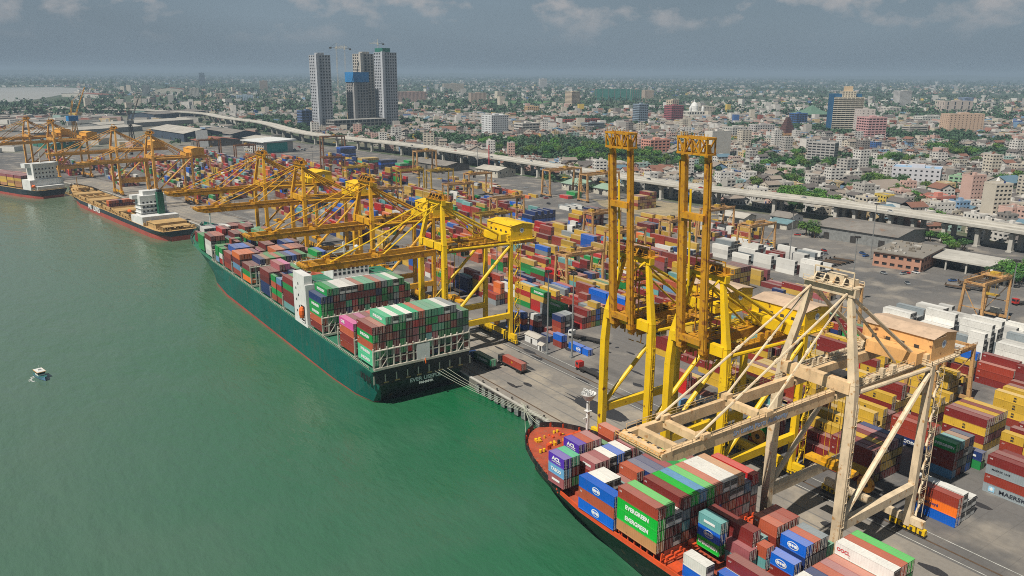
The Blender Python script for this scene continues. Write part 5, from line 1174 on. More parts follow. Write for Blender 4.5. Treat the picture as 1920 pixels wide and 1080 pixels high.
mb.box(-15.4, -12.4, -69, -66, DN, DN + 1.2); mb.box(-15.2, -13, -76, -71, DN, DN + .9)
mb.build('deck_frames', M['deck_orange'], NS)
mb = MB(); mb.tube((-.5, -14, 12), (1.7, -14, 12), 1.3, 12, 1); mb.box(-1.0, 2.2, -15, -13, 9, 11.2, 1); mb.tube((4, -12, 11), (6.2, -12, 11), 1.0, 12, 1); mb.tube((-5.5, -18, 10.6), (-4, -18, 10.6), .9, 10, 0)
for x, y in ((-4, -6), (-7, -12), (-8.6, -18), (3, -5), (6, -9), (9, -16), (-2, -10)):
    for dx in (-.6, .6): mb.lathe([(0, .9), (.36, .9), (.3, 0)], 8, 0, (x + dx, y, DN + 2.0))
mb.box(-11.2, -9.2, -24, -21, DN + 1.2, DN + 3.2, 0); mb.build('windlass', [M['crane_yellow_bright'], M['deck_orange']], NS)
mb = MB(); rr = random.Random(6)
for k in range(34):
    y = rr.uniform(-24, -3); bw_ = 12.5 * (1 - ((y + 24) / 26) ** 2); x = rr.uniform(-bw_, bw_) * .85; s_ = rr.uniform(.3, 1.1); mb.box(x, x + s_, y, y + s_ * rr.uniform(.6, 1.6), DN + 1.2, DN + 2.0 + rr.uniform(.2, 1.2), rr.randrange(3))
mb.build('deck_gear', [M['deck_orange'], M['crane_yellow'], M['steel_dark']], NS)['kind'] = 'stuff'
mb = MB(); mb.box(-13.2, -9, -25.3, -25.1, DN + 1, DN + 4.2); mb.box(-9.4, -9.2, -25.1, -22, DN + 1, DN + 3.6); mb.build('breakwater', M['deck_red'], NS)
mb = MB(); mb.bar((10.4, -10, DN + 2), (10.4, -10, 22), .7, .7); mb.bar((8.9, -10, 14), (11.9, -10, 14), .3, .3); mb.box(9.6, 11.2, -10.8, -9.2, 16, 16.2); mb.lathe([(1.1, 19.4), (2.2, 21.2), (2.2, 21.4), (1.0, 19.5)], 14, 0, (10.4, -10, 0)); mb.rail((8.3, -10, 21.2), (12.5, -10, 21.2), 1, 1, .12); mb.rail((10.4, -12.1, 21.2), (10.4, -7.9, 21.2), 1, 1, .12)
mb.build('foremast', M['white'], NS)
for k, (a, b) in enumerate((((-2.5, -1.4), (143.6, 196)), ((-1, -.4), (143.6, 197)), ((2, -1), (143.8, 198)), ((4, -2.4), (143.8, 199)), ((-6.6, -4.4), (143.5, 196.5)))):
    rope('mooring_rope', ((NXc + a[0], NY + a[1], DN + 3.0), (b[0], b[1], .9), 1.2 + .4 * k), .07, '%s thin mooring rope from the red-decked ship\'s bow to the quay' % ORD[k + 1], 'bow ropes of the red-decked ship')
# --- black coaster
MR = R_(7.3)
MS = thing('container_ship', 'half-empty black coaster with red waterline, white bridge and dark green funnel', 'ship', (119.0, 557, 0), MR, 'ships moored along the quay')
D3 = 3.2
mst = [(0, 11.5, 6, D3 + .6), (10, 13.0, 10.5, D3 + .3), (26, 13.0, 12.6, D3), (190, 13.0, 12.8, D3), (214, 12.2, 9.2, D3 + 1.0), (234, 9.2, 4.6, D3 + 3.2), (250, 4.6, 1.2, D3 + 4.0), (258, .8, .3, D3 + 4.4)]
hull(MS, mst, WZ, [M['hull_navy'], M['hull_red'], M['deck_tan']], boot=3.2)
bulwark(MS, mst, 4, 1.3, M['hull_navy'], M['deck_tan'])
mb = MB(); mb.lathe([(0, 4), (1.6, 2), (1.9, -4)], 10); bb = mb.build('bulbous_bow', M['hull_red'], MS); bb.rotation_euler = (R_(-90), 0, 0); bb.location = (0, 258, WZ + .2)
o = obj('lettering', text_mesh('MR  LINES', 5.6, M['letter_white'], .12, 1.25), MS); o.matrix_local = Matrix.Translation((-13.05, 150, .9)) @ FACE_NX
mb = MB(); mb.box(-10.5, 10.5, 16, 31, D3, D3 + 3.4, 1); mb.box(-11, 11, 16, 31, D3 + 3.4, D3 + 3.8, 0)
for k in range(7):
    y_ = 72 + k * 22
    for a in (-10.5, 9.7): mb.box(a, a + .8, y_, y_ + 19, D3, D3 + 2.4, 0)
    for b in (0, 18.2): mb.box(-10.5, 10.5, y_ + b, y_ + b + .8, D3, D3 + 2.5, 0)
    if k in (1, 4, 6): mb.box(-9.7, 9.7, y_ + .9, y_ + 18.1, D3, D3 + 2.0, 0)
    else:
        mb.box(-9.6, 9.6, y_ + .9, y_ + 18.1, D3, D3 + .3, 2)
        for j in range(4): mb.bar((-9.7 + j * 5.2, y_ + .8, D3 + 1.6), (-9.7 + j * 5.2, y_ + 18.2, D3 + 1.6), .5, .8, 0)
mb.build('hatch_covers', [M['deck_tan'], M['deck_tan'], M['steel_dark']], MS)
mb = MB(); mb.box(-12.5, 12.5, 36, 46, D3, 9, 0); mb.box(-12.5, 12.5, 46, 60, D3, 8, 0); mb.box(-9, 9, 48, 59, 8, 22, 0); mb.box(-12.5, 12.5, 53, 59, 19.5, 22.3, 0); mb.box(-6, 6, 50, 58, 22, 25, 0)
for z in (10, 13, 16): mb.box(-9.8, 9.8, 46.4, 60, z, z + .25, 0)
b3 = mb.build('bridge_house', M['white'], MS)
for z in (10.6, 13.6, 16.6):
    mb = MB()
    for k in range(6): mb.box(-7.5 + k * 2.7, -6.2 + k * 2.7, 47.93, 47.99, z, z + 1.2)
    mb.build('window', M['glass'], b3)
mb = MB(); mb.box(1.4, 5.6, 42.6, 46.8, 8, 24.5, 0); mb.box(1.9, 5.1, 43, 46.4, 24.5, 26, 1); mb.build('funnel', [paint('funnel_green', (22, 92, 70), .5), M['black']], MS)
mb = MB(); mb.lathe([(0, -2.3), (1.1, -1.5), (1.3, 0), (1.0, 1.6), (0, 2.3)], 9); o = obj('lifeboat', mb.mesh('lifeboat', M['orange']), MS); o.location = (-12.2, 63, 10); o.rotation_euler = (R_(90), 0, 0)
mb = MB(); rr = random.Random(8)
for k in range(90):
    x = rr.uniform(-12, 11); y = rr.choice((rr.uniform(2, 14), rr.uniform(60, 71), rr.uniform(31, 36), rr.uniform(222, 246))); s_ = rr.uniform(.5, 1.8); mb.box(x, x + s_, y, y + s_, D3 + .1, D3 + rr.uniform(.6, 3.4) + (2 if y > 222 else 0))
for k in range(60):
    y = 34 + k * 3.4; mb.box(-12.4, -11.4, y, y + 1.4, D3, D3 + rr.uniform(.8, 2.2)); mb.box(11.2, 12.2, y, y + 1.2, D3, D3 + rr.uniform(.8, 2.2))
mb.build('deck_gear', M['deck_tan'], MS)['kind'] = 'stuff'
mb = MB(); mb.bar((0, 54, 25), (0, 54, 34), .6, .6); mb.bar((-3, 54, 31), (3, 54, 31), .3, .3); mb.bar((0, 244, 7), (0, 244, 16), .6, .6); mb.box(-4, 4, 226, 238, 5.5, 8); mb.build('mast', M['deck_tan'], MS)
mb = MB()
for k in range(9): mb.bar((-11 + k * 2.7, 4, D3 + .5), (-11 + k * 2.7, 4, D3 + 3), .3, .3)
mb.rail((-11, 1, D3 + .6), (11, 1, D3 + .6), t=.14); mb.box(-9, 9, 3.5, 12, D3 + 2.6, D3 + 2.9); mb.build('stern_railing', M['deck_tan'], MS)
# --- farthest ship
FSH = thing('container_ship', 'dark navy container ship with tall white bridge, farthest left at the quay', 'ship', (FS[0], FS[1], 0), FS[2], 'ships moored along the quay')
D4 = 4.2
fst = [(0, 13, 9, D4), (8, 14.5, 12, D4), (30, 14.8, 14.2, D4), (170, 14.8, 14.2, D4), (196, 10, 5, D4 + 1.5), (214, .8, .3, D4 + 2.4)]
hull(FSH, fst, WZ, [M['hull_navy'], M['hull_red'], M['deck_tan']], boot=2.2)
mb = MB(); mb.box(-14.6, 14.6, 8, 22, D4, 13, 0); mb.box(-10, 10, 9, 21, 13, 27, 0); mb.box(-14.6, 14.6, 13, 20, 23.5, 27.2, 0); mb.box(-12, 12, 2, 7, D4, 7.5, 0)
b4 = mb.build('bridge_house', M['white'], FSH)
mb = MB()
for k in range(6):
    for z in (14.5, 18, 21.5): mb.box(-8.5 + k * 3, -7.3 + k * 3, 8.92, 8.99, z, z + 1.3)
mb.build('windows_row', M['glass'], b4)
mb = MB(); mb.lathe([(0, -2.6), (1.2, -1.5), (1.5, 0), (1.1, 1.6), (0, 2.6)], 9); o = obj('lifeboat', mb.mesh('lifeboat', M['orange']), FSH); o.location = (-13.6, 5, 8); o.rotation_euler = (R_(70), 0, 0)
mb = MB(); mb.rail((-13, .5, D4), (13, .5, D4), t=.16); mb.bar((0, 15, 27), (0, 15, 36), .7, .7); mb.bar((-4, 15, 33), (4, 15, 33), .4, .4); mb.build('mast', M['offwhite'], FSH)
# --- pilot boat
PB = thing('pilot_boat', 'small pale blue motor boat with yellow-edged white roof, alone on the water', 'boat', (14.4, 330, WZ), R_(192))
PB.scale = (.85, .85, .85)
bst = [(0, 1.7, 1.5, 1.1), (3, 1.9, 1.6, 1.15), (7, 1.8, 1.3, 1.3), (9.5, 1.1, .6, 1.6), (11, .15, .05, 1.9)]
hull(PB, bst, 0.02, [paint('boat_blue', (110, 152, 184), .4), M['hull_navy'], paint('boat_deck', (40, 110, 106), .6)], boot=.15)
mb = MB(); mb.box(-1.4, 1.4, 2.2, 6.6, 1.1, 3.0, 0); c = mb.build('cabin', M['white'], PB)
mb = MB(); mb.box(-1.44, 1.44, 2.16, 6.64, 2.0, 2.7, 0); mb.build('window', M['glass'], c)
mb = MB(); mb.box(-1.8, 1.8, 1.2, 7.2, 3.0, 3.15, 1); mb.box(-1.65, 1.65, 1.35, 7.05, 3.15, 3.25, 0); mb.box(-.5, .6, 3, 4.4, 3.25, 3.8, 0); mb.bar((0, 4, 3.8), (0, 4, 5.4), .1, .1); mb.build('roof', [M['white'], M['crane_orange_bright']], PB)
mb = MB(); rr = random.Random(2)
for s in (-1, 1):
    for k in range(5): mb.obox(14.6 + s * 2.4 + rr.uniform(-.5, .5), 328 - k * 1.3, 1.2, .5, WZ + .02, WZ + .05, .3, 0)
o = mb.build('wake_foam', M['white']); tag(o, kind='stuff')
# ------------------------------------------------------------------ elevated highway
VP = [(547, -400), (542, 100), (542, 260), (540, 340), (526, 420), (515, 480), (512, 560), (512, 700), (508, 820), (504, 930), (480, 1095), (464, 1200), (470, 1330), (486, 1450), (492, 1560), (480, 1700), (482, 1800), (486, 1925), (440, 2080), (360, 2220), (250, 2300)]
def smooth(P, n=5):
    o = []
    for i in range(len(P) - 1):
        p0, p1, p2, p3 = (Vector(P[max(0, min(len(P) - 1, k))]) for k in (i - 1, i, i + 1, i + 2))
        for j in range(n):
            t = j / n; o.append(0.5 * ((2 * p1) + (p2 - p0) * t + (2 * p0 - 5 * p1 + 4 * p2 - p3) * t * t + (3 * p1 - p0 - 3 * p2 + p3) * t ** 3))
    o.append(Vector(P[-1])); return o
VS = smooth(VP); VZ = 14.0; VWd = 11.6
V = thing('elevated_highway', 'long pale concrete viaduct curving between the container yard and the city', 'viaduct', (512, 560, 0))
def ribbon(name, prof, m, parent):
    """prof: list of (offset, z) outline swept along the viaduct"""
    mb = MB(); R2 = []
    for i, p in enumerate(VS):
        d = (VS[min(i + 1, len(VS) - 1)] - VS[max(i - 1, 0)]).normalized(); n = Vector((d.y, -d.x))
        R2.append([(p.x + n.x * o_ - 512, p.y + n.y * o_ - 560, z) for o_, z in prof])
    for a, b in zip(R2, R2[1:]):
        for k in range(len(prof)):
            k2 = (k + 1) % len(prof); mb.face((a[k], a[k2], b[k2], b[k]))
    mb.face(R2[0]); return mb.build(name, m, parent)
ribbon('deck', [(-VWd, VZ - .25), (-VWd, VZ - .8), (-5, VZ - 2.4), (5, VZ - 2.4), (VWd, VZ - .8), (VWd, VZ - .25)], M['concrete'], V)
M['viaduct_road'] = paint('viaduct_road', (200, 195, 184), .9, .18, .05)
ribbon('road_surface', [(-VWd + .4, VZ - .22), (-VWd + .4, VZ - .21), (VWd - .4, VZ - .21), (VWd - .4, VZ - .22)], M['viaduct_road'], V)
for s in (-1, 1): ribbon('parapet', sorted([(s * VWd, VZ - .2), (s * VWd, VZ + .95), (s * (VWd - .35), VZ + .95), (s * (VWd - .35), VZ - .2)]) if False else [(s * VWd, VZ - .2), (s * VWd, VZ + .95), (s * (VWd - .35), VZ + .95), (s * (VWd - .35), VZ - .2)], M['concrete'], V)
ribbon('median_barrier', [(-.3, VZ - .2), (-.3, VZ + .75), (.3, VZ + .75), (.3, VZ - .2)], M['concrete'], V)
acc = 0; last = VS[0]; nextp = 6
for i, p in enumerate(VS):
    acc += (p - last).length; last = p
    if acc >= nextp:
        nextp += 52; d = (VS[min(i + 1, len(VS) - 1)] - VS[i - 1]).normalized(); n = Vector((d.y, -d.x))
        for s in (-1, 1):
            c = p + n * s * 6.5; mb = MB(); rz = math.atan2(d.y, d.x) - math.pi / 2
            mb.obox(c.x - 512, c.y - 560, 3.2, 2.4, 0, VZ - 3.6, rz); mb.obox(c.x - 512, c.y - 560, 4.6, 3.4, 0, 1.0, rz); mb.build('pier', M['concrete'], V)
        mb = MB(); mb.obox(p.x - 512, p.y - 560, 19, 2.6, VZ - 3.6, VZ - 2.1, math.atan2(d.y, d.x) - math.pi / 2, skip=''); mb.build('crosshead', M['concrete'], V)
# cars on the deck
def vx0(y):
    for a, b in zip(VP, VP[1:]):
        if a[1] <= y <= b[1]: return a[0] + (b[0] - a[0]) * (y - a[1]) / (b[1] - a[1])
    return 512
mbc = MB(); mbc.box(-.9, .9, -2.1, 2.1, .35, .95, 0); mbc.hexa(((-.85, -1.5, .95), (.85, -1.5, .95), (.85, 1.2, .95), (-.85, 1.2, .95), (-.68, -1.1, 1.5), (.68, -1.1, 1.5), (.68, .6, 1.5), (-.68, .6, 1.5)), 1)
wm = MB()
for x in (-.8, .8):
    for y in (-1.35, 1.3): wm.tube((x - .12, y, .33), (x + .12, y, .33), .33, 10)
wme = wm.mesh('wheels', M['rubber']); CARM = {}
def car(col, rgb, loc, rz, lab, grp=None, kind='car'):
    if col not in CARM: CARM[col] = mbc.mesh('body', [paint('car_' + col, rgb, .3, .05, 1), M['glass']])
    t = thing('parked_car' if kind == 'car' else kind, lab, 'car', loc, rz, grp); obj('body', CARM[col], t); obj('wheels', wme, t); return t
# ------------------------------------------------------------------ trucks
def truck(lab, loc, rz, cab='white', rgb=(220, 220, 216), trailer=True, grp='container trucks in the yard'):
    t = thing('container_truck', lab, 'truck', loc, rz, grp)
    mb = MB(); mb.box(-1.2, 1.2, 7.0, 9.2, 1.0, 3.3, 0); mb.box(-1.1, 1.1, 5.0, 7.0, .8, 1.3, 1); mb.box(-1.05, 1.05, 9.2, 9.26, 2.0, 3.0, 2); mb.box(-1.25, -1.2, 7.6, 8.8, 2.1, 3.0, 2); mb.build('cab', [paint('cab_' + cab, rgb, .4, .1, 1) if ('cab_' + cab) not in bpy.data.materials else bpy.data.materials['cab_' + cab], M['steel_dark'], M['glass']], t)
    if trailer:
        mb = MB(); mb.box(-1.2, 1.2, -6.2, 6.4, 1.05, 1.4); mb.box(-.5, .5, -6, 6, .8, 1.05); mb.build('trailer', M['steel_dark'], t)
    for y in ((8.3, 5.8, 4.7, -3.2, -4.4, -5.6) if trailer else (8.3, 5.8, 4.7)):
        mb = MB()
        for s in (-1, 1): mb.tube((s * 1.2 - .18, y, .5), (s * 1.2 + .18, y, .5), .5, 10)
        mb.build('wheel', M['rubber'], t)
    return t
truck('dark truck hauling the red container along the apron', (160.9, 227, .05), 0, 'dark', (60, 56, 54), grp=None)
o = obj('shipping_container', body_mesh(L40, 2.59, 'brown'), loc=(160.9, 226.9, 1.47)); tag(o, 'red-brown container riding on the dark truck on the apron', 'container'); obj('door', door_mesh(2.59, 'brown'), o).location = (0, -L40 / 2, 0)
c = obj('emblem', text_mesh('*', 2.0, M['crane_yellow_bright'], .05), o); c.matrix_local = Matrix.Translation((-1.26, 0, 1.0)) @ FACE_NX
truck('truck with a green trailer load in the green ship\'s shadow', (154.0, 236.5, .05), 0, 'blue', (40, 70, 120), grp=None)
o = obj('shipping_container', body_mesh(L40, 2.59, 'dark green'), loc=(154.0, 236.4, 1.47)); tag(o, 'dark green container on a truck beside the green ship\'s stern', 'container'); obj('door', door_mesh(2.59, 'mint green'), o).location = (0, -L40 / 2, 0)  # body in shaded green, end in sunlit mint: light painted into the colours
c = obj('lettering', text_mesh('EVERGREEN', 1.3, M['letter_white'], .05), o); c.matrix_local = Matrix.Translation((-1.26, 0, 1.3)) @ FACE_NX
for i, (x, y, rz, cab, rgb, lab) in enumerate(((418, 158, 1.2, 'red', (190, 50, 40), 'red-cabbed truck parked beside the flat canopy'), (372, 560, 1.4, 'white', (220, 220, 216), 'white truck out on the open asphalt'), (214, 172, .1, 'white', (220, 220, 216), 'white truck behind the left raised crane'), (383, 275, .6, 'yellow', (220, 180, 40), 'yellow truck beside the white block'),
    (199, 330, 0, 'white', (220, 220, 216), 'white truck between the quay cranes of the green ship'), (186, 410, 0, 'blue', (40, 70, 120), 'blue truck on the apron beyond the second yellow crane'), (395, 640, 1.5, 'red', (190, 50, 40), 'red truck near the striped stacks'), (322, 222, .9, 'white', (220, 220, 216), 'white truck by the golden block'), (430, 310, 1.5, 'yellow', (220, 180, 40), 'yellow truck before the long warehouse'))):
    truck(lab, (x, y, .05), rz, cab, rgb)
q = random.Random(12)
spots = [(q.uniform(405, 445), q.uniform(195, 240)) for _ in range(6)] + [(q.uniform(425, 470), q.uniform(255, 330)) for _ in range(12)] + [(q.uniform(400, 470), q.uniform(480, 680)) for _ in range(10)] + [(q.uniform(395, 450), q.uniform(1060, 1150)) for _ in range(14)]
CC = [('white', (226, 226, 224)), ('silver', (160, 164, 166)), ('red', (170, 40, 36)), ('dark', (50, 54, 60)), ('blue', (50, 90, 150))]
marks = [('the brick depot', 440, 240), ('the long warehouse', 480, 300), ('the green-roofed houses', 500, 560), ('the teal-walled block', 375, 1130)]
PK = []
for i, (x, y) in enumerate(spots):
    cn, rgb = q.choice(CC); near = min(marks, key=lambda m_: (m_[1] - x) ** 2 + (m_[2] - y) ** 2)
    PK.append((near, (x - near[1]) ** 2 + (y - near[2]) ** 2, cn, rgb, x, y, q.uniform(0, 3.1)))
rk = {}
for near, _, cn, rgb, x, y, rz in sorted(PK, key=lambda t: t[1]):
    rk[near[0]] = rk.get(near[0], 0) + 1; car(cn, rgb, (x, y, .04), rz, '%s parked car, %s closest of the cars to %s' % (cn, ORD[rk[near[0]]], near[0]), 'parked cars in the port')
# ------------------------------------------------------------------ high light masts
def mast(lab, x, y, h=34):
    t = thing('light_mast', lab, 'light mast', (x, y, 0), 0, 'tall floodlight masts in the yard')
    mb = MB(); mb.tube((0, 0, 0), (0, 0, h), .38, 8, 0, .18); mb.box(-.7, .7, -.7, .7, 0, .8); mb.build('pole', M['steel_grey'], t)
    mb = MB()
    for k in range(8): a = 2 * math.pi * k / 8; mb.box(1.1 * math.cos(a) - .3, 1.1 * math.cos(a) + .3, 1.1 * math.sin(a) - .3, 1.1 * math.sin(a) + .3, h - .6, h)
    mb.tube((0, 0, h - .25), (0, 0, h), 1.2, 10); mb.build('lamp_ring', M['steel_dark'], t)
for lab, x, y in (('floodlight mast beside the lone blue container, left of two', 181, 233), ('floodlight mast beside the lone blue container, right of two', 186.5, 224.5), ('floodlight mast at the brick depot', 443, 256), ('floodlight mast before the white block', 375, 264), ('floodlight mast by the white block at the right edge', 352, 140),
    ('floodlight mast on the open asphalt left of the green roofs', 392, 430), ('floodlight mast before the grey-roofed shed', 470, 735), ('floodlight mast behind the first yellow crane', 236, 350), ('floodlight mast behind the second yellow crane', 232, 440), ('floodlight mast among the far stacks', 300, 780), ('floodlight mast over the white boxes by the canopy', 342, 205)):
    mast(lab, x, y)
# small sheds on the apron
def shed(lab, x, y, w_, d, h, rz, roof, wall, rm='tin_light'):
    t = thing('small_shed', lab, 'shed', (x, y, .05), rz)
    mb = MB(); mb.obox(0, 0, w_, d, 0, h); mb.build('wall', M[wall], t)
    mb = MB(); mb.hexa([(-w_ / 2 - .3, -d / 2 - .4, h + .02), (w_ / 2 + .3, -d / 2 - .4, h + .02), (w_ / 2 + .3, d / 2 + .4, h + .02), (-w_ / 2 - .3, d / 2 + .4, h + .02), (-.3, -d / 2 - .4, h + .9), (.3, -d / 2 - .4, h + .9), (.3, d / 2 + .4, h + .9), (-.3, d / 2 + .4, h + .9)]); mb.build('roof', M[rm], t)
    mb = MB(); mb.box(-w_ / 2 - .04, -w_ / 2 - .005, -1, .2, .1, 2.1); mb.build('door', M['steel_dark'], t)
shed('white shed with pale pitched roof beside the apron stacks', 185.6, 247.0, 4.6, 8.4, 3.0, 0, 0, 'white')
shed('tiny white hut beside the floodlight mast', 182.4, 238.0, 2.6, 2.6, 2.2, 0, 0, 'white')
shed('white hut with maroon roof under the left raised crane', 193.6, 163.2, 4.2, 4.2, 4.6, 0, 0, 'white', 'tile_red')
for i, (y, s) in enumerate(((300, -4), (372, 5), (455, -5), (520, 4), (610, -4), (700, 5), (760, -5), (850, 4), (940, -4))):
    cn, rgb = CC[i % 5]; t = car(cn, rgb, (vx0(y) + s, y, VZ - .2), 0 if s > 0 else math.pi, '%s car driving on the elevated highway, %s from the right edge' % (cn, ORD[i + 1]), 'cars on the elevated highway', 'moving_car')
for i, (x, y, cab, rgb, lab) in enumerate(((181, 205, 'red', (190, 50, 40), 'red truck on the apron lane behind the left raised crane'), (180, 300, 'blue', (40, 70, 120), 'blue truck on the apron beside the first yellow crane'), (181, 365, 'yellow', (220, 180, 40), 'yellow truck on the apron between the second and third yellow cranes'), (180, 520, 'white', (220, 220, 216), 'white truck on the far apron beyond the fourth yellow crane'),
    (207.5, 140, 'white', (220, 220, 216), 'white truck in the lane beside the yellow field'), (232.5, 60, 'red', (190, 50, 40), 'red truck in the lane at the lower right stacks'), (290, 480, 'yellow', (220, 180, 40), 'yellow truck in a lane among the middle stacks'), (345, 470, 'red', (190, 50, 40), 'red truck near the tall navy stacks'), (400, 440, 'blue', (40, 70, 120), 'blue truck before the grey open asphalt'), (205, 236, 'white', (220, 220, 216), 'white truck turning past the lone blue container'))):
    truck(lab, (x, y, .05), .04 * i, cab, rgb)
q = random.Random(44)
for i in range(16):
    x, y = (396 + 4.2 * (i % 8), 262 + 17 * (i // 8)) if i < 8 else (418 + 4.4 * (i % 8), 186 + 3 * (i % 3))
    t = thing('flatbed_trailer', 'empty flatbed trailer, %s inland in the row %s' % (ORD[i % 8 + 1], 'behind the white boxes' if i < 8 else 'by the flat canopy'), 'trailer', (x, y, .05), .25, 'parked flatbed trailers'); mb = MB(); mb.box(-1.2, 1.2, -6, 6, 1.1, 1.4); mb.box(-.5, .5, -5.8, 5.8, .8, 1.1); mb.box(-1.2, 1.2, 5.6, 5.8, 1.4, 2.4); mb.build('bed', M['rail'] if i % 3 else M['steel_dark'], t); mb = MB()
    for yy in (-4.6, -3.3):
        for s in (-1, 1): mb.tube((s * 1.15 - .2, yy, .5), (s * 1.15 + .2, yy, .5), .5, 8)
    mb.build('wheels', M['rubber'], t)
# ------------------------------------------------------------------ city
BP = [M['building_paint'], M['window_dark']]
LM = []                      # landmarks other labels refer to: name, x, y, clearance
def block(o_, w_, d, h, c, nx, ny, nz, fw=.6, fh=.55, dep=.4, base=0.0, roof=True, cx=0, cy=0, z0=0, all4=False, rc=None, mw=0):
    """building body into mesh builder o_, recessed windows on the two faces towards the harbour"""
    n0 = len(o_.f); x0, x1, y0, y1 = cx - w_ / 2, cx + w_ / 2, cy - d / 2, cy + d / 2
    if nx: o_.facade((x0, y0, z0), (1, 0, 0), w_, h, nx, nz, fw, fh, dep, mw, 1, base)
    else: o_.face(((x0, y0, z0), (x1, y0, z0), (x1, y0, z0 + h), (x0, y0, z0 + h)), mw)
    if ny: o_.facade((x0, y1, z0), (0, -1, 0), d, h, ny, nz, fw, fh, dep, mw, 1, base)
    else: o_.face(((x0, y1, z0), (x0, y0, z0), (x0, y0, z0 + h), (x0, y1, z0 + h)), mw)
    if all4 and nx: o_.facade((x1, y1, z0), (-1, 0, 0), w_, h, nx, nz, fw, fh, dep, mw, 1, base); o_.facade((x1, y0, z0), (0, 1, 0), d, h, ny, nz, fw, fh, dep, mw, 1, base)
    else: o_.face(((x1, y0, z0), (x1, y1, z0), (x1, y1, z0 + h), (x1, y0, z0 + h)), mw); o_.face(((x1, y1, z0), (x0, y1, z0), (x0, y1, z0 + h), (x1, y1, z0 + h)), mw)
    if roof: o_.face(((x0, y0, z0 + h), (x1, y0, z0 + h), (x1, y1, z0 + h), (x0, y1, z0 + h)), mw, rc)
    for k in range(n0, len(o_.f)):
        if o_.c[k] is None: o_.c[k] = c
def parapet(mb, w_, d, h, c, cx=0, cy=0, t=.4, ph=1.1):
    x0, x1, y0, y1 = cx - w_ / 2 - .05, cx + w_ / 2 + .05, cy - d / 2 - .05, cy + d / 2 + .05
    for a in ((x0, x1, y0, y0 + t), (x0, x1, y1 - t, y1), (x0, x0 + t, y0 + t, y1 - t), (x1 - t, x1, y0 + t, y1 - t)): mb.box(*a, h - .3, h + ph, 0, c)
def building(label, cat, x, y, w_, d, h, rz, col, nx, ny, nz, name='apartment_building', roofc=(150, 146, 138), short=None, extra=None, clear=None, **kw):
    T = thing(name, label, cat, (x, y, 0), R_(rz)); mb = MB(); block(mb, w_, d, h, lin(col), nx, ny, nz, roof=False, **kw); mb.build('wall', BP, T)
    mb = MB(); mb.face(((-w_ / 2, -d / 2, h - .02), (w_ / 2, -d / 2, h - .02), (w_ / 2, d / 2, h - .02), (-w_ / 2, d / 2, h - .02)), 0, lin(roofc)); parapet(mb, w_, d, h, lin(tuple(min(255, v + 6) for v in col)))
    q = random.Random(int(x * 7 + y)); mb.box(-w_ * .12, w_ * .14, -d * .15, d * .12, h, h + 3.2, 0, lin(col))
    for _ in range(4): a, b = q.uniform(-.4, .3) * w_, q.uniform(-.4, .3) * d; mb.box(a, a + 1.6, b, b + 1.6, h, h + q.uniform(1, 2), 0, lin((170, 168, 160)))
    mb.build('roof', BP, T)
    LM.append((short or 'the ' + label, x, y, clear or max(w_, d) * .75))
    return T
# towers being built
def tower(label, x, y, w_, d, h, rz, nx, ny, nz, col, netting=None, crown=None, short=None):
    T = thing('tower_block', label, 'tower', (x, y, 0), R_(rz)); c = lin(col)
    mb = MB(); block(mb, w_, d, h, c, nx, ny, nz, .56, .58, .8, base=0, rc=lin((130, 126, 120)))
    mb.box(-w_ / 2 - .6, -w_ / 2 + w_ * .16, -d / 2 - .6, -d / 2 + d * .14, 0, h + 1.5, 0, lin(tuple(min(255, v + 14) for v in col)))
    mb.build('wall', BP, T)
    mb = MB(); mb.box(-w_ * .25, w_ * .2, -d * .2, d * .2, h, h + 4, 0, c)
    for k in range(6): mb.bar((-w_ * .3 + k * w_ * .1, -d * .2, h), (-w_ * .3 + k * w_ * .1, -d * .2, h + 5), .5, .5, 0, c)
    mb.build('lift_core', BP, T)
    if netting: z0, z1, m = netting; mb = MB(); mb.box(-w_ / 2 - 1.6, w_ / 2 + 1.6, -d / 2 - 1.6, d / 2 + 1.6, z0, z1); mb.build('safety_screen', M[m], T)
    if crown: mb = MB(); mb.box(*crown); mb.build('green_netting', M['net_green'], T)
    LM.append((short, x, y, max(w_, d) * .8)); return T
M['net_blue'] = paint('net_blue', (36, 128, 190), .7, .25, .08); M['net_green'] = paint('net_green', (38, 120, 104), .7, .25, .08)
TC = (178, 181, 186)
tower('grey concrete tower block under construction, standing alone on the left', 598, 1488, 30, 27, 138, 8, 5, 4, 25, TC, short='the lone unfinished tower')
tower('shorter unfinished tower wrapped in bright blue screens at its top', 676, 1496, 32, 28, 90, 8, 5, 4, 17, (150, 148, 146), (88, 107, 'net_blue'), short='the blue-screened tower')
tower('tallest unfinished tower with green netting on its roof', 735, 1488, 34, 30, 145, 8, 6, 5, 26, TC, crown=(-16, 2, -15, 12, 145.5, 153), short='the green-topped tower')
tower('unfinished twin tower standing behind the blue-screened tower', 719, 1550, 38, 30, 143, 8, 5, 4, 25, (186, 180, 170), short='the rear unfinished tower')
T = thing('podium_building', 'unfinished grey podium with open floors between the tower feet', 'building', (656, 1462, 0), R_(8)); mb = MB(); block(mb, 118, 30, 19, lin((160, 158, 152)), 13, 4, 3, .8, .72, 2.5); mb.build('frame', BP, T); LM.append(('the tower podium', 656, 1462, 60))
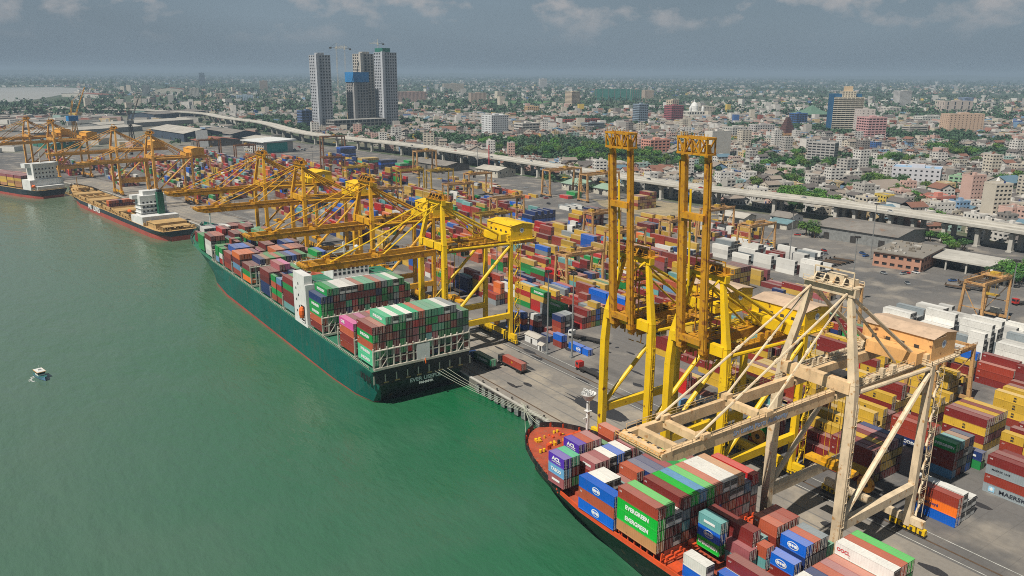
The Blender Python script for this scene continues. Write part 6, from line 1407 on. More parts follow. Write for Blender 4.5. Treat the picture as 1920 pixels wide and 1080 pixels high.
def tower_crane(label, x, y, h, jib, az):
    t = thing('tower_crane', label, 'tower crane', (x, y, 0), R_(az), 'tower cranes over the unfinished towers'); mb = MB()
    for sx in (-.9, .9):
        for sy in (-.9, .9): mb.bar((sx, sy, 0), (sx, sy, h), .32, .32)
    for z in range(0, int(h) - 3, 5):
        s = 1 if (z // 5) % 2 else -1; mb.bar((-.9 * s, -.9, z), (.9 * s, -.9, z + 5), .2, .2); mb.bar((-.9, .9 * s, z), (-.9, -.9 * s, z + 5), .2, .2)
    mb.build('mast', M['offwhite'], t); mb = MB(); mb.box(-1.6, 1.6, -1.6, 1.6, h, h + 3); mb.bar((0, 0, h), (0, 0, h + 11), 1.2, 1.2, w2=.4, h2=.4)
    for s in (-.7, .7): mb.bar((0, s, h + 2.2), (jib, s, h + 2.2), .4, .4)
    mb.bar((0, 0, h + 4.2), (jib, 0, h + 3), .4, .4)
    for k in range(int(jib // 4)): mb.bar((k * 4, .7 if k % 2 else -.7, h + 2.2), (k * 4 + 4, 0, h + 4), .2, .2)
    mb.bar((0, 0, h + 10), (jib * .7, 0, h + 3), .25, .25); mb.build('jib', M['offwhite'], t)
    mb = MB(); mb.bar((0, 0, h + 2.2), (-13, 0, h + 2.2), 1.2, .6); mb.box(-13, -9, -1.4, 1.4, h - .4, h + 2.6); mb.bar((0, 0, h + 10), (-11, 0, h + 2.5), .25, .25); mb.build('counterweight', M['steel_dark'], t)
tower_crane('slim tower crane rising just right of the lone unfinished tower', 625, 1470, 150, 20, -30); tower_crane('tower crane beside the rear unfinished tower', 672, 1540, 150, 20, 160); tower_crane('tower crane on the roof by the green netting', 728, 1505, 160, 16, 150)
# landmarks, each with its own look
building('white eleven-storey flats with many small dark windows behind the trees', 'apartments', 782, 1166, 36, 30, 36, 2, (222, 224, 224), 8, 7, 10, short='the white flats', fw=.5, fh=.5)
building('white office with dark glazed corner beside the white flats', 'office', 868, 1190, 38, 26, 19, 0, (214, 208, 200), 5, 6, 4, short='the dark-cornered office', fw=.9, fh=.5)
building('tall cream and beige tower rising beyond the tree belt', 'apartments', 1588, 1941, 34, 30, 52, 5, (216, 196, 170), 7, 7, 14, short='the beige tower')
building('slim pale blue glass tower in the middle of the city', 'office', 1221, 1262, 24, 22, 44, -6, (150, 168, 184), 5, 6, 12, short='the pale blue tower', fw=.86, fh=.6)
building('dark pink balconied block below the domed church', 'apartments', 1386, 1323, 36, 26, 36, -4, (164, 92, 98), 6, 6, 9, short='the dark pink block', fw=.85, fh=.45)
building('cream slab with plain walls behind the dark pink block', 'apartments', 1440, 1380, 22, 20, 46, 0, (214, 196, 172), 3, 3, 12, short='the cream slab')
# tower with the blue flank
T = thing('apartment_building', 'big cream tower of curved balconies with a bright blue flank', 'tower', (1428, 912, 0), R_(-38)); c = lin((216, 204, 182)); mb = MB(); block(mb, 56, 22, 66, c, 7, 0, 18, .9, .5, 1.5); 
for k in range(18): mb.box(-28.6, 28.6, -12.6, -11, k * 66 / 18 - .1, k * 66 / 18 + 1.0, 0, lin((224, 214, 196)))
mb.build('wall', BP, T); mb = MB(); mb.box(-31, -28.6, -11.5, 13, 0, 72, 0, lin((30, 96, 140))); mb.box(-28.6, -13, -8, 11, 66, 72, 0, lin((30, 96, 140))); mb.box(17, 24, -8, 11, 66, 72, 0, lin((40, 100, 140))); mb.build('blue_flank', BP, T)
mb = MB(); block(mb, 26, 16, 11, c, 5, 3, 3, .6, .5, .5, z0=66); block(mb, 14, 10, 9, lin((216, 190, 156)), 0, 0, 1, z0=77); mb.build('penthouse', BP, T); LM.append(('the blue-flanked tower', 1428, 912, 45))
building('blank white block leaning on the blue-flanked tower', 'apartments', 1362, 832, 26, 24, 47, -30, (218, 206, 198), 3, 3, 10, short='the blank white block', fw=.3, fh=.3)
T = building('pink balconied tower beside the blue-flanked tower', 'apartments', 1281, 768, 36, 30, 38, -20, (216, 168, 166), 5, 5, 9, short='the pink tower', fw=.84, fh=.5, dep=1.2)
building('wide ochre slab block with vertical white strips at the right', 'apartments', 1590, 770, 78, 24, 36, -22, (218, 186, 160), 9, 5, 10, short='the ochre slab', fw=.3, fh=.4)
building('long tan slab row with dark vertical gaps behind the ochre slab', 'apartments', 2438, 1208, 100, 30, 34, -20, (208, 192, 180), 4, 3, 3, short='the tan slab row', fw=.2, fh=.8)
building('blank white windowless slab behind the right raised boom', 'office', 836, 716, 36, 14, 34, -2, (222, 216, 206), 0, 0, 1, short='the blank white slab')
building('pink five-storey flats with dark balconies between the raised booms', 'apartments', 792, 786, 34, 20, 20, -6, (226, 160, 140), 5, 4, 5, short='the pink balcony flats', fw=.7, fh=.55, dep=1.0)
building('blue glass-fronted office left of the blue-flanked tower', 'office', 1492, 1063, 30, 22, 27, -10, (70, 112, 170), 4, 3, 6, short='the blue office', fw=.9, fh=.7)
building('grey banded office block in front of the long red-brown building', 'office', 996, 1156, 38, 24, 17, -4, (140, 150, 156), 1, 1, 5, short='the grey banded office', fw=.98, fh=.5)
building('long low red-brown building behind the grey banded office', 'building', 1123, 1345, 92, 22, 11, -6, (160, 76, 64), 14, 4, 3, short='the long red building', roofc=(150, 80, 66))
building('leaning grey slab with balconies at mid right', 'apartments', 908, 606, 14, 34, 24, 14, (176, 172, 168), 2, 6, 7, short='the grey slab', fw=.8, fh=.5)
building('long white four-storey block under a pale blue roof', 'apartments', 800, 424, 30, 44, 17, 24, (204, 202, 206), 4, 9, 4, short='the blue-roofed block', roofc=(150, 184, 214), fw=.4, fh=.4)
building('small salmon pink flat-roofed building just behind the viaduct', 'house', 668, 334, 22, 16, 10, -14, (214, 138, 122), 3, 2, 2, name='house', short='the salmon house')
building('pink and white striped flats left of the ochre slab', 'apartments', 1480, 800, 44, 18, 15, -16, (198, 190, 180), 1, 1, 4, short='the striped flats', fw=.96, fh=.45)
building('pale mint three-storey house by the church spires', 'house', 820, 392, 14, 14, 10, 10, (150, 186, 150), 3, 3, 3, name='house', short='the mint house')
building('blue and white office left of the lone unfinished tower', 'office', 596, 1565, 34, 20, 32, 8, (96, 118, 158), 4, 4, 6, short='the blue white office', fw=.8, fh=.6)
for x, y, w_, h, cl, lb in ((2280, 2520, 150, 46, 'net_green', 'wide unfinished block wrapped in dark green netting, far off'), (2284, 2387, 44, 46, 'net_green', 'narrow unfinished block in green netting beside far twin flats')):
    t = thing('netted_building', lb, 'building', (x, y, 0), R_(-30)); mb = MB(); mb.box(-w_ / 2, w_ / 2, -14, 14, 0, h); mb.build('green_netting', M[cl], t); mb = MB()
    for k in range(6): mb.box(-w_ / 2 + w_ * k / 6 + 1, -w_ / 2 + w_ * k / 6 + 3, -14.6, -14, 0, h + 2)
    mb.build('scaffold', M['concrete_dark'], t); LM.append(('the netted blocks', x, y, w_ * .6))
for x, y, w_, d, h, cl, lb in ((2330, 2440, 40, 24, 44, (196, 176, 156), 'beige twin flats between the green-netted blocks'), (2260, 2300, 40, 24, 44, (200, 180, 160), 'beige twin flats right of the green-netted blocks'), (2451, 4090, 124, 24, 45, (206, 190, 168), 'row of far cream flats above the green field'),
    (3400, 4480, 50, 30, 70, (226, 220, 216), 'far white block alone near the horizon'), (1711, 6707, 42, 30, 95, (90, 108, 124), 'lone dark far tower at upper left'), (749, 3892, 30, 40, 46, (150, 158, 160), 'grey far slab block left of the red roofs'), (858, 3505, 36, 24, 40, (210, 206, 198), 'white far slab block right of the red roofs'),
    (878, 2894, 54, 40, 26, (176, 198, 214), 'pale blue far bulky building beside the tree belt'), (1423, 2682, 112, 26, 38, (190, 158, 146), 'pinkish far flats just right of the tall towers'), (1467, 4478, 40, 26, 58, (180, 160, 142), 'brown far flats left of the lone unfinished tower'), (2862, 1609, 56, 30, 52, (214, 210, 206), 'white far hospital-like block at right'),
    (905, 3300, 34, 22, 22, (196, 168, 150), 'tan far block near the viaduct bend'), (1690, 1500, 60, 30, 22, (204, 196, 180), 'cream low block left of the green pavilion roof'), (1240, 960, 44, 20, 17, (206, 200, 196), 'white mid-rise with banded windows below the pale blue tower'), (1098, 905, 30, 30, 20, (200, 198, 190), 'off-white stepped mid-rise beside the temple tower'),
    (2050, 1180, 40, 30, 24, (216, 210, 200), 'white block behind the blue-flanked tower'), (1900, 1000, 60, 26, 14, (220, 218, 210), 'low white hall right of the blue-flanked tower'), (3000, 1450, 44, 26, 30, (140, 160, 190), 'far grey-blue office near the right edge'), (1300, 1760, 34, 22, 20, (212, 176, 130), 'orange-cream far mid-rise among trees'), (1600, 2500, 60, 26, 36, (202, 178, 160), 'peach far flats behind the tree belt')):
    building(lb, 'building', x, y, w_, d, h, -14, cl, max(2, int(w_ / 5)), max(2, int(d / 5)), max(3, int(h / 3.6)), short='the ' + ' '.join(lb.split()[:4]), fw=.55)
# temple tower, domed church, green pavilion, spired church
t = thing('temple_tower', 'dark stepped temple tower beside the blue office', 'temple', (1190, 868, 0), R_(-10)); mb = MB()
for k in range(9): s = 15 - k * 1.45; mb.box(-s, s, -s * .75, s * .75, k * 4, k * 4 + 3, 0, lin((104, 74, 70))); mb.box(-s + .9, s - .9, -s * .75 + .9, s * .75 - .9, k * 4 + 3, k * 4 + 4, 0, lin((76, 54, 52)))
mb.build('tower', BP, t); mb = MB(); mb.box(-24, 24, -17, 20, 0, 9, 0, lin((206, 160, 112))); mb.build('hall', BP, t); LM.append(('the temple tower', 1190, 868, 26))
t = thing('domed_church', 'white church with a round dome among distant houses', 'church', (1532, 1394, 0), R_(-20)); mb = MB(); block(mb, 44, 34, 18, lin((224, 220, 208)), 6, 5, 2); mb.build('wall', BP, t); mb = MB(); mb.lathe([(10, 18), (10, 26), (9.4, 31), (7, 36), (3, 39), (1, 40), (1, 45), (0, 46)], 16); mb.build('dome', M['white'], t)
for s in (-17, 17): mb = MB(); mb.lathe([(3.5, 18), (3.5, 25), (2.6, 28), (0, 31)], 10, 0, (s, -13, 0)); mb.build('turret', M['white'], t)
LM.append(('the domed church', 1532, 1394, 34))
t = thing('pavilion_hall', 'broad hall with a flared green pyramid roof', 'hall', (1714, 1185, 0), R_(-12)); mb = MB(); block(mb, 56, 46, 16, lin((206, 202, 188)), 12, 9, 1, .5, .8, 1.5); mb.build('wall', BP, t); mb = MB(); a, b = 40, 34
for p, q_ in (((-a, -b), (a, -b)), ((a, -b), (a, b)), ((a, b), (-a, b)), ((-a, b), (-a, -b))): mb.face(((*p, 16), (*q_, 16), (q_[0] * .45, q_[1] * .45, 24), (p[0] * .45, p[1] * .45, 24)), 0, lin((96, 128, 108))); mb.face(((p[0] * .45, p[1] * .45, 24), (q_[0] * .45, q_[1] * .45, 24), (0, 0, 37)), 0, lin((96, 128, 108)))
mb.build('roof', BP, t); LM.append(('the green pavilion', 1714, 1185, 48))
t = thing('spired_church', 'small cream church with two white spires near the viaduct', 'church', (782, 352, 0), R_(20)); mb = MB(); mb.hexa(((-6, -12, 0), (6, -12, 0), (6, 12, 0), (-6, 12, 0), (-6, -12, 7), (6, -12, 7), (6, 12, 7), (-6, 12, 7)), 0, lin((226, 214, 186))); mb.build('wall', BP, t)
mb = MB(); mb.hexa(((-6.6, -12.4, 7), (6.6, -12.4, 7), (6.6, 12.4, 7), (-6.6, 12.4, 7), (-.2, -12.4, 11.5), (.2, -12.4, 11.5), (.2, 12.4, 11.5), (-.2, 12.4, 11.5)), 0, lin((198, 168, 92))); mb.build('roof', BP, t)
for s in (-6, 6): mb = MB(); mb.box(s - 1.8, s + 1.8, -14, -10.4, 0, 11, 0, lin((232, 228, 216))); mb.hexa(((s - 1.9, -14.1, 11), (s + 1.9, -14.1, 11), (s + 1.9, -10.3, 11), (s - 1.9, -10.3, 11), (s - .1, -12.3, 17), (s + .1, -12.3, 17), (s + .1, -12.1, 17), (s - .1, -12.1, 17)), 0, lin((236, 232, 224))); mb.build('spire', BP, t)
LM.append(('the spired church', 782, 352, 18))
# port sheds along the viaduct
def warehouse(label, x, y, w_, d, h, rz, rise, roofm, wallm, short, doors=3, ridge='y', cat='warehouse', wins=0, over=1.0, name='warehouse'):
    T = thing(name, label, cat, (x, y, 0), R_(rz)); mb = MB(); mb.box(-w_ / 2, w_ / 2, -d / 2, d / 2, 0, h, 0, skip='tb')
    W, D_ = w_ / 2 + over, d / 2 + over
    if ridge == 'y': 
        for s in (-1, 1): mb.face(((-w_ / 2, s * d / 2, h), (w_ / 2, s * d / 2, h), (0, s * d / 2, h + rise))[::s], 0)
        rf = [((-W, -D_, h - .1), (0, -D_, h + rise + .1), (0, D_, h + rise + .1), (-W, D_, h - .1)), ((0, -D_, h + rise + .1), (W, -D_, h - .1), (W, D_, h - .1), (0, D_, h + rise + .1))]
    else:
        for s in (-1, 1): mb.face(((s * w_ / 2, -d / 2, h), (s * w_ / 2, d / 2, h), (s * w_ / 2, 0, h + rise))[::s], 0)
        rf = [((-W, -D_, h - .1), (W, -D_, h - .1), (W, 0, h + rise + .1), (-W, 0, h + rise + .1)), ((-W, 0, h + rise + .1), (W, 0, h + rise + .1), (W, D_, h - .1), (-W, D_, h - .1))]
    mb.build('wall', M[wallm], T); mb = MB()
    for f in rf:
        mb.face([(a, b, c - .12) for a, b, c in f][::-1]); mb.face([(a, b, c + .05) for a, b, c in f])
    mb.build('roof', M[roofm], T)
    for k in range(doors):
        a = -d / 2 + d * (k + .5) / doors; mb = MB(); mb.box(-w_ / 2 - .12, -w_ / 2 - .004, a - 2, a + 2, .1, min(4.6, h * .7)); mb.build('door', M['steel_dark'], T)
    for k in range(wins):
        a = -d / 2 + d * (k + .5) / wins; mb = MB(); mb.box(-w_ / 2 - .06, -w_ / 2 - .004, a - .7, a + .7, h * .55, h * .8); mb.build('window', M['glass'], T)
    for k in range(max(0, wins // 2)):
        a = -w_ / 2 + w_ * (k + .5) / max(1, wins // 2); mb = MB(); mb.box(a - .7, a + .7, -d / 2 - .06, -d / 2 - .004, h * .55, h * .8); mb.build('window', M['glass'], T)
    LM.append((short, x, y, max(w_, d) * .6)); return T
warehouse('long grey warehouse with a patched shallow tin roof beside the viaduct', 500, 292, 44, 56, 8.2, 6, 2.4, 'tin_roof', 'steel_grey', 'the long warehouse', 3, 'y')
T = thing('brick_depot', 'two-storey pinkish brick depot with a flat cluttered roof', 'depot', (452, 238, 0), R_(12)); mb = MB(); block(mb, 40, 26, 8.4, lin((190, 142, 118)), 7, 6, 2, .6, .42, .5, roof=False); mb.build('wall', BP, T)
mb = MB(); mb.box(-21, 21, -14, 14, 8.4, 9.0, 0, lin((140, 134, 124))); q = random.Random(3)
for _ in range(34): a, b = q.uniform(-19, 17), q.uniform(-12, 11); s = q.uniform(.6, 2.4); mb.box(a, a + s, b, b + q.uniform(.6, 2.2), 9.0, 9.0 + q.uniform(.3, 1.4), 0, lin(q.choice(((186, 182, 174), (120, 112, 100), (160, 150, 136)))))
mb.build('roof', BP, T); LM.append(('the brick depot', 452, 238, 28))
T = thing('canopy_shelter', 'open flat-roofed concrete canopy over the truck gate', 'canopy', (467, 212, 0), R_(3)); mb = MB(); mb.box(-14, 14, -18, 18, 6.0, 6.9); mb.build('roof', M['concrete'], T)
for a in (-12.5, 0, 12.5):
    for b in (-16, -5.5, 5.5, 16): mb = MB(); mb.box(a - .4, a + .4, b - .4, b + .4, 0, 6); mb.build('column', M['concrete'], T)
mb = MB()
for b in (-10, 0.5, 10.5): mb.box(-2, 8, b - 1, b + 1, 0, 3.2)
mb.build('gate_booth', M['offwhite'], T); LM.append(('the canopy', 467, 212, 24))
warehouse('shed with a grey pitched roof behind the brown gantry', 462, 806, 34, 74, 6.5, 4, 3.2, 'tin_roof', 'concrete_dark', 'the grey-roofed shed', 3)
warehouse('white two-storey house with grey pitched roof at the viaduct foot', 478, 712, 26, 36, 7.5, 8, 3.0, 'tin_light', 'offwhite', 'the white viaduct house', 1, wins=6, cat='house', name='house')
warehouse('white-walled house with a wide pale green roof under the tall gantries', 488, 582, 30, 26, 6.4, 0, 3.4, 'roof_green', 'offwhite', 'the green-roofed houses', 1, wins=5, cat='house', name='house') if 'roof_green' in M else None
M['roof_green'] = paint('roof_green', (146, 172, 150), .6, .25, .1); M['roof_bluegreen'] = paint('roof_bluegreen', (112, 144, 148), .6, .25, .1); M['teal_wall'] = paint('teal_wall', (36, 158, 150), .6, .1, .2)
warehouse('white-walled house with a wide pale green roof under the tall gantries', 488, 578, 30, 26, 6.4, 0, 3.4, 'roof_green', 'offwhite', 'the green-roofed house', 1, wins=5, cat='house', name='house')
warehouse('second green-roofed house, nearer the left raised boom', 494, 545, 24, 20, 5.6, 0, 3.0, 'roof_green', 'offwhite', 'the second green roof', 1, wins=4, cat='house', name='house')
warehouse('low cream shed with a light tin roof behind the peach gantry', 478, 385, 16, 22, 4.6, 4, 2.6, 'tin_light', 'offwhite', 'the low cream shed', 2)
warehouse('small white shed with a blue-green roof near the long warehouse', 487, 350, 17, 15, 4.4, 4, 1.8, 'roof_bluegreen', 'offwhite', 'the blue-green shed', 1)
warehouse('white annex with brown-grey tin roof behind the blue-green shed', 506, 362, 18, 16, 5.2, 4, 2.6, 'tin_roof', 'white', 'the tin-roofed annex', 1, wins=4)
T = thing('office_building', 'white-roofed grey block with one bright teal wall', 'office', (362, 1104, 0), R_(14)); mb = MB(); block(mb, 46, 50, 15, lin((188, 186, 180)), 0, 9, 4, .5, .45, .4, roof=False); mb.build('wall', BP, T)
mb = MB(); mb.box(-18, 14, -25.3, -25.02, 1, 13.5); mb.build('teal_wall', M['teal_wall'], T); mb = MB(); mb.hexa(((-26, -30, 15), (26, -30, 15), (26, 28, 15), (-26, 28, 15), (-26, -30, 16), (26, -30, 17.5), (26, 28, 17.5), (-26, 28, 16))); mb.build('roof', M['white'], T); LM.append(('the teal wall', 362, 1104, 40))
M['navy_wall'] = paint('navy_wall', (62, 76, 92), .7, .2, .1)
warehouse('dark blue-walled warehouse with pale gabled roof at upper left', 322, 1400, 62, 150, 13, 8, 6, 'tin_light', 'navy_wall', 'the navy warehouse', 4)
warehouse('second dark blue warehouse with a gabled roof beside the first', 392, 1390, 52, 120, 9, 8, 5, 'tin_roof', 'navy_wall', 'the second navy warehouse', 3)
warehouse('very long low warehouse with pale roof behind the orange cranes', 190, 1590, 60, 210, 9, -62, 3, 'tin_light', 'steel_grey', 'the long pale warehouse', 4)
warehouse('long grey warehouse behind the long pale one', 320, 1760, 56, 220, 9, -62, 3, 'tin_light', 'steel_grey', 'the far grey warehouse', 4)
warehouse('low tin shed behind the rust brown gantry', 330, 1245, 60, 46, 8, 6, 4, 'tile_red', 'concrete_dark', 'the red tin shed', 2)
warehouse('pinkish roofed shed between the rust gantry and viaduct', 398, 1230, 46, 60, 8, 6, 3.5, 'tin_light', 'concrete_dark', 'the pinkish shed', 2)
warehouse('green-walled low shed near the far quay', 128, 1330, 40, 90, 8, 10, 3, 'roof_bluegreen', 'net_green', 'the green shed', 2)
warehouse('low grey warehouse beside the farthest gantry', 90, 1480, 50, 100, 8, 12, 3, 'tin_roof', 'steel_grey', 'the low grey warehouse', 2)
warehouse('large grey roofed works hall far upper left', 440, 2060, 70, 190, 12, -50, 4, 'tin_roof', 'navy_wall', 'the works hall', 3)
warehouse('red-roofed long college building far upper left', 930, 4250, 130, 50, 22, -25, 8, 'tile_red', 'offwhite', 'the far red roofs', 0)
warehouse('brown low far mill by the lagoon', 500, 3800, 300, 60, 14, -70, 4, 'tile_red', 'concrete', 'the lagoon mill', 0)
warehouse('white hall with hipped roof on the far quay', 235, 2350, 40, 70, 14, -30, 5, 'tin_light', 'offwhite', 'the quay hall', 0)
# sign board and slender things in the far yard
t = thing('sign_board', 'blank white billboard standing beyond the orange cranes', 'billboard', (296, 1190, 0)); mb = MB(); mb.box(-8, 8, -.6, .6, 3, 26); mb.build('panel', M['white'], t); mb = MB(); mb.box(-5, -4, -.3, .3, 0, 3); mb.box(4, 5, -.3, .3, 0, 3); mb.build('post', M['steel_grey'], t)
# old harbour jib cranes far left
for x, y, s, lb in ((150, 1300, 1.0, 'tall lattice harbour crane with blue cab behind the orange cranes'), (225, 1310, .8, 'dark lattice harbour crane, right of the blue-cabbed one')):
    t = thing('harbour_crane', lb, 'harbour crane', (x, y, 0), .4); mb = MB()
    for a, b in ((-4, -4), (4, -4), (4, 4), (-4, 4)): mb.bar((a * s, b * s, 0), (a * .4 * s, b * .4 * s, 40 * s), .9, .9)
    for z in range(0, 40, 8): k = 4 - 2.4 * z / 40; mb.bar((-k * s, -k * s, z * s), (k * s, -k * s, (z + 6) * s), .4, .4); mb.bar((-k * s, k * s, z * s), (-k * s, -k * s, (z + 6) * s), .4, .4)
    mb.build('tower', M['steel_dark' if s < 1 else 'crane_ochre'], t); mb = MB(); mb.box(-9 * s, 5 * s, -3.5, 3.5, 38 * s, 45 * s); mb.build('cab', M['net_blue' if s == 1 else 'steel_grey'], t)
    mb = MB()
    for q_ in (-1.4, 1.4): mb.bar((3 * s, q_, 44 * s), (22 * s, q_ * .4, 84 * s), .6, .6); mb.bar((-4 * s, q_, 44 * s), (2 * s, q_, 66 * s), .6, .6)
    for k in range(8): f = k / 8; mb.bar((3 * s + 19 * s * f, -1.2, 44 * s + 40 * s * f), (3 * s + 19 * s * (f + .12), 1.2, 44 * s + 40 * s * (f + .12)), .3, .3)
    mb.bar((2 * s, 0, 66 * s), (21 * s, 0, 82 * s), .3, .3); mb.build('jib', M['steel_dark' if s < 1 else 'crane_ochre'], t)
t = thing('lattice_mast', 'thin red lattice mast beside the viaduct', 'mast', (488, 740, 0)); mb = MB()
for a, b in ((-.7, -.7), (.7, -.7), (0, .8)): mb.bar((a, b, 0), (a * .5, b * .5, 30), .3, .3)
for z in range(0, 29, 2): mb.bar((-.6, -.6, z), (.6, -.6, z + 2), .18, .18)
mb.build('frame', paint('mast_red', (206, 44, 62), .5), t)
# ------------------------------------------------------------------ houses and trees of the city
HC = [((226, 222, 214), 'white', 11), ((214, 204, 186), 'cream', 6), ((190, 186, 178), 'grey', 5), ((214, 178, 164), 'pink', 3.2), ((208, 184, 140), 'ochre', 1.4), ((158, 186, 178), 'mint', .8), ((130, 164, 196), 'light blue', .9), ((224, 194, 92), 'yellow', .5), ((160, 96, 80), 'brick red', .6), ((146, 140, 134), 'dark grey', 3), ((196, 140, 122), 'salmon', .8), ((70, 110, 170), 'blue', .35)]
RC = [((150, 146, 140), 'flat grey roof', 'flat', 7), ((182, 176, 166), 'flat pale roof', 'flat', 5), ((136, 96, 80), 'red-brown tiled roof', 'gable', 1.8), ((104, 98, 94), 'dark tin roof', 'gable', 4), ((150, 138, 126), 'rusty tin roof', 'gable', 3.5), ((100, 130, 146), 'blue-grey tin roof', 'gable', .6)]
hr = random.Random(101)
def wpick(q, lst): 
    a = q.random() * sum(t[-1] for t in lst)
    for t in lst:
        a -= t[-1]
        if a <= 0: return t
    return lst[-1]
def vx(y):
    for a, b in zip(VP, VP[1:]):
        if a[1] <= y <= b[1]: return a[0] + (b[0] - a[0]) * (y - a[1]) / (b[1] - a[1])
    return 540 if y < 0 else 300
def inview(x, y, m=40, z=4):
    px, py, d = proj((x, y, z)); return d > 1 and -m < px < 1920 + m and 120 < py < 1100
def free(x, y, r_):
    return all((x - a) ** 2 + (y - b) ** 2 > (c + r_) ** 2 for _, a, b, c in LM)
def wood(x, y): return noise.noise((x * .0040, y * .0040, 3.3)) + .5 * noise.noise((x * .013, y * .013, 7.7))
BELT = [(690, 860, 90, 240), (650, 1060, 60, 140), (760, 960, 70, 90), (1130, 540, 60, 40), (1175, 590, 40, 30), (1170, 505, 35, 45), (740, 430, 30, 22), (700, 382, 16, 14), (1290, 815, 45, 25), (865, 362, 26, 22), (683, 477, 14, 14), (1334, 1096, 50, 30), (1210, 1631, 90, 60), (1188, 1793, 90, 60), (600, 1770, 60, 120), (640, 1330, 40, 60), (815, 1320, 70, 60)]
def belt(x, y): return any(((x - a) / c) ** 2 + ((y - b) / d) ** 2 < 1 for a, b, c, d in BELT)
houses = []; sites = []
def road(x, y):   # streets left open
    u = (x * .94 - y * .34); v = (x * .34 + y * .94)
    return (u % 92) < 8 or (v % 128) < 8
step = 12.5
for i in range(0, 150):
    for j in range(-40, 190):
        x = 528 + i * step + hr.uniform(-3, 3); y = -300 + j * step + hr.uniform(-3, 3)
        if x < vx(y) + 24 or x * x + y * y > 2450 ** 2 or not inview(x, y) or road(x, y): continue
        if not free(x, y, 8): continue
        if belt(x, y) or wood(x, y) > .27: sites.append((x, y)); continue
        if hr.random() < .10: sites.append((x, y)); continue
        houses.append((x, y))
for i in range(60):           # the strip under and before the viaduct
    y = hr.uniform(120, 1050); x = vx(y) + hr.uniform(14, 26)
    if inview(x, y) and free(x, y, 6): houses.append((x, y))
dist = lambda p: (Vector((p[0], p[1], 4)) - CAMP).length
houses.sort(key=dist)
def house_mesh(q, w_, d, h, hc, rc, kind, detail):
    mb = MB(); st = max(1, int(round(h / 3.2))); c = lin(hc); r_ = lin(rc)
    if detail: block(mb, w_, d, h, c, max(2, int(w_ / 3.2)), max(2, int(d / 3.2)), st, q.uniform(.35, .7), q.uniform(.35, .55), .35, roof=False)
    else: mb.box(-w_ / 2, w_ / 2, -d / 2, d / 2, 0, h, 0, c, skip='bt')
    rb = MB()
    if kind == 'flat':
        rb.face(((-w_ / 2, -d / 2, h), (w_ / 2, -d / 2, h), (w_ / 2, d / 2, h), (-w_ / 2, d / 2, h)), 0, r_)
        if detail:
            parapet(rb, w_, d, h, c, ph=.8, t=.3)
            if q.random() < .7: a, b = q.uniform(-.3, .1) * w_, q.uniform(-.3, .1) * d; rb.box(a, a + 2.6, b, b + 2.6, h, h + 2.4, 0, c)
            if q.random() < .6: a, b = q.uniform(-.3, .3) * w_, q.uniform(-.3, .3) * d; rb.tube((a, b, h), (a, b, h + 1.6), .7, 8, 0, c=lin(q.choice(((40, 60, 120), (60, 60, 60), (200, 200, 196)))))
    else:
        e = .7; rise = min(w_, d) * .26
        if w_ < d: P = [((-w_ / 2 - e, -d / 2 - e, h - .2), (0, -d / 2 - e, h + rise), (0, d / 2 + e, h + rise), (-w_ / 2 - e, d / 2 + e, h - .2)), ((0, -d / 2 - e, h + rise), (w_ / 2 + e, -d / 2 - e, h - .2), (w_ / 2 + e, d / 2 + e, h - .2), (0, d / 2 + e, h + rise))]; G = [((-w_ / 2, -d / 2, h), (w_ / 2, -d / 2, h), (0, -d / 2, h + rise - .1))]
        else: P = [((-w_ / 2 - e, -d / 2 - e, h - .2), (w_ / 2 + e, -d / 2 - e, h - .2), (w_ / 2 + e, 0, h + rise), (-w_ / 2 - e, 0, h + rise)), ((-w_ / 2 - e, 0, h + rise), (w_ / 2 + e, 0, h + rise), (w_ / 2 + e, d / 2 + e, h - .2), (-w_ / 2 - e, d / 2 + e, h - .2))]; G = [((-w_ / 2, d / 2, h), (-w_ / 2, -d / 2, h), (-w_ / 2, 0, h + rise - .1))]
        for f in P: rb.face(f, 0, r_)
        for f in G: mb.face(f, 0, c)
    return mb, rb
def ordn(n): return ORD[n] if n < len(ORD) else '%d%s' % (n, {1: 'st', 2: 'nd', 3: 'rd'}.get(n % 10 if n % 100 not in (11, 12, 13) else 0, 'th'))
def near_lm(x, y): return min(LM, key=lambda t: (t[1] - x) ** 2 + (t[2] - y) ** 2)
BASE_LM = list(LM); NH = 270; info = []; allst = MB()
def spec(k):
    q = random.Random(k * 13 + 5); hc = wpick(q, HC); rc = wpick(q, RC)
    w_, d = q.uniform(7, 13), q.uniform(8, 15); h = q.choice((3.6, 4.2, 6.4, 6.8, 7.2, 9.6, 10, 12.8)) if rc[2] == 'flat' else q.choice((3.6, 4.4, 6.4, 7))
    if q.random() < .09: h *= q.uniform(1.5, 2.3); w_ *= 1.3
    if q.random() < .035: w_ *= 2.4; d *= 2.0; h = min(h, 9)
    rz = R_(-19 + q.choice((0, 0, 0, 90)) + q.uniform(-7, 7)); return q, hc, rc, w_, d, h, rz
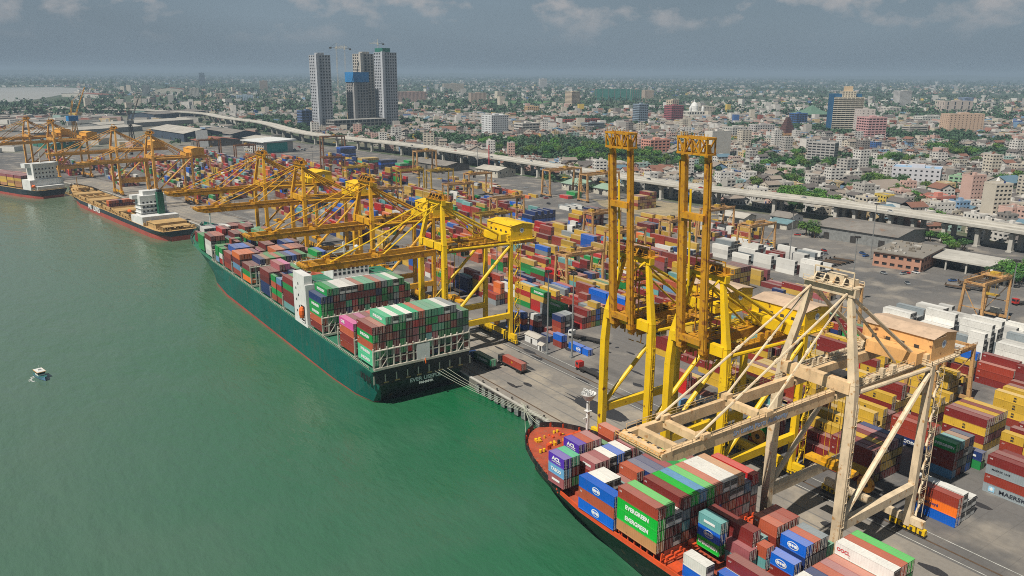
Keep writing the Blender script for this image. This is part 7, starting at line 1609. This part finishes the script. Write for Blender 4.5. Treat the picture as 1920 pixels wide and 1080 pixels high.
for k, (x, y) in enumerate(houses):
    q, hc, rc, w_, d, h, rz = spec(k)
    if k < NH: info.append((x, y, q, hc, rc, w_, d, h, rz, near_lm(x, y)))
    else:
        mb, rb = house_mesh(q, w_, d, h, hc[0], rc[0], rc[2], False); ca, sa = math.cos(rz), math.sin(rz); ds = dist((x, y))
        if ds < 1500:      # dark openings on the faces towards the harbour
            st = max(1, int(round(h / 3.2)))
            if rc[2] == 'flat':
                for _ in range(q.randrange(1, 4)): a, b = q.uniform(-.4, .2) * w_, q.uniform(-.4, .2) * d; s_ = q.uniform(1.2, 3.6); rb.box(a, a + s_, b, b + s_, h, h + q.uniform(1, 3), 0, lin(q.choice((hc[0], (90, 86, 82), (196, 190, 180), (140, 96, 80)))))
            for j in range(st):
                z = j * h / st + h / st * .35
                for fx in range(3):
                    a = -w_ / 2 + w_ * (fx + .25) / 3; mb.face(((a, -d / 2 - .03, z), (a + w_ * .18, -d / 2 - .03, z), (a + w_ * .18, -d / 2 - .03, z + 1.3), (a, -d / 2 - .03, z + 1.3)), 0, (.035, .035, .04))
                    a = d / 2 - d * (fx + .25) / 3; mb.face(((-w_ / 2 - .03, a, z), (-w_ / 2 - .03, a - d * .18, z), (-w_ / 2 - .03, a - d * .18, z + 1.3), (-w_ / 2 - .03, a, z + 1.3)), 0, (.035, .035, .04))
        for src in (mb, rb):
            b = len(allst.v); allst.v.extend((x + ca * px - sa * py, y + sa * px + ca * py, pz) for px, py, pz in src.v)
            allst.f.extend(tuple(b + i_ for i_ in f) for f in src.f); allst.m.extend(0 for _ in src.f); allst.c.extend(src.c)
ranks = {}
for t in sorted(info, key=lambda t: (t[0] - t[9][1]) ** 2 + (t[1] - t[9][2]) ** 2):
    x, y, q, hc, rc, w_, d, h, rz, lm = t; ranks[lm[0]] = ranks.get(lm[0], 0) + 1
    st = max(1, int(round(h / 3.2))); sw = ['', 'one', 'two', 'three', 'four', 'five', 'six'][min(6, st)]
    lab = '%s %s-storey house, %s, %s closest to %s' % (hc[1], sw, rc[1], ordn(ranks[lm[0]]), lm[0])
    lw = lab.split()
    if len(lw) > 16: lab = '%s house, %s, %s closest to %s' % (hc[1], rc[1], ordn(ranks[lm[0]]), lm[0])
    mb, rb = house_mesh(q, w_, d, h, hc[0], rc[0], rc[2], True); T = mb.build('house', BP, None, (x, y, 0), rz); tag(T, lab, 'house', 'houses of the city'); rb.build('roof', BP, T)
# farther town: blocks and specks out towards the horizon, thinning into green
q = random.Random(55)
for _ in range(15000):
    a = R_(q.uniform(-6, 72)); rr_ = 2300 + 16500 * q.random() ** 2.1; x, y = rr_ * math.sin(a), rr_ * math.cos(a)
    if not inview(x, y, 60): continue
    if 2500 < y < 6250 and x < 300 + (y - 2500) * .12: continue
    dn = noise.noise((x * .0011, y * .0011, 1.5)) + .4 * noise.noise((x * .004, y * .004, 5.5))
    if dn < -.12 + .10 * (rr_ / 6000) + q.uniform(-.25, .1) or not free(x, y, 20): continue
    hc = wpick(q, HC); rc = wpick(q, RC); s = q.uniform(.9, 1.7) * (1 + rr_ / 16000); tall = q.random()
    w_, d, h = 11 * s, 12 * s, (5 + 5 * q.random()) * (1 if tall < .96 else q.uniform(2, 4))
    if tall >= .96: hc = HC[q.randrange(3)]
    rz = q.uniform(-.6, .3); ca, sa = math.cos(rz), math.sin(rz)
    p = [(x + ca * u - sa * v, y + sa * u + ca * v) for u, v in ((-w_ / 2, -d / 2), (w_ / 2, -d / 2), (w_ / 2, d / 2), (-w_ / 2, d / 2))]
    allst.hexa([(u, v, 0) for u, v in p] + [(u, v, h) for u, v in p], 0, lin(hc[0]), skip='bt'); allst.face([(u, v, h) for u, v in p], 0, lin(rc[0]))
# low roofs along the far shore at the left
for _ in range(1100):
    x = q.uniform(-150, 520); y = q.uniform(1270, 3000)
    if x < -140 + (y - 1500) * .12 or not inview(x, y) or not free(x, y, 10) or abs(x - vx(y)) < 30: continue
    hc = wpick(q, HC); rc = wpick(q, RC); w_, d, h = q.uniform(9, 30), q.uniform(10, 44), q.uniform(4, 10); rz = q.uniform(-.9, .2); ca, sa = math.cos(rz), math.sin(rz)
    p = [(x + ca * u - sa * v, y + sa * u + ca * v) for u, v in ((-w_ / 2, -d / 2), (w_ / 2, -d / 2), (w_ / 2, d / 2), (-w_ / 2, d / 2))]
    allst.hexa([(u, v, 0) for u, v in p] + [(u, v, h) for u, v in p], 0, lin(hc[0]), skip='bt'); allst.face([(u, v, h) for u, v in p], 0, lin(rc[0]))
tag(allst.build('distant_houses', M['house_stuff']), 'dense sea of distant roofs spreading to the horizon', 'houses', kind='stuff')
# ------------------------------------------------------------------ trees
def clump(mb, c, r_, n, s, q, m=0):
    for _ in range(n):
        z = q.uniform(-.75, 1); a = q.uniform(0, 6.283); k = math.sqrt(max(0, 1 - z * z)); nrm = Vector((k * math.cos(a), k * math.sin(a), z)); p = Vector(c) + nrm * r_ * q.uniform(.55, 1.08)
        nrm = (nrm + Vector((q.uniform(-.6, .6), q.uniform(-.6, .6), q.uniform(-.2, .7)))).normalized(); u = nrm.orthogonal().normalized(); v = nrm.cross(u); b = q.uniform(0, 6.283); u, v = u * math.cos(b) + v * math.sin(b), v * math.cos(b) - u * math.sin(b); ss = s * q.uniform(.6, 1.3)
        mb.face((p - u * ss - v * ss * .2, p + v * ss * .6, p + u * ss + v * ss * .15, p - v * ss * .75), m)
TV = []
for s_ in range(6):
    q = random.Random(500 + s_); mb = MB(); nb_ = 11 + s_ % 3 * 2
    for k in range(nb_):
        a = q.uniform(0, 6.283); rr_ = math.sqrt(q.random()) * 3.3; z = 5.2 + q.uniform(-1.3, 2.6) * (1 - rr_ / 5.5); clump(mb, (rr_ * math.cos(a), rr_ * math.sin(a), z), q.uniform(1.2, 2.2), 62, .42, q)
    cme = mb.mesh('crown', M['leaf' if s_ % 3 else 'leaf_dark']); tb = MB(); tb.tube((0, 0, 0), (.1, .05, 3.2), .42, 7, 0, .28)
    for k in range(5): a = 6.283 * k / 5 + q.random(); tb.tube((.1, .05, 2.8), (2.0 * math.cos(a), 2.0 * math.sin(a), 5.6), .2, 5, 0, .07)
    TV.append((cme, tb.mesh('trunk', M['bark'])))
pm = MB(); q = random.Random(9)
for k in range(15):
    a = 6.283 * k / 15 + q.uniform(-.2, .2); L_ = q.uniform(2.4, 3.2); up_ = q.uniform(.2, 1.3); pr = Vector((0, 0, 9)); dr = Vector((math.cos(a), math.sin(a), 0)); sd = Vector((-dr.y, dr.x, 0))
    for j in range(4):
        t = (j + 1) / 4; nx_ = Vector((0, 0, 9)) + dr * L_ * t + Vector((0, 0, up_ * math.sin(t * 2.4) - 1.1 * t * t)); w0 = .42 * (1 - j / 5); w1 = .42 * (1 - (j + 1) / 5); pm.face((pr - sd * w0, pr + sd * w0, nx_ + sd * w1, nx_ - sd * w1)); pr = nx_
pme = pm.mesh('crown', M['palm']); tb = MB(); tb.tube((0, 0, 0), (.3, .1, 9), .24, 6, 0, .14); ptm = tb.mesh('trunk', M['bark'])
TL = []     # x, y, scale, kind label
def cluster(x, y, rx, ry, n, s0, s1, seed):
    q = random.Random(seed)
    for _ in range(n): a = q.uniform(0, 6.283); k = math.sqrt(q.random()); TL.append((x + rx * k * math.cos(a), y + ry * k * math.sin(a), q.uniform(s0, s1)))
cluster(474, 318, 6, 6, 5, 1.0, 1.4, 1); cluster(531, 262, 8, 12, 8, .9, 1.3, 2); cluster(512, 240, 10, 6, 5, .8, 1.1, 3); cluster(452, 184, 12, 10, 9, .9, 1.3, 4); cluster(470, 180, 10, 12, 8, .9, 1.3, 5); cluster(488, 560, 5, 5, 3, .8, 1.1, 6); cluster(576, 364, 10, 10, 6, 1.1, 1.5, 7); cluster(556, 380, 12, 14, 5, .8, 1.1, 17)
cluster(690, 850, 80, 200, 60, 1.1, 2.0, 8); cluster(650, 1060, 40, 110, 18, 1.2, 2.0, 9); cluster(1130, 540, 50, 34, 14, 1.4, 2.1, 10); cluster(1175, 585, 34, 26, 10, 1.4, 2.0, 11); cluster(1172, 506, 30, 40, 12, 1.4, 2.0, 12); cluster(738, 425, 28, 18, 9, 1.2, 1.8, 13); cluster(700, 382, 12, 12, 6, 1.0, 1.5, 14); cluster(1290, 815, 40, 20, 9, 1.5, 2.1, 15); cluster(865, 362, 20, 18, 7, 1.2, 1.8, 16); cluster(330, 1310, 30, 20, 6, 1.3, 1.9, 18); cluster(500, 640, 8, 30, 6, .8, 1.2, 19); cluster(455, 1500, 40, 60, 10, 1.4, 2.0, 20)
sq = random.Random(3)
for (x, y) in sites:
    if dist((x, y)) < 1250 and sq.random() < .75: TL.append((x + sq.uniform(-4, 4), y + sq.uniform(-4, 4), sq.uniform(.8, 1.8)))
TL = [t for t in TL if inview(t[0], t[1], 30) and abs(t[0] - vx(t[1])) > 14]
TL.sort(key=lambda t: dist(t) / t[2]); TI = TL[:240]; rest = TL[240:]; ranks = {}
for t in sorted(TI, key=lambda t: min((t[0] - l[1]) ** 2 + (t[1] - l[2]) ** 2 for l in BASE_LM)):
    lm = near_lm(t[0], t[1]); ranks[lm[0]] = ranks.get(lm[0], 0) + 1; q = random.Random(int(t[0] * 31 + t[1] * 17)); palm = q.random() < .07; v = q.randrange(6)
    kind_ = 'palm' if palm else ('spreading' if t[2] > 1.4 else 'round')
    T = thing('palm_tree' if palm else 'leafy_tree', '%s %s tree, %s closest tree to %s' % ('slender' if palm else ('dark green' if v % 3 == 0 else 'mid green'), kind_, ordn(ranks[lm[0]]), lm[0]), 'tree', (t[0], t[1], -.05), q.uniform(0, 6.28), 'trees by the viaduct and in the city')
    s = t[2] * q.uniform(.9, 1.1); T.scale = (s, s, s * q.uniform(.85, 1.1)) if not palm else (1.2, 1.2, 1.1)
    obj('crown', pme if palm else TV[v][0], T); obj('trunk', ptm if palm else TV[v][1], T)
wd = MB(); q = random.Random(71)
def far_tree(x, y, s, n=3, f=9):
    for _ in range(n): clump(wd, (x + q.uniform(-2, 2) * s, y + q.uniform(-2, 2) * s, 4.2 * s + q.uniform(-1, 1.5) * s), 2.4 * s, f, 1.25 * s, q)
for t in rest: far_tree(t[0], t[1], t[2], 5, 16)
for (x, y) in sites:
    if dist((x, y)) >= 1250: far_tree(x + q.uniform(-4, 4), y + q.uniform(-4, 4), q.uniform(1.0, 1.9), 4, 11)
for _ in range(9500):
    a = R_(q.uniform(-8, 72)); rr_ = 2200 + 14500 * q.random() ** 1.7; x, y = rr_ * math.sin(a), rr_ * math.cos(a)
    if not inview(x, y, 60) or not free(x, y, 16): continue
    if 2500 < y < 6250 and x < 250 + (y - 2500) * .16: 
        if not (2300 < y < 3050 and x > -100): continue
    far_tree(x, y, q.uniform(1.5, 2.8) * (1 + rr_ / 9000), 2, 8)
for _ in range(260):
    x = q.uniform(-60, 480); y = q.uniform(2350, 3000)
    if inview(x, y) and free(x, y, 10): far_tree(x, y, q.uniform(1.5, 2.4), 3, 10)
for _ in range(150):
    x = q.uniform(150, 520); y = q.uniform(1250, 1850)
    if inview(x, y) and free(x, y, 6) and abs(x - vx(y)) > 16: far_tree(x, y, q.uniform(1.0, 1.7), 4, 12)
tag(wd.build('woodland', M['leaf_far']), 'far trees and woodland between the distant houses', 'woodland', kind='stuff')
# green playing field far off
sheet('field_ground', [(1500, 2560), (1780, 2360), (2000, 2560), (1700, 2860)], .25, paint('field', (84, 128, 70), .9, .2, .01))
# ------------------------------------------------------------------ haze
mb = MB(); mb.box(-9000, 26000, -3000, 28000, -8, 176)
m = bpy.data.materials.new('haze'); m.use_nodes = True; t = m.node_tree; t.nodes.clear()
o_ = t.nodes.new('ShaderNodeOutputMaterial'); v = t.nodes.new('ShaderNodeVolumePrincipled'); v.inputs['Color'].default_value = (0.47, 0.62, 0.77, 1); v.inputs['Density'].default_value = 1.2e-4; v.inputs['Anisotropy'].default_value = 0.0
t.links.new(v.outputs[0], o_.inputs['Volume'])
h = mb.build('haze', m); tag(h, kind='stuff')
